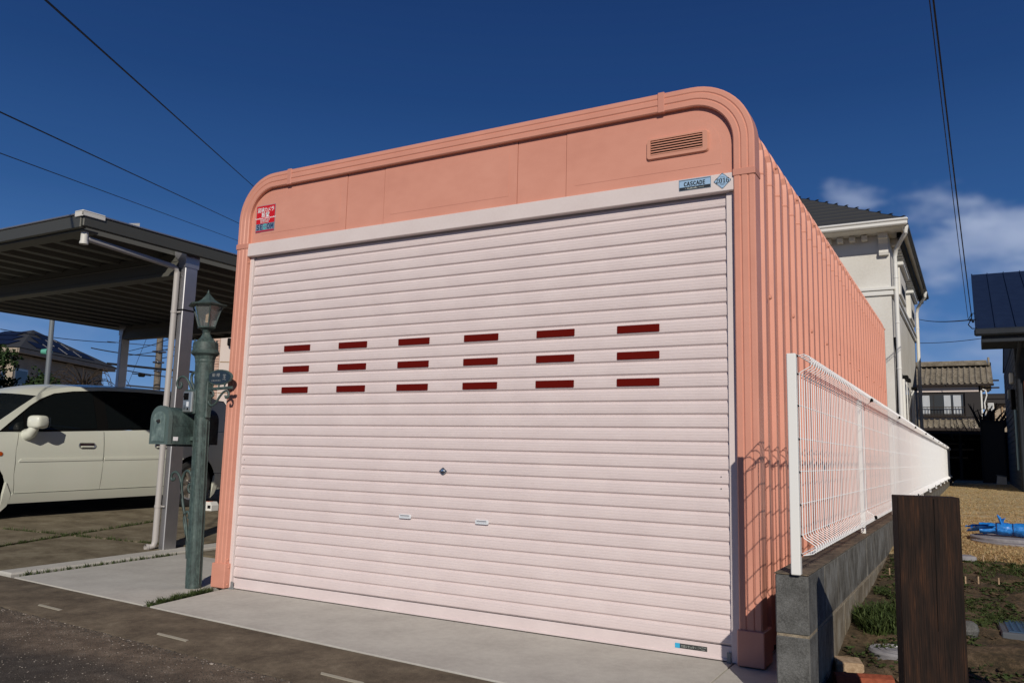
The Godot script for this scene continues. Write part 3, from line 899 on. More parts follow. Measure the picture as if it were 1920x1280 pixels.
func build_garage() -> void:
	var W := 3.5375
	var g := thing("garage", "salmon pink prefabricated garage with rounded corners and a pale roller shutter", "garage", Vector3(1.79, 0, -3.5))
	# front frame, swept along the portal
	var path := arc_path(-0.142, 3.697, 3.017, 0.34, 0.165, 14)
	var prof := [[0.0, -0.07], [0.0, 0.035], [0.007, 0.0415], [0.028, 0.042], [0.034, 0.0385], [0.0365, 0.0385], [0.041, 0.0435], [0.067, 0.044], [0.073, 0.0395], [0.0755, 0.0395], [0.080, 0.044], [0.106, 0.044], [0.112, 0.038], [0.112, -0.07]]
	var mb := MB.new()
	for i in path.size() - 1:
		for k in prof.size() - 1:
			var q := []
			for e in [[i, k], [i + 1, k], [i + 1, k + 1], [i, k + 1]]:
				var p: Vector2 = path[e[0]][0] - path[e[0]][1] * prof[e[1]][0]
				q.append(Vector3(p.x, p.y, prof[e[1]][1]))
			var ds: float = prof[k + 1][0] - prof[k][0]
			var dz: float = prof[k + 1][1] - prof[k][1]
			var nl := Vector2(dz, ds).normalized() # outward across, towards the front
			var na := Vector3(path[i][1].x * nl.x, path[i][1].y * nl.x, nl.y)
			var nb := Vector3(path[i + 1][1].x * nl.x, path[i + 1][1].y * nl.x, nl.y)
			mb.t3(q[0], q[1], q[2], na, nb, nb)
			mb.t3(q[0], q[2], q[3], na, nb, na)
	wput("front_frame", mb, M.orange, g)
	for q in [[-0.1455, 2.462, -0.027, 2.502], [3.582, 2.474, 3.7005, 2.512], [0.336, 2.902, 0.376, 3.0205], [3.170, 2.902, 3.209, 3.0205]]:
		mb = MB.new()
		mb.bb(Vector3(q[0], q[1], -0.075), Vector3(q[2], q[3], 0.0475), 0.003)
		wput("frame_collar", mb, M.collar_orange, g)
	for q in [[-0.150, -0.015], [3.578, 3.708]]:
		mb = MB.new()
		mb.bb(Vector3(q[0], 0.006, -0.12), Vector3(q[1], 0.174, 0.056), 0.004)
		wput("post_foot", mb, M.orange, g)
	for q in [[-0.012, 0.148], [-0.012, 0.03], [-0.027, 0.2], [-0.027, 2.36]]:
		mb = MB.new()
		mb.lathe([Vector2(0.0085, 0.0), Vector2(0.007, 0.004), Vector2(0.0, 0.006)], Vector3(q[0] - 0.003, q[1], 0.022), 8, Basis(Vector3(0, 0, 1), -PI / 2))
		wput("bolt", mb, M.orange_plain, g)
	# header panels
	var ox := 0.1
	var outline := PackedVector2Array()
	for q in arc_path(-0.142 + ox, 3.697 - ox, 3.017 - ox, 0.24, 2.47, 8):
		outline.append(q[0])
	var cuts := [-0.2, 0.895, 1.224, 2.26, 2.592, 3.8]
	for i in 5:
		var cell := rect(cuts[i] + 0.002, 2.4, cuts[i + 1] - 0.002, 3.1)
		mb = MB.new()
		for p in Geometry2D.intersect_polygons(outline, cell):
			mb.extrude(p, -0.03, 0.014 if i % 2 == 0 else 0.012)
		wput("header_panel", mb, M.orange, g)
	var shape0 := PackedVector2Array()
	for q in arc_path(0.07, 3.515, 2.835, 0.17, 2.565, 8):
		shape0.append(q[0])
	for i in [0, 2, 4]:
		mb = MB.new()
		for p in Geometry2D.intersect_polygons(shape0, rect(cuts[i] + 0.06, 2.4, cuts[i + 1] - 0.06, 3.0)):
			mb.extrude(p, -0.02, 0.0153)
		wput("embossed_field", mb, M.orange, g)
	# vent grille
	mb = MB.new()
	var o := rrect(3.094, 2.639, 3.456, 2.766, 0.02)
	var inn := rrect(3.122, 2.666, 3.419, 2.753, 0.004)
	frame_ring(mb, o, inn, 0.012, 0.031)
	var vent := wput("vent_grille", mb, M.vent_orange, g)
	mb = MB.new()
	mb.bb(Vector3(3.12, 2.664, 0.0155), Vector3(3.42, 2.755, 0.0165))
	wput("vent_back", mb, M.black, vent)
	for i in 6:
		mb = MB.new()
		mb.box(Vector3(3.27, 2.6735 + i * 0.0146, 0.0245), Vector3(0.295, 0.0085, 0.003), 0.001, Basis(Vector3.RIGHT, -0.5))
		wput("vent_slat", mb, M.vent_orange, vent)
	# lintel box, jambs
	mb = MB.new()
	mb.bb(Vector3(-0.058, 2.403, -0.02), Vector3(3.597, 2.5, 0.036), 0.003)
	wput("shutter_lintel", mb, M.trim_pink, g)
	mb = MB.new()
	mb.bb(Vector3(-0.01, 2.398, -0.15), Vector3(3.56, 2.60, -0.031), 0.0)
	wput("shutter_case", mb, M.black, g)
	for q in [[-0.05, 0.0015], [W - 0.001, 3.592]]:
		mb = MB.new()
		mb.bb(Vector3(q[0], 0.002, -0.06), Vector3(q[1], 2.402, 0.004), 0.002)
		wput("shutter_guide", mb, M.trim_pink, g)
	mb = MB.new()
	mb.bb(Vector3(-0.006, 0.0, 0.0), Vector3(0.004, 0.012, 0.014), 0.001)
	mb.bb(Vector3(0.004, 0.0, 0.004), Vector3(0.026, 0.052, 0.012), 0.001)
	mb.bb(Vector3(0.004, 0.0, 0.004), Vector3(0.034, 0.014, 0.016), 0.001)
	wput("guide_stop", mb, M.zinc, g)
	mb = MB.new()
	mb.bb(Vector3(3.515, 0.0, 0.004), Vector3(3.534, 0.05, 0.012), 0.001)
	wput("guide_stop", mb, M.zinc, g)
	# roller shutter: each slat a piece
	var sh := Node3D.new()
	sh.name = "roller_shutter"
	g.add_child(sh)
	sh.position = Vector3(W / 2, 0.0, -0.012) - g.position
	var lo := slat_mesh(W - 0.006, 0.0716)
	var hi := slat_mesh(W - 0.006, 0.0741)
	var rows := []
	for k in 18:
		put("slat", lo, M.shutter_pink, sh, Vector3(0, 0.077 + k * 0.0716, 0))
	for k in 14:
		put("slat", hi, M.shutter_pink, sh, Vector3(0, 1.3658 + k * 0.0741, 0))
	mb = MB.new()
	mb.box(Vector3(0, 0.0435, -0.004), Vector3(W - 0.006, 0.063, 0.008), 0.003)
	mb.box(Vector3(0, 0.0105, 0.0005), Vector3(W - 0.006, 0.013, 0.013), 0.003)
	put("bottom_rail", mb.mesh(), M.shutter_pink, sh)
	mb = MB.new()
	mb.box(Vector3(0, 0.0018, -0.002), Vector3(W - 0.02, 0.0034, 0.009))
	put("bottom_seal", mb.mesh(), M.black, sh)
	mb = MB.new()
	mb.extrude(rrect(-0.1235, -0.021, 0.1235, 0.021, 0.004, 3), -0.006, 0.0025)
	var pane := mb.mesh()
	for r in 3:
		for k in 6:
			put("window_pane", pane, M.pane_red, sh, Vector3(0.485 + 0.5105 * k - W / 2, 1.3658 + 0.0741 * 2 * r + 0.0355, 0.003))
	# lock and two pull plates
	mb = MB.new()
	mb.extrude(PackedVector2Array([Vector2(-0.029, 0), Vector2(-0.004, -0.021), Vector2(0.004, -0.021), Vector2(0.029, 0), Vector2(0.004, 0.021), Vector2(-0.004, 0.021)]), 0.0, 0.006)
	var lock := put("shutter_lock", mb.mesh(), M.steel, sh, Vector3(1.77 - W / 2, 0.879, 0.0))
	mb = MB.new()
	mb.lathe([Vector2(0.012, 0.0), Vector2(0.012, 0.005), Vector2(0.0, 0.006)], Vector3(0, 0, 0.006), 12, Basis(Vector3.RIGHT, PI / 2))
	put("keyhole", mb.mesh(), M.chrome, lock)
	for hx in [1.493, 2.06]:
		mb = MB.new()
		frame_ring(mb, rrect(-0.046, -0.013, 0.046, 0.013, 0.006), rrect(-0.035, -0.008, 0.035, 0.008, 0.002), 0.0, 0.007)
		var hnd := put("pull_plate", mb.mesh(), M.handle_white, sh, Vector3(hx - W / 2, 0.589, 0.001))
		mb = MB.new()
		mb.box(Vector3(0, -0.002, 0.003), Vector3(0.07, 0.012, 0.003), 0.0, Basis(Vector3.RIGHT, 0.5))
		put("pull_cup", mb.mesh(), M.handle_white, hnd)
	for q in [[-0.0, 0.9125], [0.0, 0.0]]:
		pass
	for bx in [0.035, 3.49]:
		for by in [0.845, 0.905]:
			mb = MB.new()
			mb.lathe([Vector2(0.004, 0), Vector2(0.003, 0.002), Vector2(0, 0.0025)], Vector3(), 6, Basis(Vector3.RIGHT, PI / 2))
			put("rivet", mb.mesh(), M.steel, sh, Vector3(bx - W / 2, by, 0.001))
	# maker's label on the bottom rail
	var lab := put("maker_label", flat_mesh(rect(-0.0835, -0.0115, 0.0835, 0.0115), 0.001), M.plate_dark, sh, Vector3(3.327 - W / 2, 0.046, 0.0005))
	put("label_square", flat_mesh(rrect(-0.0835, -0.0118, -0.058, 0.0118, 0.003), 0.0016), M.plate_cyan, lab)
	mb = MB.new()
	var tx := -0.052
	for ch in ["文", "化", "シ", "ヤ", "ッ", "タ", "ー"]:
		glyph(mb, ch, Vector3(tx, -0.007, 0.0018), 0.0105, 0.0135, 0.0013)
		tx += 0.0118
	mb.quad(Vector3(0.037, -0.009, 0.0018), Vector3(0.0376, -0.009, 0.0018), Vector3(0.0376, 0.009, 0.0018), Vector3(0.037, 0.009, 0.0018), Vector3(0, 0, 1))
	for q in [[0.041, 0.0015, 0.012], [0.055, 0.0045, 0.010], [0.067, 0.0035, 0.012], [0.052, -0.0065, 0.020]]:
		mb.quad(Vector3(q[0], q[1], 0.0018), Vector3(q[0] + q[2], q[1], 0.0018), Vector3(q[0] + q[2], q[1] + 0.0016, 0.0018), Vector3(q[0], q[1] + 0.0016, 0.0018), Vector3(0, 0, 1))
	put("label_text", mb.mesh(), M.plate_text, lab)
	# stickers on header and lintel
	camera_sticker(g)
	badges(g)
	# side and roof cladding: one folded sheet per bay
	var side := cladding_mesh(false)
	var sidel := cladding_mesh(true)
	var roof := roof_mesh()
	for k in 33:
		var z := -0.06 - k * 0.2165
		put("wall_panel", side, M.orange, g, Vector3(3.682, 0.0, z) - g.position)
		put("wall_panel", sidel, M.orange, g, Vector3(-0.103, 0.0, z) - g.position)
		put("roof_panel", roof, M.orange, g, Vector3(1.79, 0.0, z) - g.position)
	mb = MB.new()
	mb.lathe([Vector2(0.013, 0.0), Vector2(0.013, 0.006), Vector2(0.008, 0.012), Vector2(0.0, 0.014)], Vector3(), 8, Basis(Vector3(0, 0, 1), -PI / 2))
	var bolt := mb.mesh()
	for k in range(0, 33, 3):
		put("bolt", bolt, M.orange_plain, g, Vector3(3.698, 1.868, -0.06 - k * 0.2165 - 0.19) - g.position)
		put("bolt", bolt, M.orange_plain, g, Vector3(3.698, 2.668, -0.06 - (k + 1) * 0.2165 - 0.19) - g.position)
		put("bolt", bolt, M.orange_plain, g, Vector3(3.698, 0.55, -0.06 - (k + 2) * 0.2165 - 0.19) - g.position)
	# back wall, inner lining and ground beam
	mb = MB.new()
	var bw := PackedVector2Array()
	for q in arc_path(-0.10, 3.678, 2.98, 0.33, 0.03, 8):
		bw.append(q[0])
	mb.extrude(bw, -7.235, -7.207)
	wput("back_wall", mb, M.orange, g)
	mb = MB.new()
	mb.bb(Vector3(3.60, 0.0, -7.19), Vector3(3.655, 2.62, -0.075))
	mb.bb(Vector3(-0.075, 0.0, -7.19), Vector3(-0.02, 2.62, -0.075))
	mb.bb(Vector3(0.2, 2.86, -7.19), Vector3(3.38, 2.90, -0.075))
	wput("lining", mb, M.black, g)

func frame_ring(mb: MB, o: PackedVector2Array, inn: PackedVector2Array, z0: float, z1: float) -> void: # two outlines with as many points
	for i in o.size():
		var j := (i + 1) % o.size()
		var a := Vector3(o[i].x, o[i].y, z0)
		var b := Vector3(o[j].x, o[j].y, z0)
		var c := Vector3(inn[i].x, inn[i].y, 0)
		var d := Vector3(inn[j].x, inn[j].y, 0)
		var a2 := a.lerp(Vector3(c.x, c.y, z0), 0.3)
		var b2 := b.lerp(Vector3(d.x, d.y, z0), 0.3)
		a2.z = z1
		b2.z = z1
		var e := (b - a)
		var out := Vector3(e.y, -e.x, 0)
		mb.quad(a, b, b2, a2, out + Vector3(0, 0, 0.02))
		mb.quad(a2, b2, Vector3(d.x, d.y, z1), Vector3(c.x, c.y, z1), Vector3(0, 0, 1))
		mb.quad(Vector3(c.x, c.y, z1), Vector3(d.x, d.y, z1), Vector3(d.x, d.y, z0), Vector3(c.x, c.y, z0), -out)

func flat_mesh(poly: PackedVector2Array, z: float) -> ArrayMesh:
	var mb := MB.new()
	mb.extrude(poly, 0.0, z)
	return mb.mesh()

func slat_mesh(w: float, p: float) -> ArrayMesh: # from y 0 upwards, face at z 0, rolled joint at the top
	var prof := [Vector2(0.0, -0.0105), Vector2(0.0012, -0.0100), Vector2(0.0080, -0.0014), Vector2(0.0105, 0.0), Vector2(0.0185, 0.0011), Vector2(0.0205, 0.0), Vector2(0.0225, 0.0011), Vector2(0.0335, 0.0013), Vector2(0.0355, 0.0002), Vector2(0.0375, 0.0012), Vector2(0.047, 0.0008), Vector2(0.0485, 0.0), Vector2(p - 0.0150, 0.0003), Vector2(p - 0.0124, -0.0012), Vector2(p - 0.0092, -0.0062), Vector2(p - 0.0050, -0.0075), Vector2(p - 0.0020, -0.0078), Vector2(p - 0.0016, -0.0105), Vector2(p, -0.0105)]
	var mb := MB.new()
	for i in prof.size() - 1:
		var a: Vector2 = prof[i]
		var b: Vector2 = prof[i + 1]
		mb.quad(Vector3(-w / 2, a.x, a.y), Vector3(w / 2, a.x, a.y), Vector3(w / 2, b.x, b.y), Vector3(-w / 2, b.x, b.y), Vector3(0, 0, 1) if abs(b.y - a.y) < abs(b.x - a.x) * 3.0 else Vector3(0, -(b.y - a.y), 0.1))
	return mb.mesh()

func cladding_mesh(left: bool) -> ArrayMesh: # one bay of side wall with its rounded shoulder; x 0 is the rib's outer face
	var sg := -1.0 if left else 1.0
	var r := 0.33
	var top := 2.985
	var path := [[Vector2(0, 0.03), Vector2(1, 0), 0.0], [Vector2(0, top - r - 0.10), Vector2(1, 0), 0.0], [Vector2(0, top - r - 0.092), Vector2(1, 0), -0.003], [Vector2(0, top - r - 0.086), Vector2(1, 0), 0.0]]
	for i in 13:
		var a := PI / 2 * i / 12
		path.append([Vector2(-r + cos(a) * r, top - r + sin(a) * r), Vector2(cos(a), sin(a)), -0.003 if i == 2 else 0.0])
	path.append([Vector2(-0.5, top), Vector2(0, 1), 0.0])
	var prof := [[0.0, 0.0], [-0.012, -0.022], [-0.160, -0.022], [-0.172, 0.0], [-0.2165, 0.0]]
	var mb := MB.new()
	for i in path.size() - 1:
		for k in prof.size() - 1:
			var q := []
			for e in [[i, k], [i + 1, k], [i + 1, k + 1], [i, k + 1]]:
				var h: float = prof[e[1]][1]
				if h < 0.0:
					h += path[e[0]][2]
				var p: Vector2 = path[e[0]][0] + path[e[0]][1] * h
				q.append(Vector3(p.x * sg, p.y, prof[e[1]][0]))
			var dz: float = prof[k + 1][0] - prof[k][0]
			var dh: float = prof[k + 1][1] - prof[k][1]
			var nl := Vector2(-dz, dh).normalized()
			var na := Vector3(path[i][1].x * nl.x * sg, path[i][1].y * nl.x, nl.y)
			var nb := Vector3(path[i + 1][1].x * nl.x * sg, path[i + 1][1].y * nl.x, nl.y)
			if path[i][2] != path[i + 1][2]:
				na = (na + Vector3(0, -0.35 if path[i + 1][2] < path[i][2] else 0.35, 0)).normalized()
				nb = na
			mb.t3(q[0], q[1], q[2], na, nb, nb)
			mb.t3(q[0], q[2], q[3], na, nb, na)
	return mb.mesh()

func roof_mesh() -> ArrayMesh:
	var mb := MB.new()
	var prof := [[0.0, 0.0], [-0.012, -0.022], [-0.160, -0.022], [-0.172, 0.0], [-0.2165, 0.0]]
	for k in 4:
		var a := Vector3(-1.393, 2.985 + prof[k][1], prof[k][0])
		var b := Vector3(-1.393, 2.985 + prof[k + 1][1], prof[k + 1][0])
		mb.quad(a, Vector3(1.392, a.y, a.z), Vector3(1.392, b.y, b.z), b, Vector3.UP)
	return mb.mesh()

func camera_sticker(g: Node3D) -> void:
	var base := put("warning_sticker", flat_mesh(rect(-0.097, -0.102, 0.097, 0.102), 0.0012), M.sticker_grey, g, Vector3(0.112, 2.683, 0.0158) - g.position)
	put("red_field", flat_mesh(rect(-0.094, -0.037, 0.094, 0.099), 0.0006), M.sticker_red, base, Vector3(0, 0, 0.0012))
	put("red_line", flat_mesh(rect(-0.094, -0.1, 0.094, -0.088), 0.0006), M.ink_crimson, base, Vector3(0, 0, 0.0012))
	var mb := MB.new()
	var x := -0.084
	for ch in ["監", "視", "カ", "メ", "ラ"]:
		glyph(mb, ch, Vector3(x, 0.051, 0.0024), 0.0325, 0.034, 0.0046)
		x += 0.0342
	x = -0.041
	for ch in ["設", "置"]:
		glyph(mb, ch, Vector3(x, 0.012, 0.0024), 0.037, 0.035, 0.0046)
		x += 0.043
	put("warning_text", mb.mesh(), M.ink_white, base)
	put("warning_text", letters("Surveillance Camera Installed", 0.0105), M.ink_white, base, Vector3(0, 0.0035, 0.0022))
	mb = MB.new()
	for r in 2:
		x = -0.05
		for i in (8 if r == 0 else 7):
			var gl: String = ["設", "視", "置", "監", "化", "文", "監", "タ"][(i + r * 3) % 8]
			glyph(mb, gl, Vector3(x, -0.0165 - r * 0.0145, 0.0022), 0.0105, 0.011, 0.0017)
			x += 0.0125
	put("warning_text", mb.mesh(), M.ink_white, base)
	x = -0.0885
	for q in [["S", M.ink_navy], ["E", M.ink_navy], ["C", M.ink_teal], ["O", M.ink_navy], ["M", M.ink_navy]]:
		mb = MB.new()
		glyph(mb, q[0], Vector3(x, -0.0815, 0.0018), 0.0315, 0.039, 0.0066)
		put("brand_lettering", mb.mesh(), q[1], base)
		x += 0.0358

func badges(g: Node3D) -> void:
	var base := put("name_badge", flat_mesh(rrect(-0.088, -0.031, 0.088, 0.031, 0.002), 0.002), M.sticker_grey, g, Vector3(3.377, 2.4645, 0.0362) - g.position)
	put("badge_face", flat_mesh(rect(-0.085, -0.0125, 0.085, 0.029), 0.0006), M.sticker_blue, base, Vector3(0, 0, 0.002))
	put("badge_foot", flat_mesh(rect(-0.085, -0.029, 0.085, -0.0128), 0.0006), M.ink_black, base, Vector3(0, 0, 0.002))
	put("badge_line", flat_mesh(rect(-0.085, 0.0235, 0.085, 0.0265), 0.0004), M.ink_black, base, Vector3(0, 0, 0.0027))
	var word := MB.new()
	var lx := -0.0595
	for ch in ["C", "A", "S", "C", "A", "D", "E"]:
		glyph(word, ch, Vector3(lx, -0.0075, 0.003), 0.0145, 0.0215, 0.0050)
		lx += 0.0172
	put("badge_text", word.mesh(), M.ink_black, base)
	var small := MB.new()
	for i in 8: # small print, too fine to read
		small.bb(Vector3(-0.040 + i * 0.007, -0.0255, 0.0026), Vector3(-0.0352 + i * 0.007, -0.0255 + 0.0085 - 0.002 * (i * 5 % 3), 0.003))
	small.bb(Vector3(-0.054, -0.0225, 0.0026), Vector3(-0.046, -0.021, 0.003))
	for i in 6:
		small.bb(Vector3(0.022 + i * 0.005, -0.0235, 0.0026), Vector3(0.0255 + i * 0.005, -0.021, 0.003))
	put("badge_text", small.mesh(), M.plate_text, base)
	var dia := put("year_badge", flat_mesh(PackedVector2Array([Vector2(-0.047, 0), Vector2(0, -0.044), Vector2(0.047, 0), Vector2(0, 0.044)]), 0.0012), M.sticker_blue, g, Vector3(3.5265, 2.459, 0.0362) - g.position)
	var mb := MB.new()
	for s in 4:
		var a: Vector2 = [Vector2(-0.047, 0), Vector2(0, -0.044), Vector2(0.047, 0), Vector2(0, 0.044)][s]
		var b: Vector2 = [Vector2(0, -0.044), Vector2(0.047, 0), Vector2(0, 0.044), Vector2(-0.047, 0)][s]
		for i in 7:
			var p := a.lerp(b, (i + 0.5) / 7.0) * 0.97
			mb.box(Vector3(p.x, p.y, 0.0014), Vector3(0.0048, 0.0042, 0.0008), 0.0, Basis(Vector3(0, 0, 1), (b - a).angle()))
	put("badge_border", mb.mesh(), M.ink_black, dia)
	put("badge_text", letters("2016", 0.027, "Droid Serif"), M.ink_black, dia, Vector3(0, 0.0015, 0.0018)).scale = Vector3(0.86, 1, 1)
	mb = MB.new()
	for q in [[-0.012, 0.0205, 0.024], [-0.017, -0.0175, 0.034], [-0.010, -0.023, 0.02]]:
		mb.bb(Vector3(q[0], q[1], 0.0012), Vector3(q[0] + q[2], q[1] + 0.0014, 0.0018))
	stuff(put("badge_rules", mb.mesh(), M.ink_black, dia))

# ---------------------------------------------------------------- wall and fence on the right
func build_fence_wall() -> void:
	var w := thing("block_wall", "low grey concrete block wall under the white mesh fence, dark stained along its cap", "wall", Vector3(3.97, 0, -10.6))
	var x0 := 3.906
	var x1 := 4.034
	var z := 0.738
	var end_top := MB.new()
	# two courses of blocks above ground and one below
	for row in 3:
		var yb := -0.125 + row * 0.2215
		var yt := yb + 0.2135 if row < 2 else 0.5475
		var zz := z
		var k := 0
		while zz > -22.0:
			var len := 0.39 if not (k == 0 and row == 1) else 0.19
			var mb := MB.new()
			var jx := rng.randf_range(-0.0012, 0.0012)
			mb.bb(Vector3(x0 + jx, yb, zz - len), Vector3(x1 + jx, yt, zz), 0.005)
			var b := wput("block", mb, M.block if k == 0 else (M.block_streaked if row == 2 else M.block_low), w)
			zz -= len + 0.0035
			k += 1
	var mb := MB.new()
	for row in 2:
		var y := -0.125 + 0.2135 + row * 0.2215
		mb.bb(Vector3(x0 + 0.003, y - 0.002, -21.9), Vector3(x1 - 0.002, y + 0.012, z - 0.004))
	mb.bb(Vector3(x0 + 0.006, -0.1, -21.9), Vector3(x1 - 0.004, 0.54, z - 0.012))
	wput("mortar_joint", mb, M.mortar, w)
	var cap := MB.new()
	cap.bb(Vector3(x0 - 0.002, 0.547, -22.0), Vector3(x1 + 0.002, 0.553, z + 0.003), 0.002)
	wput("cap_film", cap, M.block_cap, w)
	# mesh fence
	var f := thing("mesh_fence", "white welded wire mesh fence with rolled edges along the top of the block wall", "fence", Vector3(3.99, 0.553, -10.6))
	mb = MB.new()
	mb.box(Vector3(0, 0.438, 0), Vector3(0.037, 0.882, 0.037), 0.003)
	var post := mb.mesh()
	mb = MB.new()
	mb.box(Vector3(0, 0.42, 0), Vector3(0.028, 0.845, 0.03), 0.003)
	var post2 := mb.mesh()
	for i in 11:
		put("post", post if i == 0 else post2, M.white_paint, f, Vector3(3.991, 0.553, 0.742 - i * 2.2 if i == 0 else 0.715 - i * 2.2) - f.position)
	# one wire, bent at top and bottom (offset, height)
	var prof := [[0.0, 1.425], [0.020, 1.430], [0.042, 1.420], [0.052, 1.400], [0.046, 1.380], [0.022, 1.366], [0.004, 1.356], [0.0, 1.342], [0.0, 0.705], [0.004, 0.692], [0.026, 0.679], [0.048, 0.664], [0.052, 0.648], [0.040, 0.634], [0.016, 0.627], [0.0, 0.625]]
	var pts := []
	for q in prof:
		pts.append(Vector3(q[0], q[1], 0))
	mb = MB.new()
	mb.tube(pts, 0.0023, 5)
	var wire := mb.mesh()
	mb = MB.new()
	for q in [[0.0, 1.4265], [0.0, 1.352], [0.0, 1.222], [0.0, 1.087], [0.0, 0.955], [0.0, 0.8255], [0.0, 0.7035], [0.0, 0.631], [0.0495, 1.398], [0.0495, 0.6535]]:
		mb.tube([Vector3(q[0] - 0.003, q[1], 0.012), Vector3(q[0] - 0.003, q[1], -2.188)], 0.0022, 5)
	var cross := mb.mesh()
	mb = MB.new()
	for k in 40:
		var pp := []
		for q in prof:
			pp.append(Vector3(q[0], q[1], -k * 0.0558))
		mb.tube(pp, 0.0019, 4, false)
	var net := mb.mesh()
	for i in 10:
		var at := Vector3(4.015, 0.0, 0.722 - i * 2.2)
		if i == 0:
			for k in 40:
				put("vertical_wire", wire, M.white_wire, f, at + Vector3(0, 0, -k * 0.0558) - f.position)
		else:
			stuff(put("wire_mesh", net, M.white_wire, f, at - f.position))
		stuff(put("cross_wires", cross, M.white_wire, f, at - f.position))
		mb = MB.new()
		mb.box(Vector3(0.004, 0.0, 0.018), Vector3(0.02, 0.022, 0.03), 0.004)
		if i > 0:
			var clip := mb.mesh()
			for y in [1.39, 0.655]:
				put("clip", clip, M.black, f, at + Vector3(0.048, y, 0) - f.position)
		else:
			mb = MB.new()
			mb.box(Vector3(-0.004, -0.003, 0.012), Vector3(0.006, 0.009, 0.010), 0.002)
			var hook := mb.mesh()
			for y in [1.4265, 1.352, 1.222, 1.087, 0.955, 0.8255, 0.7035, 0.631]:
				put("clip", hook, M.black, f, at + Vector3(0, y, 0) - f.position)
	mb = MB.new()
	mb.box(Vector3(3.971, 0.73, 0.740), Vector3(0.006, 0.010, 0.010), 0.002)
	wput("bolt", mb, M.black, f)

# ---------------------------------------------------------------- carport
func build_carport() -> void:
	var c := thing("carport", "grey aluminium carport with a folded sheet roof over the white car", "carport", Vector3(-4.6, 0.1, -2.6))
	var xr := -1.95
	var xl := -7.55
	var zf := 0.15
	var zr := -5.35
	var posts := [[-2.068, -1.06, 0.0], [-7.31, -1.06, 0.25], [-7.31, -4.03, 0.3], [-2.068, -4.03, 0.03]]
	for q in posts:
		var mb := MB.new()
		mb.bb(Vector3(q[0] - 0.036, q[2], q[1] - 0.072), Vector3(q[0] + 0.036, 2.75, q[1] + 0.072), 0.006)
		wput("post", mb, M.carport_alu, c)
		# head bracket, wider at the top where the beam meets it
		mb = MB.new()
		var sx := -1.0 if q[0] > -4 else 1.0
		mb.extrude(PackedVector2Array([Vector2(-0.042 * sx, 2.73), Vector2(0.05 * sx, 2.73), Vector2(0.065 * sx, 2.80), Vector2(0.125 * sx, 2.85), Vector2(0.14 * sx, 2.925), Vector2(-0.042 * sx, 2.925)]), -0.080, 0.080, Transform3D(Basis(), Vector3(q[0], 0, q[1])))
		wput("post_bracket", mb, M.carport_alu, c)
		for by in [2.70, 2.76]:
			mb = MB.new()
			mb.lathe([Vector2(0.011, 0), Vector2(0.009, 0.006), Vector2(0, 0.008)], Vector3(q[0] - 0.02, by - 0.06, q[1] + 0.072), 8, Basis(Vector3.RIGHT, PI / 2))
			wput("bolt", mb, M.steel, c)
	for z in [-1.06, -4.03]:
		var mb := MB.new()
		mb.bb(Vector3(-7.26, 2.685, z - 0.06), Vector3(-2.1, 2.89, z + 0.06), 0.005)
		mb.bb(Vector3(-7.26, 2.66, z - 0.07), Vector3(-2.1, 2.70, z + 0.07), 0.004)
		mb.bb(Vector3(-7.26, 2.80, z - 0.066), Vector3(-2.1, 2.815, z + 0.066), 0.004)
		wput("beam", mb, M.roof_sheet, c)
	# folded sheet roof, each fold a piece
	var pitch := 0.33
	var n := int((xr - xl - 0.12) / pitch)
	var mb := MB.new()
	var prof := [Vector2(0, 0.0), Vector2(0.10, 0.0), Vector2(0.15, 0.085), Vector2(0.28, 0.085), Vector2(0.33, 0.0)]
	for k in 4:
		var a: Vector2 = prof[k]
		var b: Vector2 = prof[k + 1]
		mb.quad(Vector3(a.x, a.y, -0.02), Vector3(b.x, b.y, -0.02), Vector3(b.x, b.y, zr - zf + 0.1), Vector3(a.x, a.y, zr - zf + 0.1), Vector3(0, -1, 0))
		mb.quad(Vector3(a.x, a.y + 0.0025, -0.02), Vector3(b.x, b.y + 0.0025, -0.02), Vector3(b.x, b.y + 0.0025, zr - zf + 0.1), Vector3(a.x, a.y + 0.0025, zr - zf + 0.1), Vector3(0, 1, 0))
	var fold := mb.mesh()
	for k in n:
		put("roof_fold", fold, M.roof_sheet, c, Vector3(xl + 0.06 + k * pitch, 2.862, zf - 0.05) - c.position)
	# eaves trim
	for q in [[Vector3(xl, 2.832, zf - 0.06), Vector3(xr - 0.03, 2.945, zf)], [Vector3(xl, 2.832, zr), Vector3(xr - 0.03, 2.945, zr + 0.05)], [Vector3(xr - 0.05, 2.845, zr), Vector3(xr, 2.955, zf - 0.01)], [Vector3(xl, 2.835, zr), Vector3(xl + 0.05, 2.955, zf - 0.01)]]:
		mb = MB.new()
		mb.bb(q[0], q[1], 0.006)
		wput("eaves_trim", mb, M.eaves_bronze, c)
	mb = MB.new()
	mb.bb(Vector3(xl, 2.945, zf - 0.075), Vector3(xr, 2.962, zf + 0.012), 0.005)
	wput("eaves_cap", mb, M.carport_alu, c)
	mb = MB.new()
	mb.bb(Vector3(xr - 0.055, 2.9555, zr), Vector3(xr + 0.012, 2.972, zf - 0.09), 0.005)
	wput("eaves_cap", mb, M.carport_alu, c)
	# gutter behind the front trim
	mb = MB.new()
	mb.bb(Vector3(xl + 0.06, 2.815, zf - 0.19), Vector3(xr - 0.055, 2.832, zf - 0.04), 0.005)
	wput("gutter", mb, M.roof_sheet, c)
	mb = MB.new()
	mb.bb(Vector3(xr - 0.10, 2.9635, zf - 0.20), Vector3(xr + 0.016, 2.980, zf + 0.016), 0.006)
	mb.bb(Vector3(xr + 0.001, 2.93, zf - 0.20), Vector3(xr + 0.014, 2.97, zf + 0.014), 0.004)
	mb.bb(Vector3(xr - 0.10, 2.925, zf + 0.001), Vector3(xr + 0.014, 2.97, zf + 0.014), 0.004)
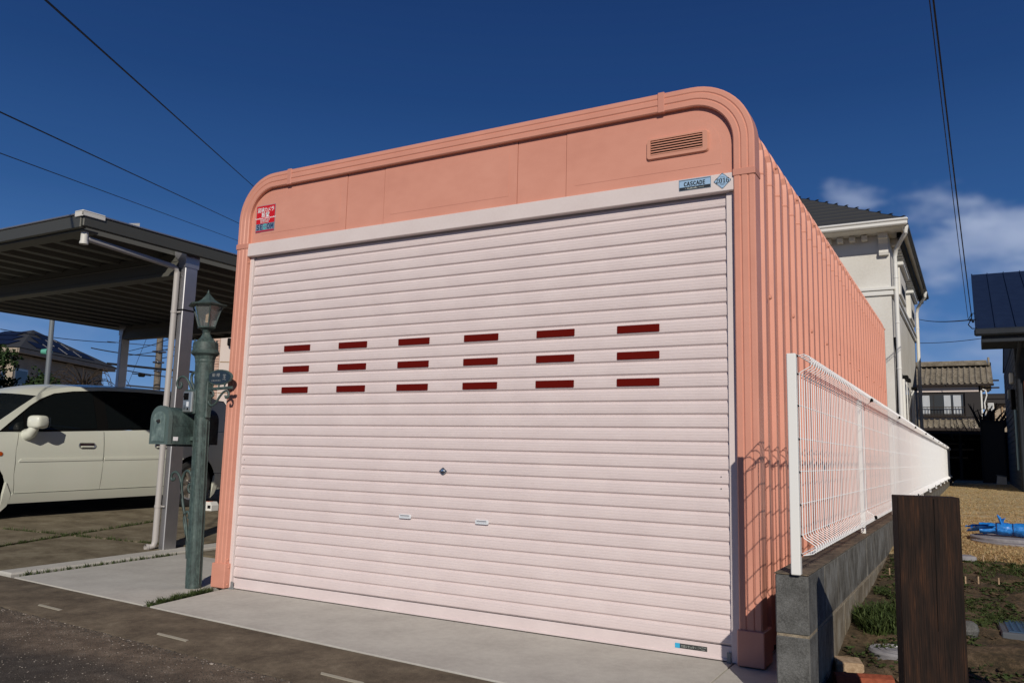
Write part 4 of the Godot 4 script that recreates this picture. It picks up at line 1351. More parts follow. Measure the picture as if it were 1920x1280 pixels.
	wput("corner_cap", mb, M.cap_white, c)
	mb = MB.new()
	mb.extrude(PackedVector2Array([Vector2(0, 0), Vector2(0.13, 0), Vector2(0.13, 0.035)]), -0.01, 0.01, Transform3D(Basis(Vector3.UP, PI / 2), Vector3(xr - 0.02, 2.973, zf - 0.42)))
	wput("edge_tab", mb, M.cap_white, c)
	# rain pipe: collector, sloping arm, pipe down the post, shoe at the bottom
	var px := -2.108
	var pz := -0.952
	mb = MB.new()
	mb.lathe([Vector2(0.0, -0.105), Vector2(0.037, -0.105), Vector2(0.037, -0.085), Vector2(0.031, -0.08), Vector2(0.031, 0.0), Vector2(0.0, 0.0)], Vector3(-2.045, 2.815, 0.06), 14)
	wput("rain_outlet", mb, M.cap_white, c)
	mb = MB.new()
	mb.tube([Vector3(-2.05, 2.765, 0.05), Vector3(px + 0.003, 2.722, pz + 0.06), Vector3(px, 2.705, pz + 0.015), Vector3(px, 2.66, pz), Vector3(px, 2.6, pz)], 0.026, 12)
	wput("rain_pipe", mb, M.pipe_grey, c)
	mb = MB.new()
	mb.tube([Vector3(px, 2.68, pz), Vector3(px, 0.10, pz), Vector3(px - 0.004, 0.055, pz + 0.012), Vector3(px - 0.02, 0.045, pz + 0.05), Vector3(px - 0.025, 0.045, pz + 0.075)], 0.0275, 12, false)
	wput("rain_pipe", mb, M.pipe_grey, c)
	mb = MB.new()
	mb.tube([Vector3(px - 0.021, 0.045, pz + 0.055), Vector3(px - 0.026, 0.045, pz + 0.08)], 0.032, 12, false)
	wput("pipe_shoe", mb, M.pipe_grey, c)
	for y in [2.28, 1.34, 0.42]:
		mb = MB.new()
		mb.lathe([Vector2(0.0285, -0.012), Vector2(0.032, -0.010), Vector2(0.032, 0.010), Vector2(0.0285, 0.012)], Vector3(px, y, pz), 12)
		mb.box(Vector3(px + 0.045, y, pz - 0.02), Vector3(0.05, 0.014, 0.01), 0.002)
		wput("pipe_clip", mb, M.pipe_grey, c)
	mb = MB.new()
	mb.bb(Vector3(-2.107, 2.298, -1.135), Vector3(-2.029, 2.312, -0.985))
	wput("cable_tie", mb, M.black, c)
	mb = MB.new()
	mb.bb(Vector3(-2.20, 2.22, -1.02), Vector3(-2.16, 2.36, -0.98), 0.005)
	wput("switch_box", mb, M.black, c)

# ---------------------------------------------------------------- far left: house, pole, shrubs
func roof_hip(mb: MB, a: Vector3, b: Vector3, c: Vector3, d: Vector3, r0: Vector3, r1: Vector3) -> void: # eave corners a b c d, ridge r0 (near a,d) r1 (near b,c)
	var cen := (a + b + c + d) / 4.0
	mb.quad(a, b, r1, r0, Vector3.UP)
	mb.quad(c, d, r0, r1, Vector3.UP)
	mb.tri(b, c, r1, Vector3.UP)
	mb.tri(d, a, r0, Vector3.UP)

func build_far_left() -> void:
	# house with solar panels, a square block seen on its corner
	var cor := Vector3(-34.18, 0, -17.16)
	var u := Vector3(-38.632 + 34.18, 0, -25.07 + 17.16).normalized() # along the wall that recedes to the right
	var w := Vector3(u.z, 0, -u.x) # along the other wall, to the left
	var h := thing("solar_house", "beige two storey house with blue solar panels on its dark hipped roof", "house", Vector3(-38, 0, -20))
	var L := 9.3
	var D := 4.4
	var ey := 5.2
	var P := func(s: float, t: float, y: float) -> Vector3: return cor + u * s + w * t + Vector3(0, y, 0)
	var mb := MB.new()
	var bs := Basis(u, Vector3.UP, w * 1.0)
	mb.box(P.call(L / 2, D / 2, 2.55), Vector3(L - 1.0, 5.1, D - 1.0), 0.0, Basis(u, Vector3.UP, u.cross(Vector3.UP)))
	wput("wall", mb, M.render_beige, h)
	mb = MB.new()
	for q in [[0.0, L, 0.0, 0.12], [0.0, L, D - 0.12, D]]:
		mb.box(P.call((q[0] + q[1]) / 2, (q[2] + q[3]) / 2, ey + 0.02), Vector3(q[1] - q[0], 0.24, 0.12), 0.02, Basis(u, Vector3.UP, u.cross(Vector3.UP)))
	for t in [0.06, L - 0.06]:
		mb.box(P.call(t, D / 2, ey + 0.02), Vector3(0.12, 0.235, D - 0.02), 0.02, Basis(u, Vector3.UP, u.cross(Vector3.UP)))
	wput("fascia", mb, M.render_beige, h)
	mb = MB.new()
	mb.box(P.call(L / 2, D / 2, ey - 0.03), Vector3(L - 0.2, 0.05, D - 0.2), 0.0, Basis(u, Vector3.UP, u.cross(Vector3.UP)))
	wput("soffit", mb, M.brown_wood, h)
	mb = MB.new()
	var ra: Vector3 = P.call(4.55, D / 2, ey + 1.6)
	var rb: Vector3 = P.call(4.65, D / 2, ey + 1.6)
	roof_hip(mb, P.call(-0.05, -0.05, ey + 0.15), P.call(L + 0.05, -0.05, ey + 0.15), P.call(L + 0.05, D + 0.05, ey + 0.15), P.call(-0.05, D + 0.05, ey + 0.15), ra, rb)
	wput("roof", mb, M.slate, h)
	# panels on the two visible slopes
	var e0: Vector3 = P.call(0, 0, ey + 0.15)
	var up1: Vector3 = (ra - P.call(4.55, 0, ey + 0.15))
	var nr: Vector3 = u.cross(up1).normalized()
	if nr.y < 0:
		nr = -nr
	for row in 3:
		for k in 5:
			var t0 := 0.10 + row * 0.25
			var s0 := 4.55 * (t0 + 0.23) + 0.15 + k * 1.42
			if s0 + 1.3 > L - 4.65 * (t0 + 0.23):
				continue
			var p0: Vector3 = e0 + u * s0 + up1 * t0 + nr * 0.05
			mb = MB.new()
			mb.quad(p0, p0 + u * 1.3, p0 + u * 1.3 + up1 * 0.23, p0 + up1 * 0.23, nr)
			mb.quad(p0, p0 + u * 1.3, p0 + u * 1.3 - nr * 0.05, p0 - nr * 0.05, -up1)
			wput("solar_panel", mb, M.solar, h)
			mb = MB.new()
			if k < 3:
				mb.bar(p0 + u * 1.36, p0 + u * 1.36 + up1 * 0.23, 0.05, 0.04)
				wput("panel_rail", mb, M.steel, h)
	var up2: Vector3 = ra - P.call(0, D / 2, ey + 0.15)
	var n2: Vector3 = w.cross(up2).normalized()
	if n2.y < 0:
		n2 = -n2
	for row in 3:
		for k in 2 - (1 if row > 0 else 0):
			var p0: Vector3 = e0 + w * (2.2 * (0.32 + row * 0.25) + 0.15 + k * 1.3) + up2 * (0.10 + row * 0.25) + n2 * 0.05
			mb = MB.new()
			mb.quad(p0, p0 + w * 1.2, p0 + w * 1.2 + up2 * 0.22, p0 + up2 * 0.22, n2)
			wput("solar_panel", mb, M.solar, h)
	# windows
	var win := func(s: float, y0: float, y1: float, wd: float, on_right: bool) -> void:
		var o: Vector3 = P.call(s, 0.5, 0) if on_right else P.call(0.5, s, 0)
		var ax := u if on_right else w
		var out := -w if on_right else -u
		var m2 := MB.new()
		var b2 := Basis(ax, Vector3.UP, ax.cross(Vector3.UP))
		m2.box(o + out * 0.03 + Vector3(0, (y0 + y1) / 2, 0), Vector3(wd + 0.16, y1 - y0 + 0.16, 0.08), 0.01, b2)
		var wn := wput("window", m2, M.steel, h)
		for k in 2:
			m2 = MB.new()
			m2.box(o + out * 0.075 + Vector3(0, lerp(y0, y1, 0.25 + 0.5 * k), 0), Vector3(wd, (y1 - y0) * 0.46, 0.02), 0.0, b2)
			wput("pane", m2, M.glass_blue, wn)
	win.call(1.1, 3.0, 4.35, 0.85, true)
	win.call(2.9, 3.0, 4.3, 0.7, true)
	win.call(6.6, 2.7, 4.2, 0.85, true)
	win.call(1.5, 2.9, 4.2, 1.2, false)
	mb = MB.new()
	mb.box(P.call(2.0, 0.25, 3.0), Vector3(1.3, 0.9, 0.4), 0.04, Basis(w, Vector3.UP, w.cross(Vector3.UP)))
	wput("balcony_box", mb, M.white_house, h)
	# street lamp pole beyond the carport
	var sp := thing("steel_pole", "slim grey steel pole with a small green box, standing beyond the white car", "pole", Vector3(-12.2, 0.2, -5.7))
	mb = MB.new()
	mb.tube([Vector3(-12.30, 0.2, -5.8), Vector3(-12.1, 3.47, -5.63), Vector3(-12.0, 5.6, -5.53)], [0.055, 0.05, 0.045], 10)
	wput("pole", mb, M.pole_grey, sp)
	mb = MB.new()
	mb.tube([Vector3(-12.30, 2.86, -5.60), Vector3(-12.19, 2.86, -5.66)], [0.055, 0.07], 10)
	mb.lathe([Vector2(0.06, -0.02), Vector2(0.06, 0.02)], Vector3(-12.16, 2.86, -5.68), 10)
	wput("junction_box", mb, M.teal_plastic, sp)
	# short white post near the house
	var wp := thing("vent_pipe", "short pale pipe standing in front of the beige house wall", "pipe", Vector3(-20.9, 0, -10.9))
	mb = MB.new()
	mb.tube([Vector3(-20.9, 0.2, -10.9), Vector3(-20.85, 2.95, -10.85)], 0.05, 8)
	wput("pipe", mb, M.pole_grey, wp)
	mb = MB.new()
	mb.lathe([Vector2(0.0, 0.06), Vector2(0.07, 0.05), Vector2(0.07, -0.03), Vector2(0.0, -0.03)].duplicate(), Vector3(-20.85, 2.97, -10.85), 8)
	wput("cap", mb, M.white_house, wp)
	# concrete utility pole
	var up := thing("utility_pole", "brown concrete utility pole with clamps and wires behind the carport", "utility pole", Vector3(-32.3, 0, -23.3))
	mb = MB.new()
	mb.tube([Vector3(-32.35, 0, -23.4), Vector3(-32.0, 5.3, -23.05), Vector3(-31.75, 9.5, -22.8)], [0.19, 0.165, 0.14], 12)
	wput("shaft", mb, M.concrete_pole, up)
	for q in [[5.75, 0.5], [5.2, 0.42], [4.75, 0.3]]:
		mb = MB.new()
		mb.box(Vector3(-32.0, q[0], -23.05), Vector3(q[1], 0.09, q[1]), 0.02)
		wput("clamp", mb, M.steel, up)
	# brick tiled building behind the lamp
	var bu := Vector3(0.52, 0, -0.28).normalized()
	var bt := thing("tiled_building", "pink brick tiled building with a cream strip behind the lamp post", "building", Vector3(-14.5, 0, -13.5))
	var bo := Vector3(-15.72, 0, -12.7)
	var bw := Vector3(bu.z, 0, -bu.x)
	if bw.z > 0:
		bw = -bw
	mb = MB.new()
	mb.box(bo + bu * 1.95 + bw * 2.0 + Vector3(0, 2.27, 0), Vector3(3.9, 4.54, 4.0), 0.0, Basis(bu, Vector3.UP, bu.cross(Vector3.UP)))
	wput("wall", mb, M.pink_wall, bt)
	mb = MB.new()
	var k := 0
	for r in 56: # courses of brick tile, too fine to pick apart
		var off := 0.0 if r % 2 == 0 else 0.04
		mb.box(bo + bu * 0.165 - bw * 0.012 + Vector3(0, 0.05 + r * 0.0805, 0), Vector3(0.33, 0.066, 0.024), 0.004, Basis(bu, Vector3.UP, bu.cross(Vector3.UP)))
	stuff(wput("brick_tiles", mb, M.brick_tile, bt))
	mb = MB.new()
	mb.box(bo - bu * 0.012 + bw * 2.0 + Vector3(0, 2.25, 0), Vector3(0.024, 4.45, 4.0), 0.0, Basis(bu, Vector3.UP, bu.cross(Vector3.UP)))
	wput("side_cladding", mb, M.brick_tile, bt)
	mb = MB.new()
	for y in [1.4, 2.6, 3.55]:
		mb.box(bo + bu * 1.0 - bw * 0.004 + Vector3(0, y, 0), Vector3(1.3, 0.025, 0.02), 0.0, Basis(bu, Vector3.UP, bu.cross(Vector3.UP)))
	wput("joint", mb, M.sand_stone, bt)
	mb = MB.new()
	mb.box(bo + bu * 0.66 - bw * 0.10 + Vector3(0, 4.15, 0), Vector3(0.10, 0.24, 0.18), 0.03)
	wput("wall_lamp", mb, M.black, bt)
	# low boundary with wire fence in front of it
	var bf := thing("wire_fence", "low wire fence on a pale wall between the car and the tiled building", "fence", Vector3(-10.5, 0.2, -8.6))
	mb = MB.new()
	mb.bb(Vector3(-12.5, 0.15, -8.72), Vector3(-7.0, 1.05, -8.6), 0.01)
	wput("wall", mb, M.render_beige, bf)
	mb = MB.new()
	for i in 40:
		mb.bar(Vector3(-12.4 + i * 0.135, 1.05, -8.66), Vector3(-12.4 + i * 0.135 + 0.35, 1.75, -8.66), 0.008, 0.008)
		mb.bar(Vector3(-12.4 + i * 0.135 + 0.35, 1.05, -8.66), Vector3(-12.4 + i * 0.135, 1.75, -8.66), 0.008, 0.008)
	mb.bar(Vector3(-12.4, 1.76, -8.66), Vector3(-7.0, 1.76, -8.66), 0.03, 0.03)
	stuff(wput("wire_net", mb, M.pole_grey, bf))
	# evergreen with orange fruit
	tree_bush("fruit_tree", "dark evergreen bush with orange fruit at the far left edge", Vector3(-13.55, 0.2, -5.0), 2.75, 0.72, true)
	tree_bush("garden_shrub", "dense leafy shrub behind the windscreen of the white car", Vector3(-13.2, 0.2, -6.0), 2.15, 0.6, false)
	# bare weeping shrub
	var ws := thing("weeping_shrub", "bare brown shrub with arching drooping twigs above the car roof", "shrub", Vector3(-13.0, 0.2, -7.0))
	mb = MB.new()
	mb.tube([Vector3(-13.0, 0.2, -7.0), Vector3(-12.95, 1.5, -7.02), Vector3(-13.0, 2.35, -7.0)], [0.07, 0.05, 0.035], 7)
	wput("trunk", mb, M.bark, ws)
	mb = MB.new()
	for i in 90:
		var a := rng.randf() * TAU
		var reach := rng.randf_range(0.35, 1.25)
		var hgt := rng.randf_range(0.1, 0.55)
		var st := Vector3(-13.0, rng.randf_range(1.7, 2.35), -7.0)
		var pp := []
		for s in 7:
			var t := s / 6.0
			pp.append(st + Vector3(cos(a), 0, sin(a)) * reach * (1.0 - pow(1.0 - t, 1.6)) + Vector3(rng.randf_range(-0.02, 0.02), hgt * 4.0 * t * (1.0 - t) * 0.9 + hgt * t * 0.3 - t * t * t * rng.randf_range(0.5, 1.0), 0))
		mb.tube(pp, [0.011, 0.009, 0.008, 0.007, 0.006, 0.005, 0.004], 4, false)
	stuff(wput("twigs", mb, M.bark, ws))
	# yellow guy wire guard
	var gw := thing("guy_wire", "slanting guy wire with a yellow guard tube behind the windscreen", "guy wire", Vector3(-13.1, 0.2, -4.7))
	mb = MB.new()
	mb.tube([Vector3(-13.15, 0.2, -4.68), Vector3(-13.05, 2.30, -4.72)], 0.075, 10)
	wput("guard", mb, M.yellow, gw)
	mb = MB.new()
	mb.tube([Vector3(-13.05, 2.25, -4.72), Vector3(-13.45, 3.25, -4.66), Vector3(-15.2, 7.6, -4.4)], 0.02, 6)
	wput("wire", mb, M.pole_grey, gw)

func leaf_cluster() -> ArrayMesh:
	var mb := MB.new()
	mb.colored = true
	for i in 6:
		var d := Vector3(rng.randfn(), rng.randfn(), rng.randfn()).normalized()
		var sd := d.cross(Vector3(rng.randfn(), rng.randfn(), rng.randfn())).normalized() * 0.24
		var b := Vector3(rng.randf_range(-0.4, 0.4), rng.randf_range(-0.4, 0.4), rng.randf_range(-0.4, 0.4))
		var k := rng.randf_range(0.6, 1.5)
		mb.col = Color(k, k, k * 0.9)
		var nn := d.cross(sd)
		mb.quad(b, b + d * 0.4 + sd, b + d * 0.9, b + d * 0.4 - sd, nn)
	return mb.mesh()

func tree_bush(called: String, label: String, at: Vector3, hgt: float, rad: float, fruit: bool) -> void:
	var t := thing(called, label, "bush" if not fruit else "tree", at)
	var mb := MB.new()
	mb.tube([Vector3(), Vector3(0.03, hgt * 0.4, 0.02), Vector3(-0.04, hgt * 0.75, 0)], [0.06, 0.045, 0.02], 7)
	for i in 9:
		var a := rng.randf() * TAU
		mb.tube([Vector3(0, hgt * rng.randf_range(0.3, 0.6), 0), Vector3(cos(a) * rad * 0.5, hgt * 0.7, sin(a) * rad * 0.5), Vector3(cos(a) * rad * 0.85, hgt * rng.randf_range(0.7, 1.0), sin(a) * rad * 0.85)], [0.025, 0.016, 0.006], 5)
	put("trunk", mb.mesh(), M.bark, t)
	var mm := MultiMesh.new()
	mm.transform_format = MultiMesh.TRANSFORM_3D
	mm.use_colors = true
	mm.mesh = leaf_cluster()
	var n := 900
	mm.instance_count = n
	var lobes := []
	for i in 8:
		lobes.append(Vector3(rng.randf_range(-0.75, 0.75) * rad, hgt * rng.randf_range(0.45, 0.92), rng.randf_range(-0.75, 0.75) * rad))
	for i in n:
		var l: Vector3 = lobes[i % 8]
		var d := Vector3(rng.randfn(), rng.randfn(), rng.randfn()).normalized() * pow(rng.randf(), 0.5) * rad * 0.55
		if i % 30 == 0:
			d *= 1.6
		var s := rng.randf_range(0.07, 0.13)
		mm.set_instance_transform(i, Transform3D(Basis(Vector3(rng.randfn(), rng.randfn(), rng.randfn()).normalized(), rng.randf() * TAU).scaled(Vector3(s, s, s)), l + d))
		var k := rng.randf_range(0.6, 1.3)
		mm.set_instance_color(i, Color(k, k, k))
	var mi := MultiMeshInstance3D.new()
	mi.multimesh = mm
	mi.material_override = M.leaf_dark
	mi.name = "crown"
	t.add_child(mi)
	stuff(mi)
	if fruit:
		for i in 14:
			mb = MB.new()
			mb.lathe([Vector2(0, -0.05), Vector2(0.045, -0.025), Vector2(0.05, 0.01), Vector2(0.03, 0.045), Vector2(0, 0.05)], Vector3(), 8)
			var l: Vector3 = lobes[i % 8]
			put("fruit", mb.mesh(), M.fruit, t, l + Vector3(rng.randfn() * 0.25, -0.2 + rng.randfn() * 0.2, rng.randfn() * 0.25 + 0.15))

# ---------------------------------------------------------------- houses on the right
func build_right_houses() -> void:
	var h := thing("cream_house", "tall cream rendered house with dark slate roof and white gutters behind the pink garage", "house", Vector3(-1.2, 0, -17.8))
	var cx := 3.27
	var mb := MB.new()
	mb.bb(Vector3(-5.5, 0.0, -21.6), Vector3(cx, 5.75, -14.0))
	wput("wall", mb, M.render_cream, h)
	mb = MB.new()
	mb.bb(Vector3(-5.5, 5.36, -14.03), Vector3(cx + 0.001, 5.70, -13.999))
	wput("frieze", mb, M.white_house, h)
	mb = MB.new()
	for q in [[4.535, 4.60, 0.075], [4.43, 4.53, 0.045]]:
		mb.bb(Vector3(-5.5, q[0], -14.0 - 0.01), Vector3(cx + q[2], q[1], -14.0 + q[2]), 0.008)
		mb.bb(Vector3(cx - 0.01, q[0] + 0.001, -21.6), Vector3(cx + q[2] - 0.001, q[1] - 0.001, -14.03), 0.008)
	wput("string_course", mb, M.white_house, h)
	# eaves
	var ey := 5.78
	mb = MB.new()
	mb.bb(Vector3(-5.9, ey - 0.06, -22.1), Vector3(3.60, ey, -13.42))
	wput("soffit", mb, M.render_cream, h)
	mb = MB.new()
	mb.bb(Vector3(-5.9, ey - 0.05, -13.44), Vector3(3.66, ey + 0.075, -13.32), 0.02)
	mb.bb(Vector3(-5.9, ey + 0.03, -13.45), Vector3(3.675, ey + 0.085, -13.29), 0.02)
	wput("gutter", mb, M.white_house, h)
	mb = MB.new()
	mb.bb(Vector3(3.585, ey - 0.03, -22.1), Vector3(3.66, ey + 0.07, -13.45), 0.02)
	wput("shade_toned_gutter", mb, M.eaves_bronze, h)  # dark bronze here stands in for shade on the sunless side gutter
	mb = MB.new()
	mb.bb(Vector3(3.42, ey - 0.17, -22.0), Vector3(3.52, ey - 0.06, -13.9), 0.01)
	wput("eaves_board", mb, M.black, h)
	for i in 12:
		mb = MB.new()
		mb.bb(Vector3(2.75 - i * 0.24, 5.60, -13.98), Vector3(2.87 - i * 0.24, 5.71, -13.80), 0.01)
		wput("dentil", mb, M.render_cream, h)
	for i in 24:
		mb = MB.new()
		mb.bb(Vector3(cx + 0.002, 5.56, -14.5 - i * 0.29), Vector3(cx + 0.16, 5.71, -14.36 - i * 0.29), 0.01)
		wput("dentil", mb, M.render_cream, h)
	mb = MB.new()
	var cp := PackedVector2Array()
	for q in [[0.0, 0.0], [0.10, 0.0], [0.115, 0.06], [0.09, 0.10], [0.10, 0.24], [0.17, 0.32], [0.24, 0.335], [0.24, 0.38], [0.25, 0.47], [0.0, 0.47]]:
		cp.append(Vector2(q[0], q[1]))
	mb.extrude(cp, -0.09, 0.09, Transform3D(Basis(Vector3(0, 0, 1), Vector3.UP, Vector3(-1, 0, 0)), Vector3(3.165, 5.27, -14.0)))
	wput("corbel", mb, M.render_cream, h)
	# slate roof in courses
	var rows := 16
	var pitch := 0.6
	for k in rows:
		var d0 := k * 0.24
		mb = MB.new()
		for s in [0, 1]:
			var a := Vector3(-5.9, ey + 0.09 + d0 * pitch + 0.02, -13.40 - d0)
			var xa := 3.60 - d0
			var d1 := d0 + 0.25
			if s == 0:
				mb.quad(a, Vector3(xa, a.y, a.z), Vector3(3.60 - d1, ey + 0.09 + d1 * pitch, -13.40 - d1), Vector3(-5.9, ey + 0.09 + d1 * pitch, -13.40 - d1), Vector3.UP)
				mb.quad(a, Vector3(xa, a.y, a.z), Vector3(xa, a.y - 0.03, a.z), a - Vector3(0, 0.03, 0), Vector3(0, 0, 1))
			else:
				mb.quad(Vector3(xa + 0.02, a.y, a.z), Vector3(xa + 0.02, a.y, -22.1 + d0), Vector3(3.62 - d1, ey + 0.09 + d1 * pitch, -22.1 + d1), Vector3(3.62 - d1, ey + 0.09 + d1 * pitch, -13.40 - d1), Vector3.UP)
				mb.quad(Vector3(xa + 0.02, a.y, a.z), Vector3(xa + 0.02, a.y, -22.1 + d0), Vector3(xa + 0.02, a.y - 0.03, -22.1 + d0), Vector3(xa + 0.02, a.y - 0.03, a.z), Vector3(1, 0, 0))
		wput("slate_course", mb, M.slate, h)
		mb = MB.new()
		mb.box(Vector3(3.60 - d0 - 0.08, ey + 0.135 + d0 * pitch, -13.40 - d0 - 0.08), Vector3(0.05, 0.012, 0.28), 0.003, Basis(Vector3.UP, PI / 4))
		wput("hip_cap", mb, M.slate, h)
	# rain pipes with swan necks
	for z in [-14.02, -21.35]:
		mb = MB.new()
		mb.tube([Vector3(3.61, ey - 0.05, z + 0.45), Vector3(3.61, ey - 0.16, z + 0.43), Vector3(3.50, ey - 0.27, z + 0.22), Vector3(3.40, ey - 0.40, z + 0.06), Vector3(3.365, ey - 0.55, z), Vector3(3.365, ey - 0.8, z)], 0.042, 8)
		mb.tube([Vector3(3.365, ey - 0.7, z), Vector3(3.365, 0.0, z)], 0.045, 10)
		mb.lathe([Vector2(0.03, -0.16), Vector2(0.055, -0.05), Vector2(0.06, 0.0)], Vector3(3.61, ey - 0.02, z + 0.45), 10)
		for y in [4.8, 3.85, 2.9, 1.9]:
			mb.lathe([Vector2(0.046, -0.02), Vector2(0.052, -0.015), Vector2(0.052, 0.015), Vector2(0.046, 0.02)], Vector3(3.365, y, z), 10)
		wput("rain_pipe", mb, M.white_house, h)
	# upper bays and slit windows on the side wall
	for q in [[-16.9, -15.2], [-20.2, -18.6]]:
		mb = MB.new()
		mb.bb(Vector3(cx - 0.01, 4.66, q[0]), Vector3(cx + 0.10, 5.30, q[1]), 0.01)
		wput("bay", mb, M.render_cream, h)
		mb = MB.new()
		mb.bb(Vector3(cx - 0.01, 5.301, q[0] - 0.08), Vector3(cx + 0.18, 5.38, q[1] + 0.08), 0.015)
		wput("bay_cap", mb, M.white_house, h)
		mb = MB.new()
		mb.bb(Vector3(cx + 0.098, 4.76, q[0] + 0.35), Vector3(cx + 0.104, 4.96, q[1] - 0.35))
		wput("vent_slit", mb, M.black, h)
	for z in [-16.0, -16.75, -19.2]:
		mb = MB.new()
		mb.bb(Vector3(cx - 0.01, 0.9, z - 0.22), Vector3(cx + 0.07, 2.85, z + 0.22), 0.01)
		var wn := wput("window", mb, M.white_house, h)
		mb = MB.new()
		mb.bb(Vector3(cx + 0.06, 1.0, z - 0.15), Vector3(cx + 0.074, 2.75, z + 0.15))
		wput("pane", mb, M.glass_house, wn)
		mb = MB.new()
		mb.bb(Vector3(cx - 0.01, 2.86, z - 0.16), Vector3(cx + 0.13, 2.94, z + 0.16), 0.01)
		wput("vent_hood", mb, M.black, h)
	mb = MB.new()
	mb.tube([Vector3(cx + 0.03, 3.55, -14.06), Vector3(cx + 0.06, 3.2, -14.05), Vector3(cx + 0.03, 0.6, -14.06)], 0.03, 8)
	wput("cable_duct", mb, M.black, h)

	# far house with pantile roofs
	var t := thing("pantile_house", "old house with brown pantile roofs and curtained upper window at the end of the lawn", "house", Vector3(-0.5, 0, -48))
	mb = MB.new()
	mb.bb(Vector3(-6, 0, -51), Vector3(5.06, 5.3, -45.0))
	wput("wall", mb, M.pink_wall, t)
	mb = MB.new()
	mb.bb(Vector3(-6, 4.72, -44.985), Vector3(5.0, 4.80, -44.95), 0.0)
	wput("head_rail", mb, M.black, t)
	var col := tile_column(9, 0.36, 0.40)
	for i in 38:
		put("tile_column", col, M.kawara, t, Vector3(5.62 - i * 0.268, 5.22, -44.62) - t.position)
	for i in 38: # back slope
		var b := put("tile_column", col, M.kawara, t, Vector3(5.35 - i * 0.268, 5.22, -50.55) - t.position)
		b.rotation.y = PI
	mb = MB.new()
	for k in 4:
		mb.bb(Vector3(-4.7, 6.44 + k * 0.07, -47.45 + k * 0.02), Vector3(5.45 - k * 0.01, 6.505 + k * 0.07, -47.2 - k * 0.02), 0.015)
	wput("ridge", mb, M.kawara, t)
	mb = MB.new()
	mb.bb(Vector3(5.45, 6.40, -47.5), Vector3(5.56, 6.86, -47.15), 0.03)
	wput("ridge_end", mb, M.kawara, t)
	mb = MB.new()
	mb.bb(Vector3(-4.7, 5.10, -45.1), Vector3(5.65, 5.20, -44.64), 0.01)
	wput("eaves", mb, M.brown_wood, t)
	for q in [5.36, 4.98]:
		mb = MB.new()
		mb.bb(Vector3(5.06, q, -45.3), Vector3(5.9, q + 0.08, -45.2), 0.01)
		wput("purlin", mb, M.brown_wood, t)
	mb = MB.new()
	mb.extrude(PackedVector2Array([Vector2(-45.0, 5.1), Vector2(-47.6, 6.2), Vector2(-50.3, 5.1), Vector2(-50.3, 4.4), Vector2(-45.0, 4.4)]), 4.95, 5.045, Transform3D(Basis(Vector3(0, 0, 1), Vector3.UP, Vector3(1, 0, 0)), Vector3()))
	wput("gable_wall", mb, M.pink_wall, t)
	# upper window
	mb = MB.new()
	mb.bb(Vector3(2.02, 3.50, -45.0), Vector3(4.28, 4.72, -44.93), 0.01)
	var wn := wput("window", mb, M.shutter_case, t)
	for q in [[2.10, 2.78], [2.84, 3.50], [3.56, 4.20]]:
		mb = MB.new()
		mb.bb(Vector3(q[0], 3.58, -44.935), Vector3(q[1], 4.64, -44.922))
		wput("pane", mb, M.glass_house, wn)
	for q in [[2.14, 2.62, 8], [3.30, 3.62, 6], [3.74, 4.10, 7]]:
		mb = MB.new()
		for i in q[2]:
			var xx: float = lerp(q[0], q[1], (i + 0.5) / q[2])
			mb.tube([Vector3(xx, 3.60, -44.905), Vector3(xx + 0.006, 4.2, -44.905), Vector3(xx, 4.62, -44.905)], (q[1] - q[0]) / q[2] * 0.55, 6)
		wput("curtain", mb, M.curtain, wn)
	mb = MB.new()
	for y in [3.60, 3.97]:
		mb.bb(Vector3(2.0, y, -44.72), Vector3(4.30, y + 0.035, -44.68))
	for i in 16:
		mb.bb(Vector3(2.05 + i * 0.148, 3.6, -44.71), Vector3(2.07 + i * 0.148, 3.97, -44.69))
	mb.bb(Vector3(2.0, 3.48, -44.95), Vector3(4.30, 3.55, -44.66))
	wput("railing", mb, M.brown_wood, t)
	mb = MB.new()
	mb.bb(Vector3(4.285, 3.45, -45.0), Vector3(5.0, 4.76, -44.80), 0.02)
	wput("shutter_box", mb, M.shutter_case, t)
	mb = MB.new()
	mb.bb(Vector3(5.02, 2.8, -45.02), Vector3(5.10, 4.85, -44.9), 0.01)
	wput("corner_board", mb, M.white_house, t)
	mb = MB.new()
	mb.tube([Vector3(5.12, 4.92, -44.9), Vector3(5.26, 4.86, -44.9), Vector3(5.3, 4.6, -44.9), Vector3(5.18, 4.2, -44.9), Vector3(5.25, 3.0, -44.9)], 0.035, 7)
	wput("rain_pipe", mb, M.white_house, t)
	var col2 := tile_column(4, 0.36, 0.38)
	for i in 26:
		put("tile_column", col2, M.kawara, t, Vector3(4.93 - i * 0.268, 2.86, -43.75) - t.position)
	mb = MB.new()
	mb.bb(Vector3(-2.2, 2.70, -45.0), Vector3(4.95, 2.84, -43.6), 0.01)
	wput("lower_eaves", mb, M.brown_wood, t)
	mb = MB.new()
	mb.bb(Vector3(-2.2, 0.0, -45.0), Vector3(5.04, 2.7, -44.94), 0.0)
	wput("timber_front", mb, M.brown_wood, t)
	# low neighbour behind, with an outdoor air unit
	var nb := thing("far_house", "low brown roofed house beyond the pruned tree, with pale posts", "house", Vector3(8, 0, -52))
	mb = MB.new()
	mb.bb(Vector3(5.3, 0, -56), Vector3(14, 4.55, -52.0))
	wput("wall", mb, M.render_beige, nb)
	mb = MB.new()
	mb.bb(Vector3(5.2, 4.56, -57), Vector3(14.5, 4.85, -51.6), 0.05)
	mb.bb(Vector3(5.0, 4.851, -57), Vector3(14.5, 5.25, -52.4), 0.1)
	wput("roof", mb, M.shutter_case, nb)
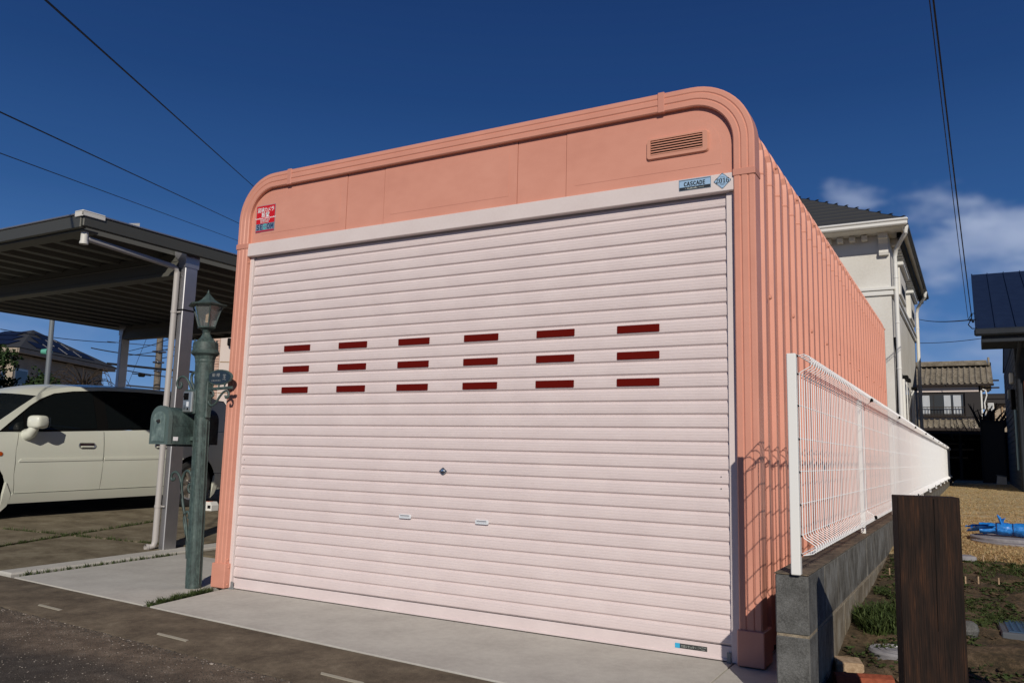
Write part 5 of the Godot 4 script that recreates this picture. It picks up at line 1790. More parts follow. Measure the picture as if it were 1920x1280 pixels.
	for i in 6:
		mb = MB.new()
		mb.bb(Vector3(5.7 + i * 0.42, 2.4, -51.98), Vector3(5.78 + i * 0.42, 4.5, -51.9))
		wput("post", mb, M.sand_stone, nb)
	var ac := thing("air_unit", "white outdoor air conditioner unit beside the pantile house", "air conditioner", Vector3(5.47, 3.7, -45.1))
	mb = MB.new()
	mb.bb(Vector3(5.32, 3.72, -45.3), Vector3(5.60, 4.20, -45.0), 0.02)
	wput("case", mb, M.white_house, ac)
	mb = MB.new()
	for i in 6:
		mb.bb(Vector3(5.35, 3.78 + i * 0.068, -44.998), Vector3(5.57, 3.80 + i * 0.068, -44.985))
	wput("grille", mb, M.pole_grey, ac)
	mb = MB.new()
	mb.bb(Vector3(5.3, 3.62, -45.3), Vector3(5.62, 3.715, -44.95))
	mb.bb(Vector3(5.42, 2.5, -45.3), Vector3(5.5, 3.65, -45.2))
	wput("bracket", mb, M.shutter_case, ac)

	# dark timber shed in front of the pantile house
	var sd := thing("timber_shed", "dark open fronted timber shed in deep shade at the far end of the lawn", "shed", Vector3(3.2, 0.4, -30))
	mb = MB.new()
	mb.bb(Vector3(0.6, 0.3, -33.2), Vector3(6.4, 2.0, -33.0))
	mb.bb(Vector3(0.6, 0.3, -33.0), Vector3(0.7, 2.0, -28.0))
	mb.bb(Vector3(6.3, 0.3, -33.0), Vector3(6.4, 2.0, -28.0))
	wput("wall", mb, M.brown_wood, sd)
	mb = MB.new()
	mb.bb(Vector3(0.4, 2.01, -33.4), Vector3(6.6, 2.10, -27.6), 0.01)
	wput("roof", mb, M.brown_wood, sd)
	for q in [2.6, 4.15, 5.6]:
		mb = MB.new()
		mb.bb(Vector3(q, 0.3, -28.1), Vector3(q + 0.1, 2.01, -28.0), 0.01)
		wput("post", mb, M.brown_wood, sd)
	for q in [[3.5, 4.3, 1.70], [3.9, 4.6, 1.50], [3.7, 4.4, 1.2]]:
		mb = MB.new()
		mb.bb(Vector3(q[0], q[2], -30.0), Vector3(q[1], q[2] + 0.06, -29.95), 0.01)
		wput("pale_board", mb, M.sand_stone, sd)
	var gp := thing("grey_panel", "tall dark grey screen panel beside the navy house at the end of the lawn", "screen", Vector3(5.1, 0.45, -24.5))
	mb = MB.new()
	mb.bb(Vector3(4.82, 0.42, -24.56), Vector3(5.42, 2.30, -24.5), 0.01)
	wput("panel", mb, M.panel_grey, gp)
	mb = MB.new()
	mb.bb(Vector3(4.80, 0.42, -24.58), Vector3(4.84, 2.33, -24.47), 0.005)
	mb.bb(Vector3(5.40, 0.42, -24.58), Vector3(5.44, 2.33, -24.47), 0.005)
	mb.bb(Vector3(4.84, 2.29, -24.575), Vector3(5.40, 2.33, -24.475), 0.005)
	wput("frame", mb, M.dark_siding, gp)
	var pt := thing("pruned_tree", "hard pruned bare tree with stubby branches above the grey screen", "tree", Vector3(5.05, 0.4, -26.5))
	mb = MB.new()
	mb.tube([Vector3(5.05, 0.4, -26.5), Vector3(5.03, 2.3, -26.5)], [0.09, 0.07], 7)
	wput("trunk", mb, M.bark, pt)
	mb = MB.new()
	for i in 16:
		var bx := rng.randf_range(-0.35, 0.75)
		var p0 := Vector3(5.03 + bx * 0.6, 2.2, -26.5 + rng.randf_range(-0.2, 0.2))
		var p1 := p0 + Vector3(bx * 0.4 + rng.randf_range(-0.1, 0.1), rng.randf_range(0.15, 0.5), 0)
		var p2 := p1 + Vector3(rng.randf_range(-0.25, 0.25), rng.randf_range(0.05, 0.35), 0)
		mb.tube([p0, p1, p2], [0.055, 0.04, 0.012], 5)
		for k in 3:
			mb.tube([p1, p1 + Vector3(rng.randf_range(-0.35, 0.35), rng.randf_range(-0.05, 0.3), 0)], [0.014, 0.005], 4)
	for i in 14:
		var p0 := Vector3(4.6 + rng.randf_range(-0.7, 0.3), rng.randf_range(1.7, 2.1), -26.4)
		mb.tube([p0, p0 + Vector3(rng.randf_range(-0.3, 0.3), rng.randf_range(0.3, 0.6), 0)], [0.012, 0.004], 4)
	wput("branches", mb, M.bark, pt)

	# navy house
	var n := thing("navy_house", "dark house with navy blue standing seam roof at the right edge", "house", Vector3(8, 0.45, -20.5))
	mb = MB.new()
	mb.bb(Vector3(5.5, 0.35, -24.2), Vector3(14.0, 3.78, -16.75))
	mb.extrude(PackedVector2Array([Vector2(-16.75, 3.7), Vector2(-20.5, 5.55), Vector2(-24.2, 3.9), Vector2(-24.2, 3.7)]), 5.5, 5.62, Transform3D(Basis(Vector3(0, 0, 1), Vector3.UP, Vector3(1, 0, 0)), Vector3()))
	wput("wall", mb, M.dark_siding, n)
	for k in 22:
		mb = MB.new()
		mb.bb(Vector3(5.486, 0.40 + k * 0.15, -24.2), Vector3(5.499, 0.535 + k * 0.15, -16.752), 0.004)
		wput("siding_board", mb, M.dark_siding, n)
	var e := Vector3(4.76, 3.86, -15.45)
	var rg := Vector3(4.76, 6.06, -20.5)
	var rb := Vector3(4.76, 3.86, -25.5)
	for k in 14:
		var dx := Vector3(k * 0.37, 0, 0)
		var wd := Vector3(0.368, 0, 0)
		var nn := (rg - e).cross(Vector3(1, 0, 0)).normalized()
		if nn.y < 0:
			nn = -nn
		mb = MB.new()
		mb.quad(e + dx, e + dx + wd, rg + dx + wd, rg + dx, Vector3(0, 1, 0.4))
		if k >= 2:
			mb.quad(rb + dx, rb + dx + wd, rg + dx + wd, rg + dx, Vector3(0, 1, -0.4))
		mb.quad(e + dx - nn * 0.05, e + dx + wd - nn * 0.05, rg + dx + wd - nn * 0.05, rg + dx - nn * 0.05, Vector3(0, -1, 0))
		mb.quad(e + dx - nn * 0.05, e + dx + wd - nn * 0.05, e + dx + wd, e + dx, Vector3(0, 0, 1))
		wput("roof_sheet", mb, M.navy_metal, n)
		mb = MB.new()
		mb.bar(e + dx + Vector3(0.369, 0.012, 0) , rg + dx + Vector3(0.369, 0.012, 0), 0.016, 0.03)
		wput("standing_seam", mb, M.navy_metal, n)
	mb = MB.new()
	mb.bar(e + Vector3(0.01, -0.05, 0), rg + Vector3(0.01, -0.05, 0), 0.03, 0.15)
	wput("barge_board", mb, M.navy_metal, n)
	mb = MB.new()
	mb.bb(Vector3(4.73, 3.70, -15.55), Vector3(10, 3.845, -15.36), 0.03)
	wput("gutter", mb, M.dark_siding, n)
	mb = MB.new()
	mb.bb(Vector3(4.86, 3.56, -16.76), Vector3(10, 3.74, -15.50), 0.01)
	wput("soffit", mb, M.dark_siding, n)
	mb = MB.new()
	mb.tube([Vector3(5.56, 3.7, -15.5), Vector3(5.55, 3.5, -15.7), Vector3(5.53, 3.2, -16.65), Vector3(5.53, 0.4, -16.68)], 0.04, 8)
	wput("rain_pipe", mb, M.dark_siding, n)
	mb = MB.new()
	mb.bb(Vector3(5.62, 0.5, -16.745), Vector3(6.9, 2.85, -16.70), 0.01)
	wput("timber_panel", mb, M.rust_door, n)
	for q in [[2.88, 3.12, -18.0, -17.72, "white_house"], [2.62, 2.86, -19.6, -19.2, "pole_grey"], [2.28, 2.72, -18.0, -17.5, "black"]]:
		mb = MB.new()
		mb.bb(Vector3(5.40, q[0], q[2]), Vector3(5.487, q[1], q[3]), 0.015)
		wput("meter_box", mb, M[q[4]], n)
	mb = MB.new()
	mb.tube([Vector3(5.45, 0.9, -16.95), Vector3(5.45, 2.22, -16.95)], 0.025, 8)
	wput("wall_pipe", mb, M.light_pipe, n)
	mb = MB.new()
	mb.tube([Vector3(4.78, 4.33, -16.35), Vector3(4.70, 4.33, -16.35), Vector3(4.70, 4.2, -16.35)], 0.012, 5)
	mb.tube([Vector3(4.78, 4.12, -15.9), Vector3(4.66, 4.12, -15.9)], 0.012, 5)
	for q in [[4.70, 4.30, -16.35], [4.68, 4.12, -15.9], [4.72, 4.05, -15.7]]:
		mb.lathe([Vector2(0, -0.03), Vector2(0.022, -0.02), Vector2(0.022, 0.02), Vector2(0, 0.03)], Vector3(q[0], q[1], q[2]), 7)
	mb.tube([Vector3(4.70, 4.30, -16.35), Vector3(4.63, 4.16, -16.1), Vector3(4.68, 4.08, -15.8), Vector3(4.74, 4.05, -15.6)], 0.009, 5)
	mb.tube([Vector3(4.68, 4.12, -15.9), Vector3(4.63, 3.97, -15.6), Vector3(4.70, 3.86, -15.45), Vector3(4.78, 3.85, -15.4)], 0.011, 5)
	wput("cable_bracket", mb, M.black, n)
	var st := thing("white_step", "small white plastic box on the ground at the corner of the dark house", "box", Vector3(5.25, 0.46, -22.8))
	mb = MB.new()
	mb.extrude(PackedVector2Array([Vector2(-0.13, 0), Vector2(0.12, 0), Vector2(0.12, 0.2), Vector2(-0.1, 0.24)]), -0.1, 0.1)
	put("case", mb.mesh(), M.white_house, st)
	mb = MB.new()
	mb.box(Vector3(0.0, 0.24, 0), Vector3(0.27, 0.02, 0.22), 0.004, Basis(Vector3(0, 0, 1), -0.17))
	put("lid", mb.mesh(), M.pole_grey, st)

func tile_column(n: int, step: float, pitch: float) -> ArrayMesh: # one column of pantiles going up and back from the eave at the origin
	var mb := MB.new()
	var w := 0.268
	var prof := []
	for i in 9:
		var s := i / 8.0
		prof.append(Vector2(-s * w, -0.03 * sin(s * PI * 1.35) + (0.055 * pow(max(0.0, sin((s - 0.62) / 0.38 * PI)), 0.8) if s > 0.62 else 0.0)))
	for k in n:
		var z0 := -k * step
		var y0 := k * step * pitch + 0.035
		var z1 := z0 - step * 1.06
		var y1 := y0 + step * 1.06 * pitch - 0.035
		for i in 8:
			var a: Vector2 = prof[i]
			var b: Vector2 = prof[i + 1]
			mb.quad(Vector3(a.x, y0 + a.y, z0), Vector3(b.x, y0 + b.y, z0), Vector3(b.x, y1 + b.y, z1), Vector3(a.x, y1 + a.y, z1), Vector3(0, 1, 0.3))
			mb.quad(Vector3(a.x, y0 + a.y, z0), Vector3(b.x, y0 + b.y, z0), Vector3(b.x, y0 + b.y - 0.04, z0), Vector3(a.x, y0 + a.y - 0.04, z0), Vector3(0, 0, 1))
	return mb.mesh()

# ---------------------------------------------------------------- car
const HW := [[0.10, 0.80], [0.18, 0.835], [0.30, 0.872], [0.45, 0.886], [0.60, 0.893], [0.78, 0.888], [0.93, 0.868], [1.0, 0.852], [1.15, 0.80], [1.35, 0.728], [1.48, 0.675], [1.54, 0.63], [1.58, 0.56]]

func half_width(s: float, y: float) -> float:
	var w := 0.8
	for i in HW.size() - 1:
		if y >= HW[i][0]:
			w = lerp(HW[i][1], HW[i + 1][1], clamp((y - HW[i][0]) / (HW[i + 1][0] - HW[i][0]), 0.0, 1.0))
	if s < -0.15:
		w *= 1.0 - 0.24 * pow((-0.15 - s) / 0.8, 2.2)
	if s > 3.0:
		w *= 1.0 - 0.10 * pow((s - 3.0) / 0.75, 2.0)
	return w

func side_pt(s: float, y: float, off: float, side: float) -> Vector3:
	return Vector3(side * (half_width(s, y) + off), y, -s)

# a piece of the car's flank: polygon in (distance from the front axle, height), bent to the body
func flank(poly: PackedVector2Array, off: float, side: float, cell := 0.11, edge := 0.012) -> MB:
	var mb := MB.new()
	var lo := poly[0]
	var hi := poly[0]
	for p in poly:
		lo = lo.min(p)
		hi = hi.max(p)
	var nrm := func(p: Vector2) -> Vector3:
		var a := side_pt(p.x, p.y - 0.02, off, side)
		var b := side_pt(p.x, p.y + 0.02, off, side)
		var c := side_pt(p.x - 0.03, p.y, off, side)
		var d := side_pt(p.x + 0.03, p.y, off, side)
		var q := (b - a).cross(d - c).normalized()
		return q if q.x * side > 0 else -q
	for i in int(ceil((hi.x - lo.x) / cell)):
		for j in int(ceil((hi.y - lo.y) / cell)):
			var c0 := lo + Vector2(i, j) * cell
			for q in Geometry2D.intersect_polygons(poly, rect(c0.x, c0.y, c0.x + cell, c0.y + cell)):
				var idx := Geometry2D.triangulate_polygon(q)
				for k in range(0, idx.size(), 3):
					var a: Vector2 = q[idx[k]]
					var b: Vector2 = q[idx[k + 1]]
					var c: Vector2 = q[idx[k + 2]]
					mb.t3(side_pt(a.x, a.y, off, side), side_pt(b.x, b.y, off, side), side_pt(c.x, c.y, off, side), nrm.call(a), nrm.call(b), nrm.call(c))
	if edge > 0.0: # turned-in edge
		var cw := 1.0 if Geometry2D.is_polygon_clockwise(poly) else -1.0
		for i in poly.size():
			var a := poly[i]
			var b := poly[(i + 1) % poly.size()]
			var e := b - a
			mb.quad(side_pt(a.x, a.y, off, side), side_pt(b.x, b.y, off, side), side_pt(b.x, b.y, off - edge, side), side_pt(a.x, a.y, off - edge, side), Vector3(0, e.x * cw, e.y * cw))
	return mb

func belt(s: float) -> float:
	return 0.945 + 0.036 * s

func circle(c: Vector2, r: float, n := 28) -> PackedVector2Array:
	var p := PackedVector2Array()
	for i in n:
		p.append(c + Vector2(cos(TAU * i / n), sin(TAU * i / n)) * r)
	return p

func build_car() -> void:
	var car := thing("car", "white estate car with dark windows parked nose out under the carport", "car", Vector3(-5.392, 0.128, -0.5))
	car.rotation.x = 0.015
	var top_y := [[0.05, 0.930], [0.258, 1.072], [0.5, 1.238], [0.668, 1.350], [0.782, 1.422], [0.90, 1.464], [1.09, 1.503], [1.6, 1.534], [2.2, 1.544], [2.8, 1.53], [3.2, 1.49], [3.42, 1.43]]
	var topf := func(s: float) -> float:
		var y: float = top_y[0][1]
		for i in top_y.size() - 1:
			if s >= top_y[i][0]:
				y = lerp(top_y[i][1], top_y[i + 1][1], clamp((s - top_y[i][0]) / (top_y[i + 1][0] - top_y[i][0]), 0.0, 1.0))
		return y
	var arch_f := circle(Vector2(0.0, 0.33), 0.365)
	var arch_r := circle(Vector2(2.80, 0.33), 0.365)
	for side in [1.0, -1.0]:
		var panels := {}
		var fender := PackedVector2Array([Vector2(-0.92, 0.45), Vector2(0.30, 0.45), Vector2(0.31, 0.28), Vector2(0.46, 0.28), Vector2(0.435, 0.5), Vector2(0.435, 0.75), Vector2(0.462, belt(0.46) - 0.004), Vector2(0.25, 0.945), Vector2(0.0, 0.93), Vector2(-0.4, 0.875), Vector2(-0.92, 0.74)])
		for p in Geometry2D.clip_polygons(fender, arch_f):
			put("front_fender", flank(p, 0.0, side).mesh(), M.car_paint, car)
		var bumper := PackedVector2Array([Vector2(-0.93, 0.2), Vector2(-0.2, 0.2), Vector2(-0.2, 0.444), Vector2(-0.93, 0.444)])
		for p in Geometry2D.clip_polygons(bumper, arch_f):
			put("front_bumper", flank(p, 0.004, side).mesh(), M.car_paint, car)
		put("front_door", flank(PackedVector2Array([Vector2(0.467, 0.297), Vector2(1.463, 0.302), Vector2(1.470, 0.6), Vector2(1.474, belt(1.474) - 0.004), Vector2(0.470, belt(0.47) - 0.004), Vector2(0.442, 0.76), Vector2(0.442, 0.5)]), 0.0, side).mesh(), M.car_paint, car)
		for p in Geometry2D.clip_polygons(PackedVector2Array([Vector2(1.470, 0.302), Vector2(2.46, 0.306), Vector2(2.50, 0.8), Vector2(2.52, belt(2.5) - 0.004), Vector2(1.481, belt(1.48) - 0.004), Vector2(1.477, 0.6)]), arch_r):
			if absf(area(p)) > 0.02:
				put("rear_door", flank(p, 0.0, side).mesh(), M.car_paint, car)
		for p in Geometry2D.clip_polygons(PackedVector2Array([Vector2(2.43, 0.45), Vector2(3.72, 0.45), Vector2(3.735, 0.75), Vector2(3.70, 1.0), Vector2(2.527, belt(2.5) - 0.004), Vector2(2.507, 0.8), Vector2(2.48, 0.5)]), arch_r):
			if absf(area(p)) > 0.02:
				put("rear_quarter", flank(p, 0.0, side).mesh(), M.car_paint, car)
		for p in Geometry2D.clip_polygons(PackedVector2Array([Vector2(3.0, 0.22), Vector2(3.74, 0.24), Vector2(3.75, 0.444), Vector2(3.0, 0.444)]), arch_r):
			put("rear_bumper", flank(p, 0.006, side).mesh(), M.car_paint, car)
		# pillar, roof rail and rear pillar around the windows
		var dlo := PackedVector2Array([Vector2(0.245, 0.957), Vector2(0.365, 1.058), Vector2(0.47, 1.142), Vector2(0.62, 1.262), Vector2(0.75, 1.346), Vector2(0.915, 1.416), Vector2(1.15, 1.455), Vector2(1.56, 1.488), Vector2(2.0, 1.499), Vector2(2.5, 1.490), Vector2(2.82, 1.455), Vector2(2.97, 1.405), Vector2(3.05, 1.32), Vector2(3.09, 1.2), Vector2(3.10, belt(3.1)), Vector2(2.0, belt(2.0)), Vector2(1.0, belt(1.0))])
		var frame := PackedVector2Array([Vector2(0.03, 0.92)])
		for q in top_y:
			frame.append(Vector2(q[0], q[1]))
		frame.append(Vector2(3.56, 1.25))
		frame.append(Vector2(3.70, 1.004))
		frame.append(Vector2(2.53, belt(2.53)))
		frame.append(Vector2(0.47, belt(0.47)))
		frame.append(Vector2(0.24, 0.940))
		for p in Geometry2D.clip_polygons(frame, dlo):
			if absf(area(p)) > 0.004:
				put("roof_rail", flank(p, 0.0, side).mesh(), M.car_paint, car)
		put("window_seal", flank(dlo, -0.012, side, 0.11, 0.0).mesh(), M.black, car)
		var cuts := [[0.36, 0.53, "quarter_window"], [0.555, 1.40, "front_window"], [1.545, 2.44, "rear_window"], [2.52, 3.06, "side_window"]]
		var inner := Geometry2D.offset_polygon(dlo, -0.022)
		for q in cuts:
			for p in Geometry2D.intersect_polygons(inner[0], rect(q[0], 0.9, q[1], 1.6)):
				put(q[2], flank(p, -0.007, side, 0.12, 0.0).mesh(), M.glass_dark, car)
		# moulding along the doors
		put("door_moulding", flank(PackedVector2Array([Vector2(0.475, 0.635), Vector2(1.46, 0.645), Vector2(1.46, 0.675), Vector2(0.50, 0.667), Vector2(0.475, 0.65)]), 0.007, side, 0.2, 0.012).mesh(), M.car_paint, car)
		put("door_moulding", flank(PackedVector2Array([Vector2(1.482, 0.645), Vector2(2.48, 0.652), Vector2(2.48, 0.683), Vector2(1.482, 0.675)]), 0.007, side, 0.2, 0.012).mesh(), M.car_paint, car)
		# sill skirt and mud flap
		put("sill", flank(PackedVector2Array([Vector2(0.42, 0.185), Vector2(2.44, 0.19), Vector2(2.44, 0.298), Vector2(0.44, 0.291)]), 0.012, side, 0.11, 0.05).mesh(), M.car_paint, car)
		put("mud_flap", flank(PackedVector2Array([Vector2(0.355, 0.09), Vector2(0.415, 0.16), Vector2(0.43, 0.27), Vector2(0.36, 0.42), Vector2(0.345, 0.3)]), 0.012, side, 0.11, 0.04).mesh(), M.car_paint, car)
		put("mud_flap", flank(PackedVector2Array([Vector2(3.155, 0.11), Vector2(3.2, 0.17), Vector2(3.22, 0.3), Vector2(3.15, 0.42), Vector2(3.14, 0.3)]), 0.012, side, 0.11, 0.04).mesh(), M.car_paint, car)
		# wheels
		for ws in [0.0, 2.80]:
			wheel(car, Vector3(side * 0.775, 0.318, -ws), side)
		# marker lamp
		put("side_marker", flank(rrect(0.155, 0.703, 0.295, 0.748, 0.02), 0.007, side, 0.2, 0.01).mesh(), M.marker_orange, car)
		# handle: recess, chrome grip
		var bs := Basis(Vector3.UP, PI / 2)
		for hs in [1.26, 2.28]:
			var p := side_pt(hs, 0.815, 0.0, side)
			var mb := MB.new()
			var tr := Transform3D(Basis(Vector3(0, 0, -side), Vector3.UP, Vector3(side, 0, 0)), p)
			frame_ring_tr(mb, rrect(-0.105, -0.037, 0.105, 0.037, 0.034, 6), rrect(-0.092, -0.026, 0.092, 0.026, 0.025, 6), 0.012, tr)
			var hd := put("door_handle", mb.mesh(), M.chrome, car)
			mb = MB.new()
			mb.extrude(rrect(-0.094, -0.028, 0.094, 0.028, 0.026, 6), -0.002, 0.003, tr)
			put("handle_recess", mb.mesh(), M.chrome, hd)
			mb = MB.new()
			mb.box(tr * Vector3(0.0, -0.012, 0.012), Vector3(0.012, 0.020, 0.165), 0.006)
			put("handle_grip", mb.mesh(), M.car_paint, hd)
		# door mirror
		var mp := side_pt(0.66, 1.0, 0.0, side)
		var mb := MB.new()
		blob(mb, Vector3(side * 0.975, 1.075, -0.60), Vector3(0.095, 0.075, 0.085), 0.55, Basis(Vector3.UP, side * 0.25))
		var mir := put("door_mirror", mb.mesh(), M.car_paint, car)
		mb = MB.new()
		mb.tube([Vector3(side * 0.85, 0.93, -0.555), Vector3(side * 0.93, 0.955, -0.56), Vector3(side * 0.965, 1.02, -0.58)], [0.07, 0.062, 0.045], 10)
		put("mirror_foot", mb.mesh(), M.car_paint, mir)
		mb = MB.new()
		mb.box(Vector3(side * 0.965, 1.075, -0.682), Vector3(0.15, 0.115, 0.01), 0.004, Basis(Vector3.UP, side * 0.25))
		put("mirror_glass", mb.mesh(), M.glass_dark, mir)
		# head and tail lamps
		put("headlamp", flank(PackedVector2Array([Vector2(-0.9, 0.60), Vector2(-0.45, 0.66), Vector2(-0.38, 0.76), Vector2(-0.88, 0.725)]), 0.006, side).mesh(), M.glass_house, car)
		put("tail_lamp", flank(PackedVector2Array([Vector2(3.52, 0.72), Vector2(3.72, 0.72), Vector2(3.69, 1.0), Vector2(3.58, 1.0)]), 0.006, side).mesh(), M.pane_red, car)
	# roof, windscreen, bonnet, ends
	var g := []
	for i in 23:
		var s := 0.66 + i * 0.126
		var row := []
		for j in 13:
			var t := j / 6.0 - 1.0
			var y: float = topf.call(s)
			var w := half_width(s, y)
			row.append(Vector3(w * t, y + 0.045 * (1.0 - t * t) * clamp((s - 0.55) * 3.0, 0.0, 1.0), -s))
		g.append(row)
	var mb := MB.new()
	mb.grid(g, Vector3.UP)
	put("roof", mb.mesh(), M.car_paint, car)
	g = []
	for i in 9:
		var k := i / 8.0
		var row := []
		for j in 13:
			var t := j / 6.0 - 1.0
			var s: float = lerp(0.055, 0.71, k)
			var y: float = topf.call(s)
			var w := half_width(s, y) * 0.985
			var fwd: float = (1.0 - t * t) * lerp(0.26, 0.10, k)
			row.append(Vector3(w * t, y + (1.0 - t * t) * lerp(-0.02, 0.036, k), -s + fwd))
		g.append(row)
	mb = MB.new()
	mb.grid(g, Vector3(0, 1, 1))
	put("windscreen", mb.mesh(), M.glass_screen, car)
	mb = MB.new()
	mb.box(Vector3(0.16, 0.99, 0.13), Vector3(0.55, 0.012, 0.012), 0.003, Basis(Vector3.UP, 0.12))
	mb.box(Vector3(-0.35, 0.985, 0.13), Vector3(0.5, 0.012, 0.012), 0.003, Basis(Vector3.UP, -0.1))
	put("wiper", mb.mesh(), M.black, car)
	g = []
	for i in 10:
		var k := i / 9.0
		var row := []
		for j in 13:
			var t := j / 6.0 - 1.0
			var s: float = lerp(0.12, -0.88, k)
			var y: float = lerp(0.945, 0.76, k * k * 0.6 + k * 0.4)
			row.append(Vector3(half_width(s, y) * t * 0.985, y + 0.05 * (1.0 - t * t) * (1.0 - k * 0.5), -s + (1.0 - t * t) * 0.08 * k))
		g.append(row)
	mb = MB.new()
	mb.grid(g, Vector3.UP)
	put("bonnet", mb.mesh(), M.car_paint, car)
	for e in [[-0.92, 0.2, 0.76, "front_face", 1.0], [3.73, 0.22, 1.0, "tailgate", -1.0]]:
		g = []
		for i in 7:
			var y: float = lerp(e[1], e[2], i / 6.0)
			var row := []
			for j in 11:
				var t := j / 5.0 - 1.0
				row.append(Vector3(half_width(e[0], y) * t, y, -e[0] + e[4] * (0.10 * (1.0 - t * t) + 0.05 * sin(PI * i / 6.0))))
			g.append(row)
		mb = MB.new()
		mb.grid(g, Vector3(0, 0, e[4]))
		put(e[3], mb.mesh(), M.car_paint, car)
	g = []
	for i in 7:
		var k := i / 6.0
		var row := []
		for j in 11:
			var t := j / 5.0 - 1.0
			var s: float = lerp(3.71, 3.42, k)
			var y: float = lerp(1.0, 1.45, k)
			row.append(Vector3(half_width(s, y) * t, y + 0.04 * k * (1.0 - t * t), -s - 0.09 * (1.0 - t * t)))
		g.append(row)
	mb = MB.new()
	mb.grid(g, Vector3(0, 0.3, -1))
	put("rear_screen", mb.mesh(), M.glass_dark, car)
	mb = MB.new()
	mb.bb(Vector3(-0.62, 0.20, -3.6), Vector3(0.62, 0.66, 0.7), 0.05)
	mb.bb(Vector3(-0.80, 0.42, -2.40), Vector3(0.80, 0.9, -0.45), 0.05)
	mb.bb(Vector3(-0.78, 0.19, -2.40), Vector3(0.78, 0.42, -0.45), 0.05)
	mb.bb(Vector3(-0.80, 0.661, -3.6), Vector3(0.80, 0.92, -0.12), 0.05)
	put("underbody", mb.mesh(), M.void, car)

func blob(mb: MB, ctr: Vector3, h: Vector3, e: float, bs := Basis()) -> void: # rounded box (superellipsoid)
	var g := []
	var pw := func(v: float) -> float: return signf(v) * pow(absf(v), e)
	for i in 13:
		var row := []
		var a := PI * (i / 12.0 - 0.5)
		for j in 25:
			var b := TAU * j / 24.0
			row.append(ctr + bs * Vector3(h.x * pw.call(cos(a)) * pw.call(cos(b)), h.y * pw.call(sin(a)), h.z * pw.call(cos(a)) * pw.call(sin(b))))
		g.append(row)
	var nf := func(p: Vector3) -> Vector3:
		var l := bs.inverse() * (p - ctr) / h
		return (bs * (Vector3(pw2(l.x, e), pw2(l.y, e), pw2(l.z, e)) / h)).normalized()
	for i in 12:
		for j in 24:
			var q := [g[i][j], g[i + 1][j], g[i + 1][j + 1], g[i][j + 1]]
			mb.t3(q[0], q[1], q[2], nf.call(q[0]), nf.call(q[1]), nf.call(q[2]))
			mb.t3(q[0], q[2], q[3], nf.call(q[0]), nf.call(q[2]), nf.call(q[3]))

func pw2(v: float, e: float) -> float:
	return signf(v) * pow(absf(v), 2.0 / e - 1.0)

func area(p: PackedVector2Array) -> float:
	var a := 0.0
	for i in p.size():
		a += p[i].cross(p[(i + 1) % p.size()])
	return a * 0.5

func frame_ring_tr(mb: MB, o: PackedVector2Array, inn: PackedVector2Array, h: float, tr: Transform3D) -> void:
	for i in o.size():
		var j := (i + 1) % o.size()
		var a := tr * Vector3(o[i].x, o[i].y, 0)
		var b := tr * Vector3(o[j].x, o[j].y, 0)
		var a2 := tr * Vector3(lerp(o[i].x, inn[i].x, 0.5), lerp(o[i].y, inn[i].y, 0.5), h)
		var b2 := tr * Vector3(lerp(o[j].x, inn[j].x, 0.5), lerp(o[j].y, inn[j].y, 0.5), h)
		var c := tr * Vector3(inn[i].x, inn[i].y, 0.002)
		var d := tr * Vector3(inn[j].x, inn[j].y, 0.002)
		mb.quad(a, b, b2, a2, tr.basis.z)
		mb.quad(a2, b2, d, c, tr.basis.z)

func wheel(car: Node3D, at: Vector3, side: float) -> void:
	var w := put("wheel", tyre_mesh(), M.rubber, car, at)
	w.rotation.z = -PI / 2 * side
	var mb := MB.new()
	mb.lathe([Vector2(0.0, 0.058), Vector2(0.06, 0.06), Vector2(0.075, 0.045), Vector2(0.17, 0.035), Vector2(0.195, 0.085), Vector2(0.215, 0.09), Vector2(0.215, -0.05)], Vector3(), 24)
	put("rim", mb.mesh(), M.alloy, w)
	mb = MB.new()
	for k in 7:
		var a := TAU * k / 7
		mb.box(Vector3(cos(a) * 0.125, 0.062, sin(a) * 0.125), Vector3(0.15, 0.035, 0.045), 0.012, Basis(Vector3.UP, -a))
	put("spokes", mb.mesh(), M.alloy, w)
	mb = MB.new()
	mb.lathe([Vector2(0.04, 0.06), Vector2(0.035, 0.088), Vector2(0.0, 0.092)], Vector3(), 12)
	put("hub_cap", mb.mesh(), M.chrome, w)

var tyre: ArrayMesh
func tyre_mesh() -> ArrayMesh:
	if tyre == null:
		var mb := MB.new()
		mb.lathe([Vector2(0.20, -0.09), Vector2(0.26, -0.10), Vector2(0.30, -0.09), Vector2(0.318, -0.065), Vector2(0.318, 0.065), Vector2(0.30, 0.09), Vector2(0.26, 0.10), Vector2(0.212, 0.088)], Vector3(), 32)
		tyre = mb.mesh()
	return tyre

# ---------------------------------------------------------------- lamp post and what hangs on it
func hexring(r: float, y: float) -> Array:
	var o := []
	for k in 6:
		var a := TAU * (k + 0.5) / 6
		o.append(Vector3(cos(a) * r, y, sin(a) * r))
	return o

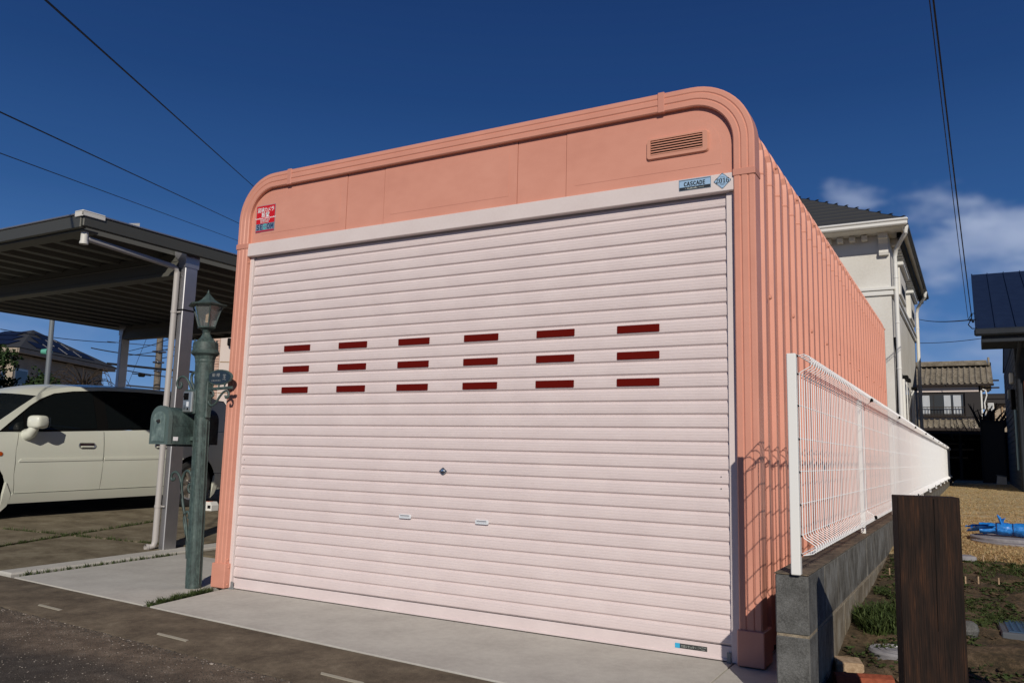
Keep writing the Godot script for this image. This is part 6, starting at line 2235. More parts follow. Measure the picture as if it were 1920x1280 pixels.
func build_lamp() -> void:
	var l := thing("lamp_post", "green bronze garden lamp post with six sided lantern and iron scrolls", "lamp post", Vector3(-0.235, 0, 0.13))
	l.rotation.z = 0.036
	var mb := MB.new()
	mb.lathe([Vector2(0.0, -0.05), Vector2(0.055, -0.05), Vector2(0.055, 0.012), Vector2(0.0535, 0.03), Vector2(0.053, 1.20), Vector2(0.059, 1.24), Vector2(0.064, 1.30), Vector2(0.066, 1.40), Vector2(0.067, 1.60), Vector2(0.070, 1.612), Vector2(0.069, 1.625), Vector2(0.078, 1.655)], Vector3(), 20)
	var shaft := put("shaft", mb.mesh(), M.verdigris, l)
	mb = MB.new()
	for k in 10:
		var a := TAU * k / 10
		mb.box(Vector3(cos(a) * 0.0535, 0.6, sin(a) * 0.0535), Vector3(0.006, 1.15, 0.010), 0.002, Basis(Vector3.UP, -a))
	put("flute", mb.mesh(), M.verdigris, shaft)
	mb = MB.new()
	mb.lathe([Vector2(0.075, 1.650), Vector2(0.098, 1.668), Vector2(0.101, 1.680), Vector2(0.094, 1.690), Vector2(0.090, 1.700), Vector2(0.088, 1.750), Vector2(0.080, 1.757), Vector2(0.062, 1.768), Vector2(0.042, 1.79), Vector2(0.029, 1.815), Vector2(0.025, 1.828)], Vector3(), 20)
	put("capital", mb.mesh(), M.verdigris, l)
	for k in 6:
		var a := TAU * k / 6
		mb = MB.new()
		mb.lathe([Vector2(0.006, 0), Vector2(0.0045, 0.012), Vector2(0.007, 0.018), Vector2(0.0, 0.028)], Vector3(cos(a) * 0.078, 1.752, sin(a) * 0.078), 7)
		put("knob", mb.mesh(), M.verdigris, l)
	# lantern
	mb = MB.new()
	mb.lathe([Vector2(0.026, 1.822), Vector2(0.034, 1.845), Vector2(0.050, 1.858), Vector2(0.066, 1.862), Vector2(0.068, 1.872), Vector2(0.0, 1.873)], Vector3(), 6, Basis(), 0.5, true)
	var lan := put("lantern", mb.mesh(), M.verdigris, l)
	var b0 := hexring(0.060, 1.873)
	var b1 := hexring(0.106, 2.022)
	for k in 6:
		var j := (k + 1) % 6
		mb = MB.new()
		mb.tube([b0[k], b1[k]], 0.0055, 5)
		put("lantern_bar", mb.mesh(), M.verdigris, lan)
		mb = MB.new()
		var ctr: Vector3 = (b0[k] + b0[j] + b1[k] + b1[j]) / 4.0
		var inn := ctr * Vector3(1, 0, 1) * -0.02
		mb.quad(b0[k] + inn, b0[j] + inn, b1[j] + inn, b1[k] + inn, ctr * Vector3(1, 0, 1))
		put("glass_pane", mb.mesh(), M.glass_clear, lan)
	mb = MB.new()
	mb.lathe([Vector2(0.0, 2.022), Vector2(0.112, 2.022), Vector2(0.125, 2.024), Vector2(0.142, 2.030), Vector2(0.145, 2.038), Vector2(0.138, 2.040), Vector2(0.110, 2.045), Vector2(0.082, 2.056), Vector2(0.056, 2.074), Vector2(0.035, 2.096), Vector2(0.022, 2.112), Vector2(0.015, 2.119)], Vector3(), 6, Basis(), 0.5, true)
	put("lantern_roof", mb.mesh(), M.verdigris, lan)
	mb = MB.new()
	mb.lathe([Vector2(0.014, 2.116), Vector2(0.016, 2.122), Vector2(0.008, 2.128), Vector2(0.009, 2.133), Vector2(0.0, 2.158)], Vector3(), 8)
	put("finial", mb.mesh(), M.verdigris, lan)
	mb = MB.new()
	mb.lathe([Vector2(0.016, 1.874), Vector2(0.016, 1.905), Vector2(0.0, 1.906)], Vector3(), 10)
	put("lamp_socket", mb.mesh(), M.rubber, lan)
	mb = MB.new()
	for q in [[-0.008, 0.0], [0.008, 0.0]]:
		mb.tube([Vector3(q[0], 1.905, 0), Vector3(q[0], 1.965, 0), Vector3(q[0], 1.985, 0)], [0.006, 0.006, 0.003], 8)
	put("lamp_bulb", mb.mesh(), M.sand_stone, lan)
	# scrolls on the left
	var sc := [
		[[-0.05, 1.27], [-0.075, 1.34], [-0.105, 1.41], [-0.145, 1.475], [-0.19, 1.51], [-0.235, 1.51], [-0.262, 1.485], [-0.265, 1.45], [-0.245, 1.43], [-0.222, 1.435], [-0.215, 1.455], [-0.228, 1.468]],
		[[-0.06, 1.34], [-0.085, 1.43], [-0.108, 1.47], [-0.112, 1.51], [-0.095, 1.535], [-0.072, 1.53], [-0.066, 1.51], [-0.076, 1.497]],
		[[-0.058, 0.20], [-0.07, 0.33], [-0.085, 0.44], [-0.125, 0.56], [-0.15, 0.66], [-0.165, 0.735], [-0.19, 0.785], [-0.225, 0.81], [-0.262, 0.80], [-0.275, 0.772], [-0.262, 0.75], [-0.242, 0.755], [-0.24, 0.772]],
		[[-0.138, 0.62], [-0.155, 0.70], [-0.148, 0.77], [-0.115, 0.815], [-0.075, 0.81], [-0.055, 0.78]],
		[[-0.055, 0.30], [-0.09, 0.40], [-0.11, 0.475], [-0.095, 0.52], [-0.068, 0.525], [-0.056, 0.50], [-0.066, 0.482]],
		[[-0.062, 0.66], [-0.082, 0.69], [-0.072, 0.72], [-0.052, 0.72]],
	]
	for s in sc:
		mb = MB.new()
		mb.tube(smooth_path(s, 0.02), 0.0095, 6, true, 1.0)
		put("iron_scroll", mb.mesh(), M.verdigris, l)
	# sign bracket on the right, with its S scroll
	mb = MB.new()
	mb.bb(Vector3(0.05, 1.395, -0.006), Vector3(0.305, 1.415, 0.014), 0.003)
	put("sign_arm", mb.mesh(), M.verdigris, l)
	mb = MB.new()
	mb.tube(smooth_path([[0.10, 1.365], [0.085, 1.345], [0.068, 1.352], [0.062, 1.375], [0.075, 1.392], [0.10, 1.392], [0.112, 1.37], [0.105, 1.345]].slice(0, 1) + [[0.082, 1.36], [0.098, 1.345], [0.112, 1.36], [0.105, 1.385], [0.08, 1.392], [0.06, 1.372], [0.058, 1.33], [0.075, 1.297], [0.105, 1.285], [0.14, 1.30], [0.18, 1.345], [0.22, 1.378], [0.255, 1.383], [0.272, 1.362], [0.265, 1.338], [0.245, 1.335], [0.24, 1.352]].slice(1), 0.004), 0.0085, 6)
	put("iron_scroll", mb.mesh(), M.verdigris, l)
	mb = MB.new()
	mb.box(Vector3(0.052, 1.33, 0.0), Vector3(0.03, 0.27, 0.045), 0.006)
	put("bracket_plate", mb.mesh(), M.verdigris, l)
	# oval house sign standing on the arm
	var sg := thing("house_sign", "small oval dark blue house name sign on the lamp post bracket", "sign", Vector3(-0.12, 1.41, 0.134))
	mb = MB.new()
	for x in [-0.065, 0.0, 0.06]:
		mb.lathe([Vector2(0.010, 0.0), Vector2(0.005, 0.01), Vector2(0.006, 0.022), Vector2(0.011, 0.034)], Vector3(x, 0.0, 0), 8)
	put("sign_foot", mb.mesh(), M.verdigris, sg)
	var el := PackedVector2Array()
	var el2 := PackedVector2Array()
	for i in 32:
		var a := TAU * i / 32
		el.append(Vector2(cos(a) * 0.131, 0.082 + sin(a) * 0.056))
		el2.append(Vector2(cos(a) * 0.120, 0.082 + sin(a) * 0.047))
	mb = MB.new()
	mb.extrude(el, -0.010, 0.004)
	put("rim", mb.mesh(), M.verdigris, sg)
	put("plate", flat_mesh(el2, 0.002), M.sign_blue, sg, Vector3(0, 0, 0.0042))
	mb = MB.new()
	glyph(mb, "新", Vector3(-0.070, 0.086, 0.007), 0.034, 0.026, 0.003)
	glyph(mb, "椿", Vector3(-0.026, 0.086, 0.007), 0.034, 0.026, 0.003)
	glyph(mb, "芝", Vector3(0.040, 0.060, 0.007), 0.036, 0.044, 0.0035)
	for i in 7:
		mb.bb(Vector3(-0.075 + i * 0.0145, 0.054, 0.0065), Vector3(-0.066 + i * 0.0145, 0.056 + 0.007 * (i % 2), 0.007))
		mb.bb(Vector3(-0.0725 + i * 0.0145, 0.054, 0.0065), Vector3(-0.070 + i * 0.0145, 0.064, 0.007))
	put("sign_lettering", mb.mesh(), M.sign_text, sg)
	# intercom
	var ic := thing("intercom", "silver grey door intercom in a green frame on the lamp post", "intercom", Vector3(-0.335, 1.225, 0.195))
	mb = MB.new()
	mb.bb(Vector3(-0.060, 0.0, -0.035), Vector3(0.060, 0.176, 0.010), 0.004)
	put("frame", mb.mesh(), M.verdigris, ic)
	mb = MB.new()
	mb.bb(Vector3(-0.050, 0.010, 0.0), Vector3(0.046, 0.162, 0.030), 0.006)
	put("body", mb.mesh(), M.intercom_grey, ic)
	mb = MB.new()
	mb.bb(Vector3(-0.040, 0.098, 0.0295), Vector3(0.012, 0.150, 0.032), 0.002)
	mb.lathe([Vector2(0.016, 0), Vector2(0.014, 0.006), Vector2(0, 0.008)], Vector3(-0.022, 0.124, 0.031), 12, Basis(Vector3.RIGHT, PI / 2))
	put("camera_window", mb.mesh(), M.black, ic)
	mb = MB.new()
	mb.bb(Vector3(-0.006, 0.05, 0.0295), Vector3(0.018, 0.086, 0.033), 0.002)
	put("call_button", mb.mesh(), M.handle_white, ic)
	mb = MB.new()
	for i in 4:
		mb.bb(Vector3(-0.036, 0.03 + i * 0.009, 0.0295), Vector3(-0.012, 0.033 + i * 0.009, 0.0315))
	mb.lathe([Vector2(0.009, 0), Vector2(0.008, 0.002), Vector2(0, 0.003)], Vector3(0.008, 0.034, 0.0295), 10, Basis(Vector3.RIGHT, PI / 2))
	put("speaker_slot", mb.mesh(), M.black, ic)
	# letter box
	var mbx := thing("letter_box", "green round topped metal letter box fixed to the lamp post", "letter box", Vector3(-0.46, 1.0, 0.12))
	var arch := func(w: float, y0: float, h: float) -> PackedVector2Array:
		var p := PackedVector2Array([Vector2(w, y0)])
		for i in 13:
			var a := PI * i / 12
			p.append(Vector2(cos(a) * w, y0 + h - w * 0.95 + sin(a) * w * 0.95))
		p.append(Vector2(-w, y0))
		return p
	mb = MB.new()
	mb.extrude(arch.call(0.094, 0.004, 0.266), -0.22, 0.205)
	put("body", mb.mesh(), M.verdigris, mbx)
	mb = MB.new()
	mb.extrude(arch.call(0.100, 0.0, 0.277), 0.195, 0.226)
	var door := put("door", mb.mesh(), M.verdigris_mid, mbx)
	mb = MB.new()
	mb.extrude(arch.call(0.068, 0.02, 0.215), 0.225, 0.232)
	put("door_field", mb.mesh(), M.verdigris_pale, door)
	mb = MB.new()
	mb.lathe([Vector2(0.015, 0), Vector2(0.013, 0.008), Vector2(0.007, 0.012), Vector2(0.008, 0.02), Vector2(0, 0.024)], Vector3(0.0, 0.165, 0.231), 12, Basis(Vector3.RIGHT, PI / 2))
	put("door_knob", mb.mesh(), M.rubber, door)
	mb = MB.new()
	mb.bb(Vector3(0.0935, 0.135, -0.2), Vector3(0.0965, 0.139, 0.19))
	put("side_seam", mb.mesh(), M.verdigris, mbx)
	mb = MB.new()
	mb.bb(Vector3(0.0935, 0.028, 0.135), Vector3(0.0955, 0.056, 0.175))
	put("sticker", mb.mesh(), M.ink_white, mbx)
	mb = MB.new()
	mb.bb(Vector3(-0.04, -0.012, -0.18), Vector3(0.06, 0.003, 0.12), 0.002)
	mb.bb(Vector3(0.06, 0.03, -0.03), Vector3(0.19, 0.06, 0.03), 0.004)
	put("bracket", mb.mesh(), M.verdigris, mbx)

func smooth_path(p: Array, z: float) -> Array:
	var cv := Curve3D.new()
	for i in p.size():
		var a: Array = p[max(i - 1, 0)]
		var b: Array = p[min(i + 1, p.size() - 1)]
		var t := Vector3(b[0] - a[0], b[1] - a[1], 0) / 6.0
		cv.add_point(Vector3(p[i][0], p[i][1], z), -t, t)
	cv.bake_interval = 0.01
	return Array(cv.get_baked_points())

# ---------------------------------------------------------------- the lot on the right
func build_lot() -> void:
	var fn := FastNoiseLite.new()
	fn.seed = 5
	fn.frequency = 2.2
	fn.fractal_octaves = 4
	var sheet := func(z0: float, z1: float, step: float, amp: float) -> MB:
		var rows := []
		var z := z0
		while z > z1 - 0.001:
			var row := []
			var x := 4.020
			while x < 14.1:
				row.append(Vector3(x, lot_y(x, z) + fn.get_noise_2d(x * 1.5, z * 1.5) * amp * (0.3 if x < 4.03 else 1.0), z))
				x += step if x < 7.5 else 1.0
			rows.append(row)
			z -= step
		var mb := MB.new()
		mb.grid(rows, Vector3.UP)
		return mb
	struct("soil", sheet.call(2.4, -2.65, 0.06, 0.035), M.earth)
	struct("lawn", sheet.call(-2.6, -23.3, 0.3, 0.02), M.turf_soil)
	struct("gravel_yard", sheet.call(-23.2, -60.0, 1.0, 0.01), M.land)
	# dry winter grass
	var spots := []
	for i in 42000:
		var u := pow(rng.randf(), 1.9)
		var z := -2.45 - u * 20.0
		var x := 4.05 + rng.randf() * (1.6 + u * 4.0)
		var edge: float = clamp((-2.35 - z) * 3.0, 0.3, 1.0)
		spots.append([Vector3(x, lot_y(x, z) - 0.006, z), rng.randf_range(0.016, 0.032) * edge])
	scatter("dry_grass", spots, tuft_mesh(7, 0.9), M.blade_dry, "dry straw coloured winter lawn beyond the soil strip", "grass")
	spots = []
	for i in 9000:
		var z := 0.15 - rng.randf() * 2.75
		var x := 4.06 + rng.randf() * 2.2
		var d := fn.get_noise_2d(x * 0.55 + 40.0, z * 0.55) + fn.get_noise_2d(x * 1.6, z * 1.6 + 9.0) * 0.6
		if x < 4.16 and z < -0.9:
			d -= 0.5
		if d < 0.0 + (0.28 if z > -0.3 else 0.0):
			continue
		spots.append([Vector3(x, lot_y(x, z) - 0.004, z), rng.randf_range(0.012, 0.034)])
	scatter("grass", spots, tuft_mesh(6, 0.9), M.blade_green, "green weeds and grass growing on the bare soil strip", "grass")
	spots = []
	for i in 420:
		var a := rng.randf() * TAU
		var r := pow(rng.randf(), 0.6) * 0.16
		var x := 4.18 + cos(a) * r * 0.8
		var z := -0.50 + sin(a) * r * 1.3
		if x > 4.055:
			spots.append([Vector3(x, lot_y(x, z) - 0.004, z), rng.randf_range(0.04, 0.10)])
	scatter("grass", spots, tuft_mesh(6, 0.6), M.blade_green, "tall bright green grass tuft between the block wall and the timber post", "grass")
	spots = []
	for i in 6000:
		var z := 0.2 - rng.randf() * 2.75
		var x := 4.06 + rng.randf() * 2.2
		var d := fn.get_noise_2d(x * 0.8 + 11.0, z * 0.8 - 7.0)
		if d < -0.12:
			continue
		spots.append([Vector3(x, lot_y(x, z) + 0.008, z), rng.randf_range(0.012, 0.035)])
	scatter("ground_cover", spots, leaf_cluster(), M.leaf_green, "low leafy weeds spread over the brown soil", "weeds", true)
	var clod := MB.new()
	clod.lathe([Vector2(0, -0.3), Vector2(0.7, -0.1), Vector2(0.9, 0.2), Vector2(0.5, 0.6), Vector2(0, 0.75)], Vector3(), 6, Basis(), 0.0, true)
	spots = []
	for i in 2200:
		var z := 0.7 - rng.randf() * 3.6
		var x := 4.05 + rng.randf() * 2.3
		spots.append([Vector3(x, lot_y(x, z), z), rng.randf_range(0.003, 0.014) * (2.0 if i % 30 == 0 else 1.0)])
	scatter("soil_crumbs", spots, clod.mesh(), M.earth, "crumbs of brown soil lying on the bare ground", "soil")

# ---------------------------------------------------------------- small things
func build_small() -> void:
	# burnt timber posts along the front of the lot
	var labels := ["dark burnt timber post nearest the wall, with a split down its face", "dark burnt timber post second from the block wall", "dark burnt timber post third from the block wall"]
	for k in 3:
		var p := thing("timber_post", labels[k], "post", Vector3(4.476 + 0.62 * k, -0.15, 1.12), "row of burnt timber posts", 0.25)
		var mb := MB.new()
		mb.box(Vector3(0, 0.521, 0), Vector3(0.186, 1.042, 0.10), 0.002)
		put("post", mb.mesh(), M.burnt_wood, p)
		mb = MB.new()
		for i in 13: # raised growth rings left by the burning
			var x := -0.084 + i * 0.014 + rng.randf_range(-0.004, 0.004)
			var dx := 0.018 if i % 3 == 0 else 0.0
			mb.bar(Vector3(x, 0.01, 0.0495), Vector3(x + rng.randf_range(-0.004, 0.004), 1.034, 0.0495), rng.randf_range(0.0015, 0.004), 0.0025)
		put("grain", mb.mesh(), M.burnt_wood, p)
		mb = MB.new()
		mb.bar(Vector3(0.012, 0.62, 0.0493), Vector3(0.016, 1.035, 0.0493), 0.0018, 0.004)
		mb.bar(Vector3(0.004, 0.2, 0.0493), Vector3(0.012, 0.62, 0.0493), 0.0012, 0.004)
		mb.bar(Vector3(0.024, 0.955, 0.0493), Vector3(0.012, 1.03, 0.0493), 0.0012, 0.004)
		put("split", mb.mesh(), M.void, p)
	# bricks in the corner
	var b := thing("terracotta_edging", "rounded terracotta edging brick lying at the bottom by the timber post", "brick", Vector3(4.175, 0.03, 0.335), "", 0.35)
	var mb := MB.new()
	mb.extrude(PackedVector2Array([Vector2(-0.05, 0), Vector2(0.05, 0), Vector2(0.05, 0.055), Vector2(0.035, 0.078), Vector2(0.0, 0.088), Vector2(-0.035, 0.078), Vector2(-0.05, 0.055)]), -0.115, 0.115, Transform3D(Basis(Vector3.UP, PI / 2), Vector3()))
	put("brick", mb.mesh(), M.terracotta, b)
	b = thing("pale_edging", "pale sandy edging brick next to the terracotta one", "brick", Vector3(4.40, 0.02, 0.25), "", 0.35)
	mb = MB.new()
	mb.box(Vector3(0, 0.04, 0), Vector3(0.2, 0.09, 0.1), 0.012)
	put("brick", mb.mesh(), M.sand_stone, b)
	b = thing("sandstone_block", "small sandy coloured paving block against the foot of the block wall", "paver", Vector3(4.095, 0.045, 0.16), "", 0.25)
	mb = MB.new()
	mb.box(Vector3(0, 0.04, 0), Vector3(0.115, 0.085, 0.13), 0.007)
	put("block", mb.mesh(), M.sand_stone, b)
	# round inspection cover
	var c := thing("inspection_cover", "round grey plastic inspection cover in the soil beside the wall", "manhole cover", Vector3(4.275, lot_y(4.275, -0.10), -0.10))
	mb = MB.new()
	mb.lathe([Vector2(0.122, -0.06), Vector2(0.125, 0.004), Vector2(0.118, 0.014), Vector2(0.105, 0.015), Vector2(0.103, 0.011), Vector2(0.0, 0.012)], Vector3(), 30)
	put("lid", mb.mesh(), M.plastic_grey, c)
	mb = MB.new()
	for r in [0.05, 0.08]:
		mb.lathe([Vector2(r - 0.003, 0.011), Vector2(r - 0.002, 0.015), Vector2(r + 0.002, 0.015), Vector2(r + 0.003, 0.011)], Vector3(), 24)
	put("ring", mb.mesh(), M.plastic_grey, c)
	mb = MB.new()
	mb.bb(Vector3(-0.01, 0.012, -0.095), Vector3(0.05, 0.017, -0.06), 0.001)
	put("white_tag", mb.mesh(), M.ink_white, c)
	# blue meter lid
	var m := thing("meter_lid", "rectangular blue water meter lid set in the soil", "meter cover", Vector3(4.86, lot_y(4.8, -0.70), -0.70), "", 0.05)
	mb = MB.new()
	mb.bb(Vector3(-0.17, -0.06, -0.19), Vector3(0.17, 0.012, 0.19), 0.006)
	put("rim", mb.mesh(), M.blue_lid_rim, m)
	mb = MB.new()
	mb.bb(Vector3(-0.14, 0.0, -0.165), Vector3(0.14, 0.0165, 0.165), 0.003)
	var lid := put("lid", mb.mesh(), M.blue_lid, m)
	mb = MB.new()
	for i in 9:
		for j in 11:
			mb.box(Vector3(-0.115 + i * 0.029, 0.0175, -0.14 + j * 0.028), Vector3(0.012, 0.003, 0.012), 0.0, Basis(Vector3.UP, PI / 4))
	stuff(put("grip_studs", mb.mesh(), M.blue_lid, lid))
	# septic cover with tarp
	var sc := thing("concrete_cover", "large round two step grey concrete cover on the dry lawn", "manhole cover", Vector3(4.90, lot_y(4.9, -3.95), -3.95))
	mb = MB.new()
	mb.lathe([Vector2(0.33, -0.06), Vector2(0.335, 0.012), Vector2(0.33, 0.016), Vector2(0.0, 0.018)], Vector3(), 36)
	put("base_ring", mb.mesh(), M.plastic_grey, sc)
	mb = MB.new()
	mb.lathe([Vector2(0.315, 0.0), Vector2(0.318, 0.034), Vector2(0.31, 0.042), Vector2(0.285, 0.043), Vector2(0.283, 0.038), Vector2(0.0, 0.039)], Vector3(-0.03, 0, -0.12), 36)
	put("lid", mb.mesh(), M.plastic_grey, sc)
	var tp := thing("blue_tarp", "rolled bright blue tarpaulin tied with cord on the round concrete cover", "tarpaulin", Vector3(5.0, lot_y(5.0, -4.05) + 0.045, -4.05))
	mb = MB.new()
	var fn := FastNoiseLite.new()
	fn.seed = 77
	fn.frequency = 1.0
	var g := []
	for i in 60:
		var x := -0.37 + i * 0.0185
		var row := []
		for j in 25:
			var a := TAU * j / 24
			var r := 0.062 + 0.012 * fn.get_noise_3d(x * 9.0, cos(a) * 2.2, sin(a) * 2.2) + 0.008 * fn.get_noise_3d(x * 25.0, cos(a) * 5.0, sin(a) * 5.0)
			for t in [-0.24, -0.12, 0.3]: # cords pinch the roll
				r -= 0.010 * exp(-pow((x - t) / 0.015, 2.0))
			if x < -0.25:
				r *= 0.75 + 0.35 * fn.get_noise_2d(cos(a) * 6.0, sin(a) * 6.0 + x * 4.0)
			row.append(Vector3(x, 0.057 + sin(a) * r * 0.85, cos(a) * r * 1.1 + 0.03 * sin(x * 5.0)))
		g.append(row)
	mb.grid(g, Vector3(0, 0, 0))
	for i in mb.n.size(): # radial normals outwards
		var rad := Vector3(0, mb.v[i].y - 0.057, mb.v[i].z - 0.03 * sin(mb.v[i].x * 5.0))
		if mb.n[i].dot(rad) < 0:
			mb.n[i] = -mb.n[i]
	put("roll", mb.mesh(), M.tarp, tp)
	mb = MB.new()
	g = []
	for i in 14:
		var row := []
		for j in 10:
			var x := -0.10 + i * 0.06
			row.append(Vector3(x, 0.055 + 0.03 * fn.get_noise_2d(x * 6.0, j * 0.7) + 0.02 * (j % 2) * (1.0 if i % 3 == 0 else 0.2) + 0.03 * smoothstep(0.0, 0.4, x), -0.07 - j * 0.028))
		g.append(row)
	mb.grid(g, Vector3.UP)
	put("fold", mb.mesh(), M.tarp, tp)
	for q in [[-0.40, 0.03, 0.0, 0.3], [-0.42, 0.06, 0.03, 0.6], [-0.38, 0.05, 0.05, -0.2], [-0.41, 0.02, -0.03, 0.1]]:
		mb = MB.new()
		mb.grid([[Vector3(q[0] - 0.06, q[1], q[2]), Vector3(q[0], q[1] + 0.03, q[2] + 0.02), Vector3(q[0] + 0.13, q[1] + 0.035, q[2] + 0.01)], [Vector3(q[0] - 0.05, q[1] + 0.015, q[2] - 0.04), Vector3(q[0] + 0.01, q[1] + 0.005, q[2] - 0.03), Vector3(q[0] + 0.13, q[1] + 0.03, q[2] - 0.05)]], Vector3.UP)
		put("loose_end", mb.mesh(), M.tarp, tp)
	mb = MB.new()
	mb.tube([Vector3(-0.20, 0.09, -0.01), Vector3(-0.215, 0.15, 0.0), Vector3(-0.23, 0.175, 0.01)], [0.02, 0.026, 0.012], 6, true, 0.5)
	mb.tube([Vector3(-0.20, 0.09, -0.01), Vector3(-0.19, 0.14, 0.0), Vector3(-0.175, 0.15, 0.01)], [0.018, 0.02, 0.008], 6, true, 0.5)
	put("knot", mb.mesh(), M.tarp, tp)
	for t in [-0.24, -0.12, 0.3]:
		mb = MB.new()
		var ring := []
		for k in 17:
			var a := TAU * k / 16
			ring.append(Vector3(t, 0.057 + sin(a) * 0.050, cos(a) * 0.063 + 0.03 * sin(t * 5.0)))
		mb.tube(ring, 0.004, 5, false)
		put("cord", mb.mesh(), M.ink_navy, tp)
	# small slab, stone, stakes
	c = thing("stepping_slab", "small flat grey slab at the edge of the dry lawn", "slab", Vector3(4.53, lot_y(4.5, -2.62), -2.62))
	mb = MB.new()
	mb.box(Vector3(0, 0.012, 0), Vector3(0.12, 0.04, 0.13), 0.006, Basis(Vector3.UP, 0.3))
	put("slab", mb.mesh(), M.plastic_grey, c)
	c = thing("round_stone", "round mottled grey stone just right of the timber post", "stone", Vector3(4.565, lot_y(4.56, -0.47), -0.47))
	mb = MB.new()
	mb.lathe([Vector2(0, -0.02), Vector2(0.034, -0.005), Vector2(0.043, 0.022), Vector2(0.036, 0.05), Vector2(0.018, 0.063), Vector2(0, 0.066)], Vector3(), 12)
	put("stone", mb.mesh(), M.block, c)
	var stakes := [[4.61, -1.82, "second wooden stake from the left in the soil, pale and short"], [4.54, -1.79, "short wooden stake nearest the timber post's right edge"], [4.645, -2.60, "short wooden stake at the lawn edge, left one of the pair"], [4.72, -2.59, "short wooden stake at the lawn edge, right one of the pair"], [4.72, -1.825, "short wooden stake farthest right in the soil strip"], [4.10, -1.86, "short wooden stake close to the block wall"]]
	mb = MB.new()
	mb.box(Vector3(0, 0.022, 0), Vector3(0.008, 0.05, 0.006), 0.001)
	var sm := mb.mesh()
	for q in stakes:
		var s := thing("wooden_stake", q[2], "stake", Vector3(q[0], lot_y(q[0], q[1]), q[1]), "marker stakes in the soil", rng.randf())
		put("stake", sm, M.sand_stone, s)
	# wheel stop by the car
	var ws := thing("wheel_stop", "small white concrete wheel stop with an orange reflector beside the rear wheel", "wheel stop", Vector3(-4.12, drive_y(-4.12, -3.27), -3.27), "", 0.1)
	mb = MB.new()
	mb.extrude(PackedVector2Array([Vector2(-0.09, 0), Vector2(0.09, 0), Vector2(0.09, 0.07), Vector2(0.06, 0.115), Vector2(-0.06, 0.115), Vector2(-0.09, 0.09)]), -0.06, 0.06)
	put("block", mb.mesh(), M.white_house, ws)
	mb = MB.new()
	mb.bb(Vector3(-0.03, 0.1145, -0.03), Vector3(0.02, 0.119, 0.045), 0.002)
	put("reflector", mb.mesh(), M.marker_orange, ws)
	mb = MB.new()
	mb.bb(Vector3(0.02, 0.03, 0.058), Vector3(0.07, 0.07, 0.062))
	put("socket", mb.mesh(), M.black, ws)

# ---------------------------------------------------------------- wires
func wire(label: String, a: Vector3, b: Vector3, r: float, sag: float, called := "overhead_wire", group := "") -> void:
	var o := thing(called, label, "wire", a, group)
	var pts := []
	for i in 13:
		var t := i / 12.0
		pts.append((b - a) * t - Vector3(0, sag * 4.0 * t * (1.0 - t), 0))
	var mb := MB.new()
	mb.tube(pts, r, 5, false)
	put("cable", mb.mesh(), M.cable, o)

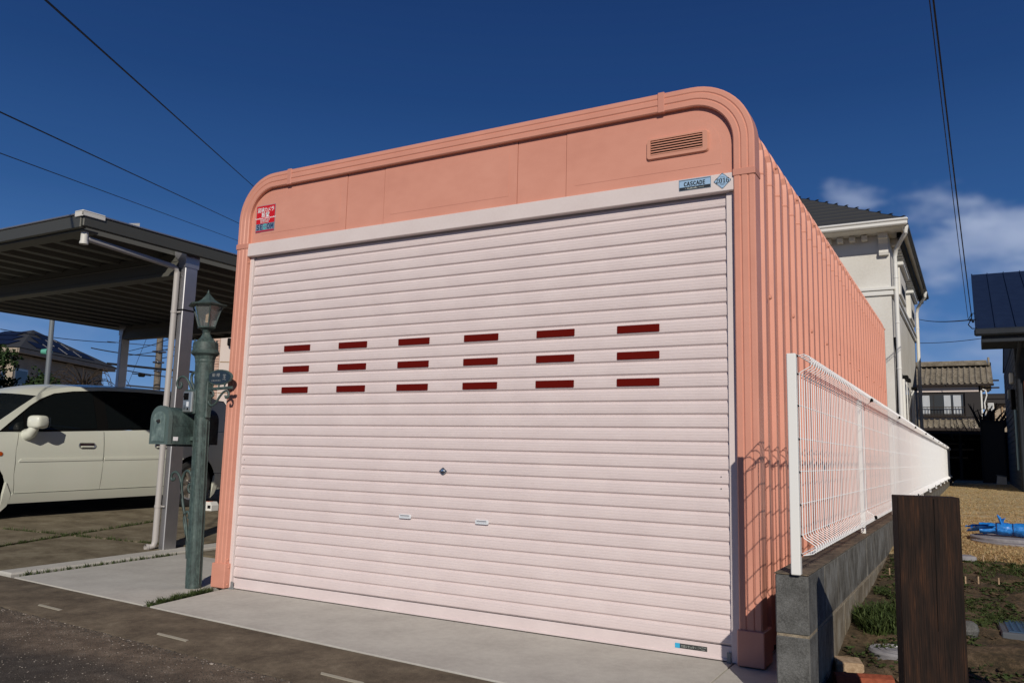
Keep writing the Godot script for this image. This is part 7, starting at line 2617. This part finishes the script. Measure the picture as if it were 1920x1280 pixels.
func build_wires() -> void:
	var ex := func(a: Vector3, b: Vector3, k: float) -> Vector3: return a + (a - b) * k
	var a := Vector3(-3.154, 5.315, 0.008)
	var b := Vector3(-18.256, 10.62, -16.10)
	wire("thick black overhead cable running down to the garage's upper left corner", ex.call(a, b, 0.25), ex.call(b, a, 0.9), 0.0125, 0.0)
	a = Vector3(-5.65, 5.011, -0.94)
	b = Vector3(-18.835, 9.236, -15.99)
	wire("middle one of three overhead wires above the carport", ex.call(a, b, 0.25), ex.call(b, a, 0.9), 0.0105, 0.0)
	a = Vector3(-9.794, 5.912, -3.081)
	b = Vector3(-22.094, 9.622, -18.718)
	wire("lowest and thinnest of three overhead wires above the carport", ex.call(a, b, 0.25), ex.call(b, a, 0.9), 0.009, 0.0)
	a = Vector3(4.482, 5.53, -4.318)
	b = Vector3(4.70, 4.30, -16.35)
	wire("black service cable coming down to the navy house roof edge, right strand", ex.call(a, b, 0.3), b, 0.010, 0.12)
	a = Vector3(4.45, 5.529, -4.30)
	wire("thin service cable coming down to the navy house roof edge, left strand", ex.call(a, Vector3(4.612, 4.437, -15.0), 0.3), Vector3(4.63, 4.20, -16.1), 0.006, 0.14)
	wire("level wire from behind the cream house to the navy house bracket", Vector3(2.325, 8.085, -39.877), Vector3(4.68, 4.12, -15.9), 0.014, 0.1)
	wire("faint thin wire in the sky above the pantile house", Vector3(1.5, 7.66, -45.8), Vector3(5.6, 7.14, -41.0), 0.016, 0.12)
	var w := [
		["wire crossing the sky just under the carport roof, upper one", Vector3(-26.53, 6.03, -12.1), Vector3(-31.67, 6.55, -20.71), 0.018, 0.1],
		["wire passing behind the rear carport post above the solar house roof", Vector3(-30.74, 5.62, -14.42), Vector3(-33.9, 6.16, -21.83), 0.018, 0.1],
		["wire joining the utility pole at its upper clamp from the left", Vector3(-33.13, 5.63, -20.02), Vector3(-31.91, 5.51, -23.06), 0.028, 0.08],
		["thickest dark cable crossing in front of the utility pole", Vector3(-28.77, 4.5, -18.04), Vector3(-27.46, 4.48, -23.44), 0.055, 0.02],
		["cable with a splice box hanging left of the utility pole", Vector3(-32.14, 4.67, -20.74), Vector3(-31.0, 4.42, -23.8), 0.028, 0.06],
		["wire rising to the right behind the utility pole, upper one", Vector3(-35.15, 5.97, -23.47), Vector3(-27.96, 5.93, -20.6), 0.018, 0.05],
		["wire rising to the right behind the utility pole, lower one", Vector3(-35.16, 5.74, -23.5), Vector3(-26.05, 5.3, -19.47), 0.018, 0.05],
		["low brown wire just above the car roof near the utility pole", Vector3(-31.7, 3.84, -21.12), Vector3(-29.97, 3.71, -22.13), 0.04, 0.0],
		["faint stay wire slanting down left of the utility pole", Vector3(-39.37, 7.92, -27.72), Vector3(-42.61, 4.49, -28.74), 0.012, 0.0],
		["wire leaving the utility pole to the right behind the lamp post, lower one", Vector3(-31.91, 5.4, -23.08), Vector3(-43.05, 8.66, -37.13), 0.022, 0.1],
		["wire leaving the utility pole to the right behind the lamp post, upper one", Vector3(-31.89, 5.86, -23.02), Vector3(-42.73, 8.2, -37.38), 0.022, 0.1],
		["wire running level behind the lantern of the lamp post", Vector3(-34.28, 6.21, -21.6), Vector3(-30.6, 6.27, -26.01), 0.018, 0.08],
	]
	for q in w:
		wire(q[0], q[1], q[2], q[3], q[4], "distant_wire")
	var sb := thing("splice_box", "black cable splice box hanging on the wires left of the utility pole", "cable box", Vector3(-32.79, 4.53, -22.70))
	var mb := MB.new()
	mb.box(Vector3(), Vector3(0.34, 0.2, 0.2), 0.05, Basis(Vector3.UP, 0.9))
	mb.tube([Vector3(-0.35, 0.06, 0.3), Vector3(0, 0.02, 0), Vector3(0.35, -0.02, -0.3)], 0.03, 6)
	put("case", mb.mesh(), M.black, sb)
